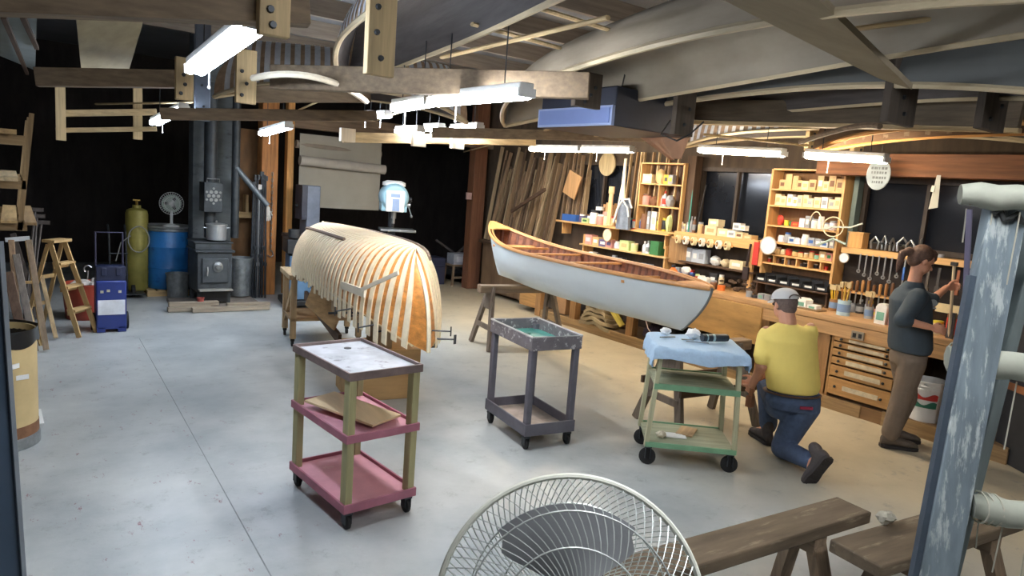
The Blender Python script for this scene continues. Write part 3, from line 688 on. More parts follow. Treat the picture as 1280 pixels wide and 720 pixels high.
hx.location = (SX + 0.02, SY + 0.1, 1.26)
obj('box', MB().box((0, 0, 0.2), (0.24, 0.3, 0.4)), rack, hx, bevel=0.008)
hm = MB()
for k in range(7):
    a = k * PI / 3; r = 0.0 if k == 6 else 0.06
    hm.lathe([(0, 0), (0.024, 0), (0.024, 0.008), (0, 0.008)], (r * math.cos(a), -0.15, 0.22 + r * math.sin(a)), 12, Rx)
for k in range(6):
    a = k * PI / 3 + PI / 6; hm.lathe([(0, 0), (0.016, 0), (0.016, 0.008), (0, 0.008)], (0.1 * math.cos(a), -0.15, 0.22 + 0.1 * math.sin(a)), 12, Rx)
obj('heat_port', hm, mat('pipe_opening', (128, 132, 130), 0.5, 0.4, 0.3, 20), hx)
obj('handle', MB().tube([(-0.08, -0.12, 0.4), (-0.08, -0.12, 0.45), (0.08, -0.12, 0.45), (0.08, -0.12, 0.4)], 0.008, 6), STEEL, hx)
obj('collar', MB().tube([(0, 0.05, -0.36), (0, 0.05, 0)], 0.075, 16), rack, hx)
obj('flue_pipe', MB().tube([(0, 0.05, 0.4), (0, 0.05, 1.72)], 0.085, 16), rack, hx)
one('chimney_column', MB().box((SX + 0.12, 10.72, ZC / 2 - 0.03), (0.52, 0.3, ZC - 0.06)), mat('chimney_block', (88, 96, 100), 0.8, 0, 0.3, (2, 2, 5), col2=(60, 64, 68), amt=0.55), 'blue-grey masonry chimney column behind the wood stove', 'chimney', bevel=0.01)
pot = thing('stock_pot', 'lidded steel stock pot standing on the wood stove', 'pot', (SX + 0.05, SY - 0.1, 0.895))
obj('body', MB().lathe([(0, 0), (0.125, 0), (0.13, 0.01), (0.13, 0.2), (0, 0.2)], (0, 0, 0), 28), mat('dull_aluminium', (176, 182, 184), 0.35, 0.6, 0.1), pot)
obj('lid', MB().lathe([(0.138, 0.2), (0.138, 0.212), (0.06, 0.225), (0, 0.23)], (0, 0, 0), 28).ell((0, 0, 0.245), 0.016, 10), mat('lid_aluminium', (196, 200, 200), 0.3, 0.6), pot)
for s in (-1, 1): obj('handle', MB().tube([(s * 0.13, -0.03, 0.16), (s * 0.165, -0.03, 0.165), (s * 0.165, 0.03, 0.165), (s * 0.13, 0.03, 0.16)], 0.006, 6), STEEL, pot)
fp = thing('stove_pipe', 'tall grey flue pipe with a slanting branch, right of the wood stove', 'pipe', (2.55, 10.25, 0.9))
obj('pipe', MB().tube([(0, 0, -0.0), (0, 0, 2.1)], 0.055, 16), rack, fp)
obj('branch', MB().tube([(0, -0.02, 0.98), (0.42, -0.1, 0.48)], 0.04, 14), mat('grey_pipe', (106, 114, 120), 0.45, 0.5, 0.2), fp)
def bucket(name, label, loc, r, h, m, tl=1.18, bail=True, cat='bucket', rim=None):
    b = thing(name, label, cat, loc)
    obj('body', MB().lathe([(0, 0.005), (r * .98, 0.005), (r, 0), (r, 0.01), (r * tl, h), (r * tl + 0.008, h), (r * tl + 0.008, h - 0.012), (r * tl - 0.004, h - 0.006), (r * 0.97, 0.02), (0, 0.02)], (0, 0, 0), 28), m, b)
    if bail:
        R_ = r * tl; obj('bail', MB().tube([(R_ * math.cos(a), -0.02 - R_ * 0.5 * math.sin(a), h - 0.02 + -0.25 * R_ * math.sin(a)) for a in [i * PI / 10 for i in range(11)]], 0.004, 5), rim or STEEL, b)
    return b
bucket('galvanised_bucket', 'galvanised bucket on the floor in front of the blue drum', (1.87, 10.55, 0), 0.13, 0.36, GALV, 1.15)
bucket('ash_bucket', 'taller dull galvanised ash can just right of the wood stove', (2.66, 10.35, 0.06), 0.14, 0.55, GALV, 1.2)
bucket('small_can', 'small reddish can on the hearth planks', (1.98, 9.62, 0.07), 0.04, 0.1, mat('rust_can', (140, 62, 54), 0.6), 1.0, False, 'can')
# blue drum on a pallet, with tray and fan
mb = MB()
for y in (-0.25, 0, 0.25): mb.box((0, y, 0.035), (0.62, 0.09, 0.07))
for x in (-0.26, -0.13, 0, 0.13, 0.26): mb.box((x, 0, 0.08), (0.1, 0.62, 0.02))
one('pallet', mb, pine('x'), 'small wooden pallet under the blue drum', 'pallet', (1.83, 11.05, 0))
drum = thing('plastic_drum', 'tall blue plastic drum on a small pallet', 'drum', (1.83, 11.05, 0.09))
BL = mat('blue_drum', (34, 104, 164), 0.4, 0, 0.15, 4, col2=(24, 66, 120), amt=0.58)
obj('body', MB().lathe([(0, 0), (0.27, 0), (0.285, 0.03), (0.285, 0.28), (0.292, 0.3), (0.285, 0.32), (0.285, 0.58), (0.292, 0.6), (0.285, 0.62), (0.28, 0.84), (0.27, 0.87), (0, 0.87)], (0, 0, 0), 36), BL, drum)
obj('ring', MB().lathe([(0.28, 0.82), (0.3, 0.83), (0.3, 0.86), (0.28, 0.87)], (0, 0, 0), 36), GALV, drum)
one('tray', MB().lathe([(0, 0), (0.3, 0), (0.32, 0.03), (0.31, 0.03), (0.29, 0.012), (0, 0.012)], (0, 0, 0), 32), mat('dull_tray', (148, 150, 150), 0.5, 0.3), 'round grey tray on top of the blue drum', 'tray', (1.83, 11.05, 0.961))
df = thing('desk_fan', 'small white desk fan on the tray over the blue drum', 'fan', (1.86, 10.98, 0.975))
obj('base', MB().lathe([(0, 0), (0.11, 0), (0.11, 0.015), (0.03, 0.04), (0, 0.04)], (0, 0, 0), 24), WHITE, df)
obj('neck', MB().tube([(0, 0, 0.03), (0, 0, 0.22)], 0.02, 10), WHITE, df)
obj('motor', MB().ell((0, 0.07, 0.33), (0.055, 0.08, 0.055), 14), WHITE, df)
cg = MB()
for k in range(30):
    a = 2 * PI * k / 30; cg.tube([(0.03 * math.cos(a), -0.045, 0.33 + 0.03 * math.sin(a)), (0.12 * math.cos(a), -0.05, 0.33 + 0.12 * math.sin(a)), (0.16 * math.cos(a), -0.01, 0.33 + 0.16 * math.sin(a)), (0.12 * math.cos(a), 0.03, 0.33 + 0.12 * math.sin(a))], 0.0022, 4)
for r in (0.16, 0.1): cg.tube([(r * math.cos(2 * PI * k / 30), -0.01 - (0.04 if r < .12 else 0), 0.33 + r * math.sin(2 * PI * k / 30)) for k in range(30)], 0.0035, 5, closed=True)
obj('cage', cg, WHITE, df)
bl = MB()
for k in range(3):
    a0 = 2 * PI * k / 3
    bl.grid(lambda u, v: V(((0.03 + 0.1 * u) * math.cos(a0 + (v - .5) * 1.6 * (0.5 + u)), -0.01 + 0.02 * (v - .5), 0.33 + (0.03 + 0.1 * u) * math.sin(a0 + (v - .5) * 1.6 * (0.5 + u)))), 4, 6)
obj('blade', bl, mat('pale_green_blade', (168, 186, 172), 0.4), df)
# olive tank on a hand truck with hoses
tk = thing('gas_cylinder', 'tall olive yellow gas cylinder left of the blue drum', 'gas cylinder', (1.42, 11.0, 0.06))
obj('body', MB().lathe([(0, 0), (0.13, 0), (0.145, 0.03), (0.145, 1.08), (0.13, 1.13), (0.08, 1.155), (0.055, 1.16), (0.055, 1.2), (0, 1.2)], (0, 0, 0), 28), mat('olive_tank', (134, 126, 58), 0.6, 0, 0.2, 5), tk)
obj('valve', MB().tube([(0, 0, 1.18), (0, 0, 1.26)], 0.018, 8).box((0, 0, 1.27), (0.09, 0.03, 0.02)), mat('brass', (150, 124, 62), 0.4, 0.7), tk)
rg = thing('welding_hose', 'coiled welding hose hung on the front of the olive cylinder', 'hose', (1.42, 10.8, 0.7))
obj('coil', MB().tube([(0.13 * math.cos(2 * PI * k / 20), 0.01 * (k % 3), 0.1 + 0.18 * math.sin(2 * PI * k / 20)) for k in range(20)], 0.008, 6, closed=True).tube([(-0.1, 0, 0.15), (-0.22, 0, 0.05), (-0.28, 0, -0.2)], 0.008, 6), mat('hose_grey', (130, 132, 128), 0.6), rg)
ht = thing('hand_truck', 'dark hand truck holding the olive cylinder', 'hand truck', (1.3, 10.82, 0))
for s in (-1, 1): obj('rail', MB().tube([(s * 0.1 - 0.12, 0, 0.05), (s * 0.1 - 0.14, 0.02, 0.9), (s * 0.1 - 0.16, -0.08, 1.0)], 0.013, 8), DSTEEL, ht)
obj('toe_plate', MB().box((-0.04, 0.04, 0.06), (0.44, 0.5, 0.015)), DSTEEL, ht)
for s in (-1, 1): obj('wheel', MB().lathe([(0, -.02), (.08, -.02), (.08, .02), (0, .02)], (-0.12 + s * 0.17, -0.02, 0.085), 16, Ry), RUBBER, ht)
for z in (0.3, 0.6): obj('cross_bar', MB().tube([(-0.23, 0, z), (-0.01, 0, z)], 0.01, 6), DSTEEL, ht)

# blue wheeled tool box
bc = thing('rolling_toolbox', 'dark blue wheeled tool cart with raised handle and white label', 'tool cart', (0.86, 8.68, 0), 0.0); bc.scale = (1.0, 1.0, 1.08)
BLU = mat('navy_plastic', (34, 52, 120), 0.4, 0, 0.1)
obj('body', MB().box((0, 0, 0.28), (0.29, 0.24, 0.5)), BLU, bc, bevel=0.015)
obj('upper_tray', MB().box((0, 0.0, 0.6), (0.28, 0.2, 0.14)).box((-0.07, -0.105, 0.62), (0.05, 0.01, 0.08)).box((0.07, -0.105, 0.62), (0.05, 0.01, 0.08)), mat('dark_navy', (24, 32, 60), 0.45), bc, bevel=0.01)
for s in (-1, 1): obj('foot', MB().box((s * 0.1, -0.02, 0.03), (0.08, 0.2, 0.05)), BLU, bc)
obj('label', MB().box((0, -0.1225, 0.26), (0.26, 0.004, 0.15)), mat('label_white', (222, 226, 232), 0.5), bc)
for x, z in ((-0.09, 0.42), (-0.03, 0.43), (0.08, 0.42)): obj('badge', MB().box((x, -0.122, z), (0.03, 0.004, 0.025)), mat('badge_grey', (190, 186, 160), 0.5), bc)
hb = MB(); hb.tube([(-0.13, 0.08, 0.5), (-0.13, 0.08, 1.0), (0.13, 0.08, 1.0), (0.13, 0.08, 0.5)], 0.011, 8); obj('handle', hb, mat('handle_slate', (60, 60, 80), 0.4, 0.4), bc)
for s in (-1, 1): obj('wheel', MB().lathe([(0, -.015), (.09, -.015), (.09, .015), (0, .015)], (s * 0.165, 0.07, 0.09), 18, Ry), RUBBER, bc)
# red bucket
rb = thing('red_tub', 'round red-brown tub stuffed with rags and a hooked rod', 'tub', (0.68, 9.45, 0))
obj('body', MB().lathe([(0, 0), (0.19, 0), (0.2, 0.02), (0.235, 0.4), (0.245, 0.4), (0.245, 0.42), (0.22, 0.42), (0.2, 0.3), (0, 0.3)], (0, 0, 0), 32), mat('brick_red_plastic', (158, 62, 42), 0.5, 0, 0.1), rb)
rm = MB()
for k in range(9): rm.ell((random.uniform(-.15, .15), random.uniform(-.15, .12), 0.41 + random.uniform(0, .03)), (0.07, 0.05, 0.035), 8, Matrix.Rotation(random.uniform(0, 3), 3, 'Z'))
obj('rag', rm, mat('dirty_rag', (196, 190, 184), 0.9, 0, 0.35, 14), rb)
obj('hooked_rod', MB().tube([(0.02, 0, 0.35), (0.03, 0, 0.56)] + [(0.03 + 0.04 * math.cos(a), 0, 0.58 + 0.04 * math.sin(a)) for a in [PI * 1.3 - i * 0.4 for i in range(10)]], 0.008, 6), STEEL, rb)

# wooden step ladder
ld = thing('step_ladder', 'pale wooden folding step ladder near the left wall', 'ladder', (0.38, 8.7, 0), 0.9); ld.scale = (0.62, 0.85, 1.0)
LW = wood('ladder_wood', (182, 152, 104), 'z', 0.6, 0.2)
for s in (-1, 1):
    obj('front_rail', MB().bar((s * 0.23, -0.38, 0), (s * 0.17, 0.0, 0.98), 0.025, 0.06, (0, 1, 0)), LW, ld)
    obj('rear_rail', MB().bar((s * 0.22, 0.34, 0), (s * 0.17, 0.03, 0.95), 0.025, 0.045, (0, 1, 0)), LW, ld)
for z in (0.28, 0.52, 0.76):
    y = -0.38 * (1 - z / 0.98); w_ = 0.46 - 0.12 * z; obj('step', MB().box((0, y, z), (w_, 0.11, 0.022)).box((0, y + 0.04, z - 0.03), (w_, 0.015, 0.05)), wood('ladder_wood', (182, 152, 104), 'x'), ld)
obj('top_step', MB().box((0, 0, 0.99), (0.44, 0.16, 0.03)), wood('ladder_wood', (182, 152, 104), 'x'), ld, bevel=0.004)
for z in (0.3, 0.6): obj('rear_rung', MB().bar((-0.2, 0.34 * (1 - z / 1.05), z), (0.2, 0.34 * (1 - z / 1.05), z), 0.02, 0.04), LW, ld)

# lumber rack on the left wall
lr = thing('lumber_rack', 'tall wooden lumber rack along the left wall', 'rack', (-0.25, 7.9, 0))
RK = wood('rack_wood', (150, 128, 94), 'z', 0.7, 0.3); RKX = wood('rack_wood', (150, 128, 94), 'x', 0.7, 0.3)
for y in (-0.9, 0.0, 0.9):
    obj('upright', MB().box((-0.3, y, 1.15), (0.07, 0.09, 2.3)), RK, lr)
    for z in (1.28, 1.62, 1.98): 
        obj('arm', MB().box((0.02, y, z), (0.66, 0.05, 0.07)), RKX, lr)
    obj('front_post', MB().bar((0.30, y, 1.25), (0.40, y, 2.2), 0.05, 0.035, (1, 0, 0)), RK, lr)
k = 0
for z, n in ((1.315, 5), (1.655, 4), (2.015, 4)):
    for i in range(n):
        wd = random.uniform(0.07, 0.13); ln_ = random.uniform(1.9, 2.5); th = random.uniform(0.02, 0.04); x = -0.44 + 0.14 * i
        one('board', MB().box((0, 0, 0), (wd, ln_, th)), wood('stored_board_%d' % (k % 3), ((186, 158, 112), (150, 124, 88), (206, 186, 148))[k % 3], 'y', 0.7, 0.25), 
            'rough board lying on the %s arms of the left lumber rack' % {1.315: 'lowest', 1.655: 'middle', 2.015: 'top'}[z], 'board', (x, 7.9 + random.uniform(-.15, .15), z + th / 2 + 0.002), group='boards stored on the %s arms of the left rack' % {1.315: 'lowest', 1.655: 'middle', 2.015: 'top'}[z]); k += 1
# things leaning below the rack
LEAN = [((26, 438), (14, 300), 7.0, 0.05, (150, 124, 96), 'brown board leaning under the lumber rack, closest to the bin'), ((44, 442), (20, 318), 7.3, 0.06, (120, 112, 104), 'grey board leaning between bin and step ladder'),
        ((38, 470), (10, 340), 6.5, 0.07, (104, 84, 70), 'dark board leaning behind the fibre bin'), ((58, 440), (36, 300), 7.7, 0.05, (138, 120, 98), 'scuffed board leaning left of the step ladder'),
        ((70, 425), (52, 345), 8.1, 0.04, (168, 146, 110), 'short pale board leaning against the step ladder'), ((48, 400), (16, 292), 8.0, 0.06, (84, 76, 70), 'dark plank leaning deepest under the rack')]
for (b0, t0, Y, wd, cl, lb) in LEAN:
    g = at(*b0, 0.0); g = wy(b0[0], b0[1], g.y) if False else g
    tp = wy(t0[0], t0[1], g.y + 0.35); one('leaning_board', MB().bar(g + V((0, 0, 0.02)), tp, wd, 0.025, (0, 1, 0)), wood('lean_%d_%d' % (cl[0], cl[1]), cl, 'z', 0.75, 0.3), lb, 'board', bevel=0.003)
cr = thing('crutch', 'pale wooden crutch-like frame leaning under the lumber rack', 'crutch', at(52, 432, 0))
t_ = wy(22, 300, cr.location.y + 0.3) - cr.location
for s in (-1, 1): obj('shaft', MB().bar((s * 0.01, 0, 0), t_ + V((s * 0.07, 0, 0)), 0.02, 0.02), LW, cr)
obj('top_pad', MB().bar(t_ + V((-0.1, 0, 0)), t_ + V((0.1, 0, 0.02)), 0.04, 0.04), mat('pad_white', (200, 204, 206), 0.6), cr)
obj('grip', MB().bar(t_ * 0.6 + V((-0.05, 0, 0)), t_ * 0.6 + V((0.05, 0, 0)), 0.025, 0.025), LW, cr)
# garden tools standing in the corner behind
for i, (a, b2) in enumerate(((30, 44), (38, 46), (36, 52))):
    g = wy(a, 400, 9.3); g.z = 0.02; tp = wy(b2, 262 + 8 * i, 9.6)
    one('long_tool', MB().tube([g, tp], 0.014, 6).box(tp, (0.16, 0.05, 0.04)), wood('tool_shaft', (66, 60, 56), 'z'), 'dark long-handled tool standing in the left corner, %s of three' % ('nearest', 'middle', 'tallest')[i], 'tool', group='long tools in the left corner')
# fibre drum bin with a black liner, close by
fb = thing('fibre_drum', 'tan fibre drum used as a bin, lined with a black bag', 'bin', (-0.12, 5.42, 0))
FIB = mat('tan_fibreboard', (196, 174, 126), 0.75, 0, 0.12, 4, col2=(120, 92, 60), amt=0.72)
obj('body', MB().lathe([(0, 0.01), (0.235, 0.01), (0.235, 0.76), (0.225, 0.76), (0.225, 0.03), (0, 0.03)], (0, 0, 0), 36), FIB, fb)
obj('bottom_chime', MB().lathe([(0.236, 0), (0.246, 0), (0.246, 0.06), (0.238, 0.075), (0.236, 0.075)], (0, 0, 0), 36), GALV, fb)
obj('stain_band', MB().lathe([(0.2365, 0.075), (0.2375, 0.075), (0.2375, 0.15), (0.2365, 0.15)], (0, 0, 0), 36), mat('brown_scuff', (124, 88, 62), 0.8, 0, 0.3, 9), fb)
lm = MB(); lm.grid(lambda u, v: V(((0.242 + 0.006 * math.sin(14 * PI * u) + 0.004 * v) * math.cos(2 * PI * u), (0.242 + 0.006 * math.sin(14 * PI * u)) * math.sin(2 * PI * u), 0.775 - 0.10 * v - 0.015 * math.sin(10 * PI * u) * v)), 60, 4)
lm.grid(lambda u, v: V(((0.242 - 0.03 * min(1, v * 6)) * math.cos(2 * PI * u), (0.242 - 0.03 * min(1, v * 6)) * math.sin(2 * PI * u), 0.775 - 0.4 * v)), 40, 4)
lm.lathe([(0, 0.35), (0.213, 0.375)], (0, 0, 0), 30)
obj('bin_liner', lm, mat('black_bag', (20, 21, 23), 0.3, 0, 0.3, 12), fb)
for (x, y, z, r) in ((0.11, -0.212, 0.56, 0.2), (0.15, -0.186, 0.48, -0.3)): obj('paper_tag', MB().box((x, y - 0.005, z), (0.07, 0.006, 0.03), r + 0.6), WHITE, fb)
one('paper_scrap', MB().bar(at(46, 512, 0.06), at(50, 530, 0.01), 0.05, 0.006), WHITE, 'white scrap of paper beside the fibre drum bin', 'paper')
# tall blue-grey panel nearest the camera on the left
a = V((0.0, 1.86, 0)); P_ = dp(-1, 300, 1.5); Q_ = dp(27, 700, 1.5)
mb = MB(); dirn = (P_ - Q_).normalized(); foot = Q_ - dirn * (Q_.z / dirn.z)
mb.bar(foot + V((-0.09, 0, 0)), P_ + V((-0.09, 0, 0.02)), 0.18, 0.05, (0, 1, 0))
npn = thing('steel_panel', 'tall blue-grey panel edge standing closest at the far left', 'panel', foot)
obj('panel', mb, mat('blue_grey_panel', (70, 88, 108), 0.45, 0.1, 0.08, 3), npn, world=True, bevel=0.006)
obj('edge_strip', MB().bar(foot + V((0.004, -0.03, 0)), P_ + V((0.004, -0.03, 0.0)), 0.008, 0.012, (0, 1, 0)), mat('panel_edge', (156, 166, 176), 0.4, 0.3), npn, world=True)

# ------------------------------------------------------------------ middle of the far end
pb = thing('clamp_bundle', 'bundle of dark pipe clamps leaning beside the amber post', 'clamps', (2.92, 10.45, 0))
for i in range(7):
    x = -0.1 + 0.035 * i; tp = V((x * 0.8 + 0.04, 0.1, 1.72 + random.uniform(-.15, .1)))
    c = obj('pipe_clamp', MB().tube([(x, -0.05 + random.uniform(-.04, .04), 0), tp], 0.016, 8).box(tp, (0.05, 0.06, 0.07)).box(V((x, 0.0, 0.5 + 0.12 * (i % 3))), (0.045, 0.09, 0.05)), DSTEEL if i != 3 else STEEL, pb)
sh = thing('wall_shelf', 'small pine shelf on a bracket right of the stove pipe', 'shelf', (2.85, 10.85, 1.22))
obj('board', MB().box((0, 0, 0.0), (0.46, 0.2, 0.03)), pine('x'), sh)
obj('apron', MB().box((0, -0.09, -0.04), (0.46, 0.02, 0.06)), pine('x'), sh)
obj('bracket', MB().box((0, 0, 0.14), (0.04, 0.16, 0.26)), pine('z'), sh)
one('plywood_sheet', MB().box((2.95, 10.98, 1.24), (0.72, 0.03, 2.44)), wood('stained_plywood', (122, 88, 52), 'z', 0.7, 0.35, 6), 'brown plywood sheet standing behind the stove pipe', 'sheet')
ch = thing('hanging_chain', 'pale chain and hook hanging down the amber post', 'chain', (3.16, 10.6, 0.7)); cm = MB()
for i in range(26): cm.tube([(0.012 * math.cos(a) * (1 if i % 2 else 0.3), 0.012 * math.cos(a) * (0.3 if i % 2 else 1) - 0.0, 0.045 * i + 0.03 * math.sin(a)) for a in [2 * PI * q / 8 for q in range(8)]], 0.005, 5, closed=True)
obj('chain', cm, STEEL, ch); obj('hook', MB().tube([(0, 0, 0), (0.03, 0, -0.04), (0.04, 0, -0.09), (0, 0, -0.12), (-0.04, 0, -0.09)], 0.008, 6), STEEL, ch)
gl = thing('work_glove', 'white work glove hung on the amber post', 'glove', (3.1, 10.58, 1.22)); gm = MB().cap((0, 0, 0), (0, 0, 0.1), 0.035, 0.03)
for i in range(4): gm.cap((-0.03 + 0.02 * i, 0, 0.0), (-0.036 + 0.024 * i, 0, -0.09 + 0.01 * abs(i - 1.5)), 0.011, 0.009, 8)
gm.cap((0.03, 0, 0.05), (0.065, 0, 0.0), 0.012, 0.009, 8); gm.bm.transform(Matrix.Diagonal((1, 0.5, 1, 1))); obj('glove', gm, mat('glove_white', (224, 222, 214), 0.8), gl)
# roll-down canvas screen
cv = thing('canvas_roll', 'grey canvas roll hung from the header with its end dropped as a screen', 'canvas', (4.2, 10.55, 0))
CVM = mat('grey_canvas', (150, 146, 134), 0.85, 0, 0.06, 3)
obj('sheet', MB().slab(lambda u, v: V((-0.66 + 1.32 * u, 0.012 * math.sin(u * 5), 1.36 + 1.1 * v)), (0, -1, 0), 0.006, 12, 4), CVM, cv)
obj('roll', MB().tube([(-0.68, -0.08, 2.06), (0.7, -0.08, 2.02)], 0.075, 18), mat('canvas_roll_grey', (158, 152, 142), 0.85, 0, 0.1, 6), cv)
obj('upper_roll', MB().tube([(-0.7, 0.06, 2.3), (0.68, 0.06, 2.26)], 0.06, 16), mat('canvas_roll_brown', (132, 122, 110), 0.85, 0, 0.1, 6), cv)
# band saw behind the canoe
bs = thing('band_saw', 'tall grey band saw half hidden behind the far end of the ribbed canoe', 'band saw', (3.62, 10.25, 0))
obj('column', MB().box((0.0, 0, 0.95), (0.2, 0.3, 1.5)), mat('saw_grey', (108, 118, 134), 0.45, 0.2), bs, bevel=0.01)
obj('side_panel', MB().box((-0.14, -0.02, 1.45), (0.08, 0.3, 0.5)), mat('saw_dark', (54, 58, 70), 0.5, 0.2), bs)
obj('knob', MB().ell((-0.22, -0.05, 1.4), 0.03, 10), BLACK, bs)
obj('table', MB().box((0, -0.05, 0.95), (0.7, 0.5, 0.05)), DSTEEL, bs)
obj('base', MB().box((0, 0, 0.1), (0.4, 0.4, 0.2)), DSTEEL, bs)
jt = thing('machine_base', 'blue tool cabinet on a black wheeled base beside the amber post', 'machine', (3.3, 9.75, 0), rz)
obj('cabinet', MB().box((0, 0, 0.42), (0.3, 0.42, 0.62)), mat('steel_blue', (86, 118, 148), 0.45, 0.2), jt, bevel=0.01)
obj('mobile_base', MB().box((0, 0, 0.07), (0.46, 0.56, 0.07)), BLACK, jt, bevel=0.01)
obj('machine_head', MB().box((-0.02, 0, 0.86), (0.34, 0.5, 0.2)).lathe([(0, 0), (0.08, 0), (0.08, 0.12), (0, 0.12)], (-0.1, -0.2, 0.98), 14), DSTEEL, jt, bevel=0.008)
for x in (-0.18, 0.18): obj('caster', MB().lathe([(0, -.015), (.035, -.015), (.035, .015), (0, .015)], (x, -0.24, 0.036), 12, Ry), STEEL, jt)
# drill press
D_ = wy(492, 250, 9.2)
dpz = thing('drill_press', 'pale blue drill press with a white control face behind the ribbed canoe', 'drill press', (D_.x, 9.2, 0), -0.35)
zz = D_.z
HB = mat('pale_blue_enamel', (150, 188, 202), 0.35, 0.1, 0.04)
hm = MB(); hm.lathe([(0, -0.22), (0.17, -0.22), (0.2, -0.19), (0.2, 0.2), (0.16, 0.26), (0, 0.26)], (0, 0.05, zz + 0.04), 28, Rx)
hm.box((0, 0.05, zz - 0.06), (0.36, 0.4, 0.2)); obj('head', hm, HB, dpz, bevel=0.01)
fc = obj('control_face', MB().box((0, -0.235, zz - 0.01), (0.26, 0.03, 0.3)), WHITE, dpz, bevel=0.02)
obj('display', MB().box((0.0, -0.252, zz + 0.07), (0.13, 0.006, 0.05)).box((0.01, -0.252, zz - 0.06), (0.1, 0.006, 0.17)), mat('panel_blue_grey', (126, 146, 176), 0.4), fc)
obj('belt_cover', MB().lathe([(0, 0), (0.165, 0), (0.165, 0.05), (0.1, 0.075), (0, 0.075)], (0, 0.04, zz + 0.2), 24), WHITE, dpz)
obj('depth_knob', MB().lathe([(0, 0), (0.035, 0), (0.035, 0.05), (0, 0.05)], (0.2, -0.05, zz + 0.02), 14, Ry), BLACK, dpz)
obj('feed_lever', MB().tube([(0.2, -0.1, zz - 0.06), (0.24, -0.2, zz - 0.2)], 0.009, 8).ell((0.24, -0.2, zz - 0.21), 0.02, 10).tube([(0.2, -0.1, zz - 0.06), (0.26, 0.02, zz - 0.0)], 0.009, 8).tube([(0.18, -0.1, zz - 0.06), (0.23, -0.1, zz - 0.06)], 0.03, 12), STEEL, dpz)
obj('quill', MB().tube([(0, -0.12, zz - 0.15), (0, -0.12, zz - 0.26)], 0.035, 14).tube([(0, -0.12, zz - 0.26), (0, -0.12, zz - 0.33)], 0.022, 12), STEEL, dpz)
obj('column', MB().tube([(0, 0.2, 0.05), (0, 0.2, zz - 0.05)], 0.045, 16), DSTEEL, dpz)
obj('table', MB().box((0.06, -0.08, zz - 0.42), (0.5, 0.4, 0.03)), STEEL, dpz, bevel=0.004)
obj('table_bracket', MB().box((0, 0.12, zz - 0.48), (0.1, 0.2, 0.1)), DSTEEL, dpz)
obj('base', MB().box((0, 0.05, 0.04), (0.4, 0.6, 0.08)), DSTEEL, dpz, bevel=0.01)
# clutter in the dark bay
st_ = thing('stool', 'low stool in the dark bay carrying a pale box', 'stool', wy(572, 372, 11.2)); st_.location.z = 0
for x in (-0.22, 0.22):
    for y in (-0.15, 0.15): obj('leg', MB().bar((x * 1.1, y * 1.1, 0), (x, y, 0.36), 0.035, 0.035), oldw('z'), st_)
obj('seat', MB().box((0, 0, 0.375), (0.52, 0.36, 0.03)), oldw('x'), st_); obj('rail', MB().box((0, -0.16, 0.15), (0.44, 0.02, 0.04)), oldw('x'), st_)
bx_ = thing('carton', 'pale grey carton standing on the low stool in the dark bay', 'box', st_.location + V((0, 0, 0.391)))
obj('body', MB().box((0, 0, 0.1), (0.42, 0.26, 0.2)), mat('grey_carton', (158, 164, 176), 0.7), bx_, bevel=0.004)
obj('label', MB().box((0, -0.132, 0.1), (0.3, 0.003, 0.1)), mat('pale_label', (190, 194, 202), 0.7), bx_)
for i, (a, b2, hh, cl, lb) in enumerate(((540, 355, 0.5, (52, 58, 84), 'dark blue cabinet at the left of the dark bay clutter'), (606, 360, 0.55, (84, 62, 50), 'brown crate by the reddish post'))):
    p = wy(a, b2, 11.4); one('crate', MB().box((p.x, 11.4, hh / 2), (0.3, 0.4, hh)).box((p.x, 11.19, hh * 0.7), (0.26, 0.02, 0.03)), paint(cl), lb, 'crate', bevel=0.01)
for i, (x0, z0, x1, z1) in enumerate(((545, 300, 600, 340), (560, 322, 604, 324), (556, 334, 600, 338), (540, 345, 590, 300))):
    one('scrap_timber', MB().bar(wy(x0, z0, 11.7), wy(x1, z1, 11.6), 0.05, 0.04), wood('bay_timber', (78, 74, 74), 'x', 0.8), 'dim length of timber stacked in the dark bay', 'timber', group='dim timbers stacked in the dark bay')
lamp = wy(586, 245, 10.6); one('wall_switch', MB().box(lamp, (0.1, 0.04, 0.12)).box(lamp + V((0, -.025, 0)), (0.03, 0.02, 0.05)), mat('switch_pink', (190, 160, 156), 0.5), 'small pinkish switch box on the reddish post', 'switch')
# ------------------------------------------------------------------ carts
def cart_legs(root, hw, hd, z0, z1, sec, m, names='leg'):
    for sx in (-1, 1):
        for sy in (-1, 1): obj(names, MB().box((sx * hw, sy * hd, (z0 + z1) / 2), (sec[0], sec[1], z1 - z0)), m, root, bevel=0.003)
def caster(root, x, y, r, rz=0.0, wheel=None, wd=0.013):
    c = obj('caster', MB().box((x, y, r * 2 + 0.012), (0.05, 0.05, 0.012)).box((x - 0.018, y, r * 1.5), (0.004, r * 1.2, r * 1.3)).box((x + 0.018, y, r * 1.5), (0.004, r * 1.2, r * 1.3)), DSTEEL, root)
    w = obj('wheel', MB().lathe([(0, -wd), (r * .8, -wd), (r, -wd * .6), (r, wd * .6), (r * .8, wd), (0, wd)], (x, y, r), 20, Matrix.Rotation(rz, 3, 'Z') @ Ry), wheel or RUBBER, c)
    return c
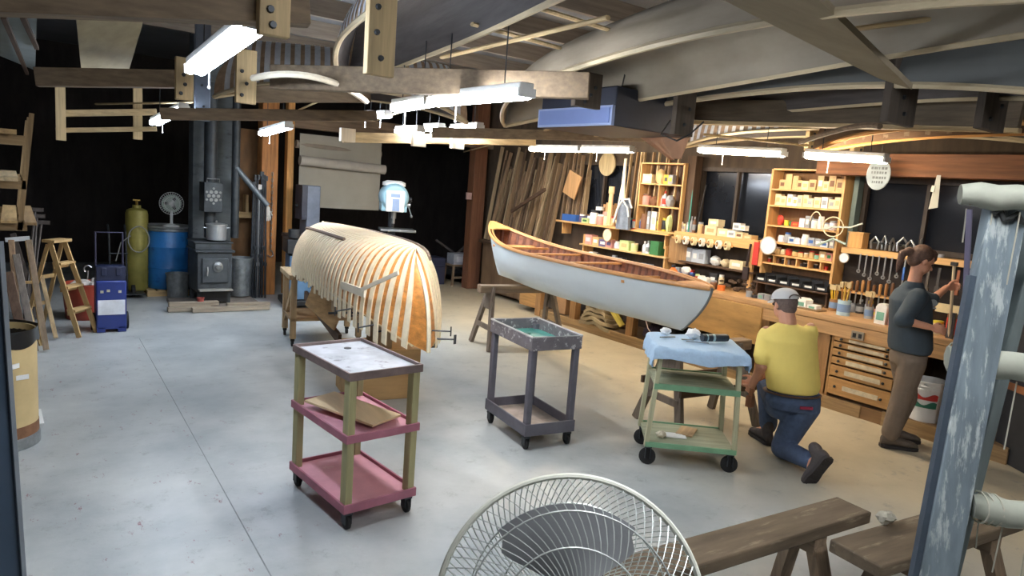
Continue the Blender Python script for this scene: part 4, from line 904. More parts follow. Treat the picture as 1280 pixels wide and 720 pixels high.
# front cart: three pink-edged shelves
def square(a, b, c_):
    """loc, rz, width, depth of a rectangle from floor corners: a = front, b = right, c_ = left"""
    a, b, c_ = V(a), V(b), V(c_); e1 = b - a; e2 = c_ - a; rz = math.atan2(e1.y, e1.x); mid = (b + c_) / 2
    return mid, rz, e1.length, e2.length
FA = V((1.42, 3.28, 0)); FB_ = V((1.84, 3.36, 0)); FC = V((1.25, 3.92, 0))
TOPM = mat('scuffed_white_laminate', (158, 162, 168), 0.4, 0, 0.35, (5, 5, 5), col2=(92, 88, 92), amt=0.56, sharp=0.1)
PINK = mat('faded_rose_paint', (198, 142, 154), 0.6, 0, 0.14, 5, col2=(214, 176, 180), amt=0.6)
LEGM = wood('khaki_leg', (160, 154, 112), 'z', 0.6, 0.2, 30, col2=(110, 112, 84), amt=0.68)
BROWNE = mat('scuffed_brown_edge', (112, 96, 92), 0.6, 0, 0.25, 12)
ez = at(440, 470, 0.86); 
fc = thing('utility_cart', 'three-shelf utility cart with rose shelves, khaki legs and scuffed pale top', 'cart', (1.595, 3.67, 0), 0.09)
fw, fd = 0.218, 0.345
cart_legs(fc, fw - 0.022, fd - 0.03, 0.11, 0.86, (0.042, 0.06), LEGM)
def tray(root, z, w, d, rim, m, mr, floor=0.008):
    s = obj('shelf', MB().box((0, 0, z), (2 * w, 2 * d, floor)), m, root)
    r = MB()
    for sx in (-1, 1): r.box((sx * (w + 0.004), 0, z), (0.012, 2 * d + 0.02, rim))
    for sy in (-1, 1): r.box((0, sy * (d + 0.004), z), (2 * w, 0.012, rim))
    obj('rim', r, mr, s, bevel=0.002); return s
tray(fc, 0.862, fw, fd, 0.045, TOPM, BROWNE); tray(fc, 0.52, fw, fd, 0.045, PINK, mat('rose_rim', (164, 102, 118), 0.6, 0, 0.15, 9)); tray(fc, 0.13, fw, fd, 0.05, PINK, mat('rose_rim', (164, 102, 118), 0.6, 0, 0.15, 9))
obj('cup_hole', MB().lathe([(0, 0), (0.022, 0), (0.022, 0.003), (0, 0.003)], (0.05, 0.2, 0.8665), 18), BLACK, fc)
for sx in (-1, 1):
    for sy in (-1, 1): caster(fc, sx * (fw - 0.03), sy * (fd - 0.03), 0.04)
mb = MB().bar((-0.10, 0.24, 0.575), (0.07, -0.26, 0.552), 0.24, 0.014); mb.bm.transform(root_matrix(fc))
pb_ = one('plywood_offcut', mb, wood('pale_plywood', (214, 190, 150), 'y', 0.6, 0.12, 16), 'pale plywood offcut tilted on the middle shelf of the rose cart', 'board', bevel=0.002)
# grey cart with teal liner
GREYC = mat('grey_cart_plastic', (92, 90, 98), 0.55, 0, 0.15, 9); SPLAT = mat('paint_splattered_grey', (104, 100, 104), 0.6, 0, 0.2, 12, col2=(178, 178, 178), amt=0.56, sharp=0.04)
GL = V((3.23, 4.60, 0)); GF = V((3.13, 4.0, 0)); GR_ = V((3.5, 3.98, 0))
gc = thing('service_cart', 'grey two-tray service cart with a teal-lined splattered top tray', 'cart', (3.25, 4.13, 0), -0.13)
gw, gd = 0.20, 0.32
for sx in (-1, 1):
    for sy in (-1, 1):
        obj('leg', MB().box((sx * (gw - 0.015), sy * (gd - 0.02), 0.47), (0.045, 0.05, 0.68)), GREYC, gc, bevel=0.006)
def deep_tray(root, z, h, m, mi):
    t = MB()
    for sx in (-1, 1): t.box((sx * (gw + 0.008), 0, z + h / 2), (0.014, 2 * gd + 0.03, h))
    for sy in (-1, 1): t.box((0, sy * (gd + 0.008), z + h / 2), (2 * gw + 0.002, 0.014, h))
    s = obj('tray', t, m, root, bevel=0.003); obj('tray_floor', MB().box((0, 0, z + 0.012), (2 * gw, 2 * gd, 0.014)), mi, s); return s
deep_tray(gc, 0.75, 0.1, SPLAT, mat('teal_paint', (70, 140, 130), 0.5, 0, 0.2, 9, col2=(120, 170, 160), amt=0.6)); deep_tray(gc, 0.11, 0.09, GREYC, mat('brown_tray_floor', (142, 128, 118), 0.7, 0, 0.25, 9))
obj('rim_lip', MB().tube([(gw + .012, gd + .012, 0.851), (-gw - .012, gd + .012, 0.851), (-gw - .012, -gd - .012, 0.851), (gw + .012, -gd - .012, 0.851)], 0.008, 6, closed=True), mat('worn_lip', (176, 176, 176), 0.5), gc)
for sx in (-1, 1):
    for sy in (-1, 1): caster(gc, sx * (gw - 0.02), sy * (gd - 0.03), 0.04)
for i, (x, y, r, cl) in enumerate(((-.03, 0.14, 0.7, (60, 120, 112)), (0.04, -0.02, 1.2, (150, 190, 176)), (-0.02, -0.12, 0.2, (80, 150, 138)))):
    m4 = root_matrix(gc) @ V((x, y, 0.772)); one('sanding_sheet', MB().slab(lambda u, v: V(((u - .5) * 0.26, (v - .5) * 0.11, 0.004 + 0.012 * math.sin(u * 5))), (0, 0, 1), 0.003, 8, 2), paint(cl, 0.8), 'crumpled teal sheet in the grey cart tray, %s' % ('at its far end', 'palest, in the middle', 'at its near end')[i], 'sheet', m4, r)
# green cart with a towel
gl_ = at(811, 572); gr2 = at(910, 584)
KH = wood('pale_khaki_leg', (172, 170, 138), 'z', 0.6, 0.2); GRN = mat('mint_green_paint', (112, 156, 122), 0.6, 0, 0.15, 8, col2=(150, 176, 150), amt=0.62)
gn = thing('green_cart', 'wooden cart with mint green shelf edges, covered by a pale blue towel', 'cart', (4.03, 3.225, 0), -0.70); gn.scale = (1, 1, 1.02)
nw, nd = 0.30, 0.22; ZT = 0.83
for sx in (-1, 1):
    for sy in (-1, 1): obj('leg', MB().bar((sx * (nw + 0.01), sy * nd, 0.14), (sx * (nw - 0.03), sy * nd, ZT), 0.05, 0.03, (1, 0, 0)), KH, gn, bevel=0.003)
for z, hh in ((0.16, 0.035), (0.58, 0.04)):
    w_ = nw + 0.02 - (z - 0.14) * 0.05
    s = obj('shelf', MB().box((0, 0, z), (2 * w_ - 0.02, 2 * nd - 0.0, hh * 0.7)), wood('shelf_greenish', (146, 150, 126), 'x', 0.7, 0.2), gn)
    obj('edge', MB().box((0, -nd - 0.02, z), (2 * w_, 0.014, hh)).box((0, nd + 0.02, z), (2 * w_, 0.014, hh)), GRN, s)
obj('top', MB().box((0, 0, ZT + 0.012), (2 * nw, 2 * nd + 0.06, 0.024)), KH, gn)
obj('back_rail', MB().box((0, nd, 0.72), (2 * nw - 0.06, 0.02, 0.1)), wood('shelf_brown', (120, 96, 74), 'x'), gn)
for sx in (-1, 1):
    for sy in (-1, 1): caster(gn, sx * (nw - 0.01), sy * (nd - 0.02), 0.06, 1.35)
TW = mat('pale_blue_towel', (172, 200, 226), 0.95, 0, 0.05, 60, bump=0.3)
def towel(u, v):
    x = (u - 0.5) * 2; y = (v - 0.5) * 2; W_, D2 = nw + 0.115, nd + 0.12
    px_, py_ = x * W_, y * D2; ex, ey = max(0, abs(px_) - nw - 0.012), max(0, abs(py_) - nd - 0.04)
    z = ZT + 0.034; cx = math.copysign(min(abs(px_), nw + 0.012 + 0.012 * min(1, ex / 0.02)), px_); cy = math.copysign(min(abs(py_), nd + 0.04 + 0.012 * min(1, ey / 0.02)), py_)
    drop = max(ex, ey) * (1.15 + 0.18 * math.sin(px_ * 12 + 1) + 0.1 * math.sin(py_ * 21)); 
    z -= drop; z += 0.004 * math.sin(px_ * 30 + py_ * 9) * (1 if drop == 0 else 0.4)
    fl = 0.012 * math.sin(px_ * 40 + py_ * 40) * min(1, drop / 0.08)
    cx += math.copysign(fl + 0.004, px_) if ex > 0 else 0; cy += math.copysign(fl + 0.004, py_) if ey > 0 else 0
    return V((cx, cy, z))
mb = MB(); mb.slab(towel, (0, 0, -1), -0.006, 60, 48); mb.bm.transform(root_matrix(gn))
one('towel', mb, TW, 'pale blue towel draped over the green cart', 'towel')
Mg = root_matrix(gn); TZ = ZT + 0.045
can_ = thing('caulk_tube', 'dark cylindrical tube with a pale band lying on the blue towel', 'tube', Mg @ V((0.13, 0.02, TZ + 0.03)), -0.3)
obj('body', MB().tube([(-0.1, 0, 0), (0.1, 0, 0)], 0.028, 18), mat('tube_dark', (44, 52, 60), 0.4), can_)
obj('band', MB().tube([(-0.02, 0, 0), (0.0, 0, 0)], 0.0285, 18).tube([(-0.07, 0, 0), (-0.06, 0, 0)], 0.0285, 18), mat('tube_band', (150, 176, 180), 0.4), can_)
obj('cap', MB().tube([(0.1, 0, 0), (0.115, 0, 0)], 0.026, 18), BLACK, can_)
def crumple(name, label, cat, loc, r, m, group=None):
    mb = MB().ell((0, 0, r * 0.5), (r, r * 0.8, r * 0.6), 14); rnd = random.Random(int(r * 1000))
    for v in mb.bm.verts: v.co += V((rnd.uniform(-1, 1), rnd.uniform(-1, 1), rnd.uniform(-0.6, 0.8))) * r * 0.18
    return one(name, mb, m, label, cat, loc, group=group)
PAPER = mat('crumpled_paper', (232, 236, 240), 0.9)
crumple('paper_towel', 'crumpled white paper towel on the blue towel beside the dark tube', 'paper', Mg @ V((0.0, 0.12, TZ)), 0.06, PAPER)
crumple('paper_towel', 'crumpled off-white paper at the left end of the blue towel', 'paper', Mg @ V((-0.2, 0.15, TZ)), 0.045, PAPER)
for x, y, l_, r, lb in ((-0.2, 0.03, 0.13, 0.1, 'thin grey file lying at the left of the blue towel'), (-0.06, 0.0, 0.09, -0.2, 'short grey ruler lying mid towel'), (0.0, -0.06, 0.16, -0.4, 'thin dark rod lying towards the near edge of the towel')):
    one('small_tool', MB().box((0, 0, 0.004), (l_, 0.016 if 'rod' not in lb else 0.006, 0.007)), GALV, lb, 'tool', Mg @ V((x, y, TZ)), r - 0.3)
one('envelope', MB().box((0, 0, 0.003), (0.15, 0.1, 0.004)).box((0.0, 0, 0.006), (0.11, 0.07, 0.002)), WHITE, 'white envelope on the bottom shelf of the green cart', 'envelope', Mg @ V((-0.08, -0.05, 0.176)), -0.7)
one('wood_offcut', MB().box((0, 0, 0.006), (0.2, 0.12, 0.012)), wood('offcut', (170, 142, 106), 'x'), 'thin brown offcut on the bottom shelf of the green cart', 'board', Mg @ V((0.02, 0.06, 0.175)), 0.5)
crumple('rag', 'small pale rag on the bottom shelf of the green cart', 'rag', Mg @ V((-0.19, -0.1, 0.174)), 0.04, mat('pale_rag', (214, 206, 184), 0.9))

# ------------------------------------------------------------------ workbench along the right wall
XF = 6.4
bt = thing('workbench', 'long worn maple workbench running along the window wall', 'workbench', (6.75, 5.1, 0.84))
obj('top', MB().box((0, 0, 0.03), (0.7, 6.6, 0.055)), benchw('y'), bt, bevel=0.006)
obj('front_rail', MB().box((-0.335, -1.6, -0.06), (0.03, 3.3, 0.12)), benchw('y'), bt)
obj('apron', MB().box((6.392, 5.35, 0.64), (0.03, 2.1, 0.40)), wood('golden_plywood', (176, 138, 84), 'y', 0.55, 0.25, 9, col2=(120, 88, 52), amt=0.6), bt, world=True, bevel=0.003)['label'] = 'golden plywood front panel'
LEGB = wood('bench_leg_wood', (150, 112, 70), 'z', 0.6, 0.25)
def leg(y, lb, w=0.12, x=6.47): return obj('leg', MB().box((x, y, 0.42), (0.1, w, 0.83)), LEGB, bt, world=True, bevel=0.004)
leg(6.22, 'square bench leg beside the orange rope coil'); leg(7.35, 'bench leg behind the folded tarp'); leg(8.15, 'bench leg nearest the far end of the bench'); leg(4.28, 'bench leg behind the kneeling person'); leg(3.62, 'wide bench leg left of the drawer cabinet', 0.2); leg(2.42, 'bench leg right of the white pail', 0.12)
obj('toe_board', MB().box((6.42, 5.6, 0.06), (0.03, 4.9, 0.12)), wood('toe_board', (150, 122, 84), 'y', 0.7, 0.3), bt, world=True)
obj('under_shelf', MB().box((6.76, 5.6, 0.10), (0.62, 5.0, 0.03)), wood('under_shelf', (120, 96, 68), 'y', 0.7, 0.3), bt, world=True)
obj('under_shelf', MB().box((6.74, 2.45, 0.12), (0.66, 1.0, 0.03)), wood('under_shelf', (120, 96, 68), 'y', 0.7, 0.3), bt, world=True)
obj('toe_board', MB().box((6.42, 2.45, 0.06), (0.03, 1.0, 0.14)), wood('toe_board', (150, 122, 84), 'y', 0.7, 0.3), bt, world=True)
# drawer cabinet
dc = thing('drawer_cabinet', 'wooden cabinet of shallow labelled drawers built into the bench', 'cabinet', (6.74, 3.2, 0))
CAB = wood('cabinet_oak', (158, 118, 72), 'z', 0.55, 0.25)
obj('carcass', MB().box((0.04, 0, 0.42), (0.6, 0.66, 0.8)), wood('carcass_brown', (96, 70, 44), 'z'), dc)
for y in (-0.32, 0.32): obj('stile', MB().box((-0.3, y, 0.36), (0.04, 0.04, 0.72)), CAB, dc)
obj('plinth', MB().box((-0.31, 0, 0.06), (0.03, 0.66, 0.12)), wood('plinth', (128, 96, 60), 'y'), dc)
zz0 = [0.145, 0.345, 0.455, 0.545, 0.625, 0.69]; zz1 = [0.33, 0.445, 0.535, 0.615, 0.685, 0.73]
zz0 = [0.15, 0.33, 0.45, 0.53, 0.61, 0.675]; zz1 = [0.32, 0.44, 0.52, 0.60, 0.668, 0.722]
for a, b2 in zip(zz0, zz1):
    d = obj('drawer', MB().box((-0.315, 0, (a + b2) / 2), (0.03, 0.59, b2 - a - 0.008)), wood('drawer_oak', (178, 136, 84), 'y', 0.5, 0.22), dc, bevel=0.003)
    hh = min(0.045, (b2 - a) * 0.55); obj('label_plate', MB().box((-0.333, -0.02, (a + b2) / 2), (0.004, 0.34, hh)), mat('drawer_label', (200, 188, 160), 0.6, 0, 0.2, 20), d)
    for y in (-0.22, 0.22): obj('knob', MB().ell((-0.345, y, (a + b2) / 2), 0.014, 10), DSTEEL, d)
ol = thing('power_outlet', 'double power outlet on the bench rail above the drawers', 'outlet', (6.36, 3.25, 0.775))
obj('plate', MB().box((0, 0, 0), (0.02, 0.12, 0.075)), mat('grey_plate', (150, 140, 124), 0.5, 0.3), ol, bevel=0.003)
obj('socket', MB().box((-0.012, -0.027, 0), (0.006, 0.03, 0.04)).box((-0.012, 0.027, 0), (0.006, 0.03, 0.04)), BLACK, ol)
pail = bucket('plastic_pail', 'white plastic pail with red and green markings under the bench', (6.55, 2.66, 0.136), 0.125, 0.36, WHITE, 1.15, True)
for z0, z1, cl in ((0.2, 0.26, (186, 52, 48)), (0.13, 0.19, (40, 110, 88))):
    obj('marking', MB().grid(lambda u, v: V(((0.133 + z0 * 0.058 + v * (z1 - z0) * .055) * math.cos(PI + 0.2 + (u - .5) * 1.6), (0.133 + z0 * 0.058 + v * (z1 - z0) * .055) * math.sin(PI + 0.2 + (u - .5) * 1.6), z0 + (z1 - z0) * v * (0.7 + 0.3 * math.sin(u * 9)))), 14, 2), paint(cl), pail)
obj('ridge', MB().lathe([(0.14, 0.28), (0.15, 0.283), (0.15, 0.29), (0.14, 0.293)], (0, 0, 0), 28).lathe([(0.143, 0.31), (0.153, 0.313), (0.153, 0.32), (0.143, 0.323)], (0, 0, 0), 28), WHITE, pail)
# under the bench
rp = thing('rope_coil', 'orange rope coil hung under the bench', 'rope', (6.38, 6.05, 0.5)); cm = MB()
for k in range(4): cm.tube([(0.01 * k - .02, (0.10 + .012 * k) * math.cos(2 * PI * q / 24) + .01 * k, (0.075 + .01 * k) * math.sin(2 * PI * q / 24)) for q in range(24)], 0.007, 6, closed=True)
obj('coil', cm, mat('orange_rope', (206, 106, 84), 0.8, 0, 0.2, 60), rp); obj('tail', MB().tube([(0, -0.1, -0.04), (-0.01, -0.2, -0.2), (0, -0.3, -0.3), (-0.01, -0.4, -0.34)], 0.006, 6), mat('pink_rope', (196, 176, 170), 0.8), rp)
tp_ = thing('folded_tarp', 'heap of folded khaki tarpaulin under the bench', 'tarpaulin', (6.55, 6.85, 0.116)); 
for i in range(6):
    rr = 0.30 - 0.03 * i; o_ = MB(); ph = random.uniform(0, 6)
    o_.slab(lambda u, v: V(((v - .5) * 0.34 + 0.02 * math.sin(u * 6 + ph), (u - .5) * 2 * rr + 0.02 * math.sin(v * 7 + ph), 0.06 * i + 0.05 * math.sin(u * PI) + 0.012 * math.sin(u * 11 + ph) + 0.012 * math.cos(v * 9))), (0, 0, 1), 0.045, 16, 8)
    obj('fold', o_, mat('khaki_tarp_%d' % (i % 2), ((150, 136, 108), (176, 160, 128))[i % 2], 0.9, 0, 0.2, 8), tp_)
one('waste_box', MB().box((6.62, 7.7, 0.28), (0.3, 0.28, 0.3)).box((6.62, 7.7, 0.44), (0.26, 0.24, 0.02)), mat('carton_brown', (168, 130, 92), 0.8), 'brown carton under the bench left of the tarpaulin', 'box', bevel=0.004)
one('plywood_door_board', MB().box((6.5, 8.45, 0.3), (0.04, 0.5, 0.42)), wood('box_ply', (170, 128, 76), 'y'), 'golden plywood door below the far end of the bench', 'panel', bevel=0.004)
for i, (y, s, cl, lb) in enumerate(((5.9, 0.14, (60, 48, 62), 'dark violet cloth bag under the bench'), (5.62, 0.13, (44, 42, 46), 'black cloth bundle under the bench'), (5.35, 0.11, (128, 100, 90), 'dusty pink bundle under the bench'), (4.0, 0.1, (150, 140, 120), 'shiny tin under the bench beside the kneeling person'))):
    crumple('cloth_bundle' if i < 3 else 'tin', lb, 'bundle' if i < 3 else 'tin', (6.6, y, 0.13), s * 1.3, paint(cl, 0.8) if i < 3 else GALV)
one('yellow_tube', MB().bar((6.45, 6.62, 0.42), (6.5, 6.42, 0.2), 0.07, 0.05), mat('yellow_card', (220, 200, 96), 0.6), 'yellow carton wedged between tarpaulin and bench leg', 'carton')
# ------------------------------------------------------------------ shelving on the window wall
ORW = wood('orange_shelf_pine', (212, 168, 110), 'y', 0.5, 0.18); ORZ = wood('orange_shelf_pine', (212, 168, 110), 'z', 0.5, 0.18)
DKB = wood('case_back', (120, 86, 52), 'z', 0.7, 0.2)
SH_TOP = {}
# the tall shelf case: y 3.86..4.72
cs = thing('shelf_case', 'tall pine shelf case full of small boxes, in front of the wall between windows', 'shelf case', (6.98, 4.3, 1.17))
obj('back', MB().box((0.1, 0, 0.56), (0.015, 0.84, 1.12)), DKB, cs)
for y in (-0.42, 0.42): obj('side', MB().box((0, y, 0.56), (0.2, 0.025, 1.16)), ORZ, cs)
case_z = [0.30, 0.46, 0.62, 0.87 - 0.03, 1.12 - 0.13]
CZ = [0.10, 0.20, 0.335, 0.52, 0.74, 0.92]      # board heights above the root
for z in CZ + [1.14]: obj('shelf_board', MB().box((0, 0, z), (0.2, 0.83, 0.018)), ORW, cs)
for y in (-0.14, -0.28, 0.0, 0.14, 0.28): obj('divider', MB().box((0, y, 0.15), (0.18, 0.012, 0.085)), ORZ, cs)
obj('side_pocket', MB().box((-0.11, 0.43, 0.2), (0.02, 0.05, 0.3)), ORZ, cs)
# little rack of drawers/bins standing on the bench under the case
bn = thing('bin_rack', 'row of black plastic parts bins standing below the tall shelf case', 'bins', (6.9, 4.3, 0.9))
for k in range(6):
    y = 0.36 - 0.145 * k; bm_ = MB().box((0, y, 0.17), (0.16, 0.13, 0.008)).box((0.08, y, 0.21), (0.006, 0.13, 0.09)).box((-0.08, y, 0.19), (0.006, 0.13, 0.04))
    for s in (-1, 1): bm_.box((0, y + s * 0.064, 0.2), (0.16, 0.004, 0.07))
    bb = obj('bin', bm_, mat('bin_black', (40, 42, 46), 0.4), bn); obj('bin_label', MB().box((-0.085, y, 0.19), (0.003, 0.08, 0.02)), WHITE, bb)
obj('bin_shelf', MB().box((0, 0, 0.15), (0.2, 0.9, 0.015)), darkw('y'), bn)
for s in (-1, 1): obj('bracket', MB().box((0.02, s * 0.42, 0.07), (0.15, 0.02, 0.14)), darkw('z'), bn)
# long shelf left of the case (tape shelf): y 4.8..6.0, z 1.5
ts = thing('wall_shelf', 'pine shelf below the middle window with tape rolls hung under it', 'shelf', (6.98, 5.4, 1.49))
obj('board', MB().box((0, 0, 0), (0.24, 1.24, 0.025)), ORW, ts); obj('lip', MB().box((-0.12, 0, -0.05), (0.012, 1.24, 0.08)), ORW, ts)
obj('dowel', MB().tube([(-0.15, -0.3, -0.09), (-0.15, 0.62, -0.07)], 0.012, 8), ORW, ts)
for s in (-0.55, 0.55): obj('bracket', MB().box((0.02, s, -0.1), (0.16, 0.02, 0.18)), ORZ, ts)
# long shelf on the right (tool shelf): y 2.3..3.84
tl = thing('wall_shelf', 'pine shelf under the big window, carrying clamps, tools hung beneath', 'shelf', (6.98, 3.0, 1.535))
obj('board', MB().box((0, 0, 0), (0.2, 1.62, 0.025)), ORW, tl); obj('lip', MB().box((-0.1, 0, -0.02), (0.012, 1.62, 0.05)), ORW, tl)
tr = thing('tool_rack', 'slotted pine rack of chisels along the wall, below the tool shelf', 'rack', (6.98, 3.25, 1.1))
obj('board', MB().box((0, 0, 0), (0.1, 1.1, 0.02)), ORW, tr); obj('backboard', MB().box((0.08, -0.2, 0.17), (0.02, 1.6, 0.42)), wood('black_backboard', (40, 34, 32), 'y', 0.8), tr)
for s in (-0.5, 0, 0.5): obj('bracket', MB().box((0.02, s, -0.05), (0.1, 0.02, 0.08)), ORZ, tr)
# paint shelf, far left: y 6.1..8.45, z 1.44
ps = thing('wall_shelf', 'long pine shelf of paint jars below the far window', 'shelf', (6.97, 7.25, 1.44))
obj('board', MB().box((0, 0, 0), (0.26, 2.3, 0.025)), ORW, ps)
for s in (-1.05, 0, 1.05): obj('bracket', MB().box((0.02, s, -0.1), (0.18, 0.02, 0.18)), ORZ, ps)
ps2 = thing('wall_shelf', 'lower shelf of boxes and jars between paint shelf and bench', 'shelf', (6.97, 6.95, 1.14))
obj('board', MB().box((0, 0, 0), (0.26, 1.7, 0.02)), pine('y'), ps2)
for s in (-0.8, 0.8): obj('side', MB().box((0, s, 0.0), (0.2, 0.02, 0.3)), ORZ, ps2)
ls2 = thing('wall_shelf', 'lower shelf of boxes between tape rolls and bench', 'shelf', (6.97, 5.35, 1.13))
obj('board', MB().box((0, 0, 0), (0.24, 1.1, 0.02)), darkw('y'), ls2); obj('post', MB().box((-0.08, -0.5, 0.1), (0.04, 0.04, 0.56)), ORZ, ls2)
# paint rack case y 5.95..6.72, z 1.46..2.36
rk = thing('shelf_case', 'small open shelf case of bottles at the right end of the paint shelf', 'shelf case', (6.98, 6.36, 1.455))
obj('back', MB().box((0.1, 0, 0.45), (0.015, 0.74, 0.9)), wood('dark_back', (90, 66, 50), 'z'), rk)
for y in (-0.37, 0.37): obj('side', MB().box((0, y, 0.45), (0.2, 0.022, 0.9)), ORZ, rk)
RZ_ = [0.01, 0.33, 0.62, 0.89]
for z in RZ_: obj('shelf_board', MB().box((0, 0, z), (0.2, 0.74, 0.018)), ORW, rk)
obj('divider', MB().box((0, -0.02, 0.17), (0.18, 0.014, 0.31)), ORZ, rk); obj('divider', MB().box((0, 0.03, 0.47), (0.18, 0.014, 0.28)), ORZ, rk)
one('stud', MB().box((7.0, 5.93, 1.9), (0.12, 0.14, 1.1)), darkw('z'), 'dark stud between the small shelf case and the middle window', 'stud')
one('stained_board', MB().box((6.96, 5.98, 1.26), (0.1, 0.3, 0.34)), wood('stained_block', (150, 116, 76), 'z', 0.7, 0.35), 'stained brown panel below the dark stud, left of the tape rolls', 'panel')
one('narrow_strip', MB().box((7.02, 3.8, 2.0), (0.1, 0.05, 0.9)), paint((96, 112, 108)), 'thin grey-green strip on the right side of the tall shelf case', 'strip')
# green and dark rods left of the middle window
one('rod', MB().tube([(6.93, 5.86, 1.5), (6.96, 5.88, 2.36)], 0.009, 8), paint((60, 150, 136)), 'teal rod standing left of the middle window', 'rod')
one('rod', MB().tube([(6.93, 5.74, 1.52), (6.98, 5.70, 2.1)], 0.008, 8), BLACK, 'dark rod leaning left of the middle window', 'rod')

# ---- makers of small goods; every one a thing of its own
CLN = {(226, 210, 172): 'cream', (206, 176, 126): 'tan', (236, 236, 232): 'white', (196, 60, 44): 'red', (52, 96, 168): 'blue', (214, 196, 60): 'yellow', (58, 120, 74): 'green', (44, 46, 52): 'black', (150, 156, 164): 'grey', (226, 120, 50): 'orange', (120, 84, 60): 'brown', (190, 200, 210): 'pale blue', (208, 150, 140): 'pink', (116, 170, 150): 'teal', (96, 90, 130): 'violet', (190, 210, 150): 'lime', (226, 226, 240): 'clear'}
NM = {v: k for k, v in CLN.items()}
def m_of(c): return paint(NM[c], 0.55)
ORD = ['first', 'second', 'third', 'fourth', 'fifth', 'sixth', 'seventh', 'eighth', 'ninth', 'tenth', 'eleventh', 'twelfth', 'thirteenth', 'fourteenth', 'fifteenth', 'sixteenth', 'seventeenth', 'eighteenth']
def goods(kind, w, d, h, c, c2=None):
    """one mesh (or body + small parts) about the base"""
    mats = [m_of(c), m_of(c2 or 'white'), BLACK]; ps_ = []
    if kind == 'box':
        b = MB().box((0, 0, h / 2), (d, w, h)); ps_.append(('label', MB().box((-d / 2 - 0.001, 0, h * 0.5), (0.003, w * 0.6, h * 0.4)), mats[1]))
    elif kind == 'jar':
        b = MB().lathe([(0, 0), (w * .46, 0), (w / 2, h * .05), (w / 2, h * .74), (w * .4, h * .84), (0, h * .84)], (0, 0, 0), 14); ps_.append(('lid', MB().lathe([(0, h * .82), (w * .43, h * .82), (w * .43, h), (0, h)], (0, 0, 0), 14), mats[1]))
    elif kind == 'bottle':
        b = MB().lathe([(0, 0), (w / 2, 0), (w / 2, h * .62), (w * .2, h * .8), (w * .2, h * .86), (0, h * .86)], (0, 0, 0), 14); ps_.append(('cap', MB().lathe([(0, h * .84), (w * .22, h * .84), (w * .2, h), (0, h)], (0, 0, 0), 10), mats[1]))
        ps_.append(('label', MB().lathe([(w * .505, h * .15), (w * .51, h * .16), (w * .51, h * .5), (w * .505, h * .51)], (0, 0, 0), 14), mats[1]))
    elif kind == 'can':
        b = MB().lathe([(0, 0), (w / 2, 0), (w / 2, h), (w * .46, h), (w * .45, h - .006), (0, h - .006)], (0, 0, 0), 16); ps_.append(('label', MB().lathe([(w * .503, h * .12), (w * .508, h * .13), (w * .508, h * .82), (w * .503, h * .83)], (0, 0, 0), 16), mats[1]))
    elif kind == 'carton':
        b = MB().box((0, 0, h * .42), (d, w, h * .84)).prism([(-w / 2, 0), (w / 2, 0), (w * .3, h * .16), (-w * .3, h * .16)], Matrix.Translation((0, 0, h * .84)) @ Matrix.Rotation(PI / 2, 4, 'Z'), d * .9); ps_.append(('label', MB().box((-d / 2 - .001, 0, h * .4), (.003, w * .7, h * .4)), mats[1]))
    elif kind == 'tin':
        b = MB().lathe([(0, 0), (w / 2, 0), (w / 2, h * .8), (w * .52, h * .8), (w * .52, h), (0, h)], (0, 0, 0), 16)
    elif kind == 'bag':
        b = MB().ell((0, 0, h * .45), (d / 2, w / 2, h * .5), 10); rnd = random.Random(int(w * 9999))
        for v in b.bm.verts: v.co += V((rnd.uniform(-1, 1) * d, rnd.uniform(-1, 1) * w, rnd.uniform(-1, 1) * h)) * .07
    return b, mats[0], ps_
SHELF_N = {}
def row(where, X, y0, z, items, gname, gap=0.004, jit=0.01):
    """items from the photo's left (far) to right (near): kind, w, h, colour, colour2, depth"""
    y = y0; cnt = {}
    for it in items:
        if it is None: y -= 0.03; continue
        if isinstance(it, (int, float)): y -= it; continue
        kind, w, h, c = it[:4]; c2 = it[4] if len(it) > 4 else None; d = it[5] if len(it) > 5 else min(0.12, max(w, 0.06))
        if kind in ('jar', 'bottle', 'can', 'tin'): d = w
        k = (kind, c); cnt[k] = cnt.get(k, 0) + 1
        y -= w / 2; b, m, parts = goods(kind, w, d, h, c, c2)
        lab_ = [c, kind]
        body = thing(kind, 'x', kind, (X + random.uniform(-jit, jit), y, z), random.uniform(-.08, .08), gname)
        obj('body', b, m, body, bevel=0)
        for n_, pm, pmm in parts: obj(n_, pm, pmm, body)
        body['_k'] = c + ' ' + kind + (' with ' + c2 + (' lid' if kind == 'jar' else ' cap' if kind == 'bottle' else ' label') if c2 and kind not in ('bag', 'tin') else ''); body['_w'] = where; body['_y'] = y
        y -= w / 2 + gap
    return y
def rnd_boxes(n, wlo, whi, hlo, hhi, cols, kinds=('box',), c2s=('white',), seed=1):
    r = random.Random(seed); return [(r.choice(kinds), r.uniform(wlo, whi), r.uniform(hlo, hhi), r.choice(cols), r.choice(c2s)) for _ in range(n)]
cx = 6.97; cb = 1.17
row('top shelf of the tall case', cx, 4.69, cb + 0.931, [0.03] + rnd_boxes(10, .055, .085, .09, .17, ('cream', 'cream', 'white', 'tan'), c2s=('white', 'tan', 'brown'), seed=3), 'boxes on the top shelf of the tall case')
row('second shelf of the tall case', cx, 4.69, cb + 0.751, rnd_boxes(12, .055, .075, .09, .13, ('cream', 'white', 'cream'), c2s=('tan', 'grey'), seed=5), 'boxes on the second shelf of the tall case')
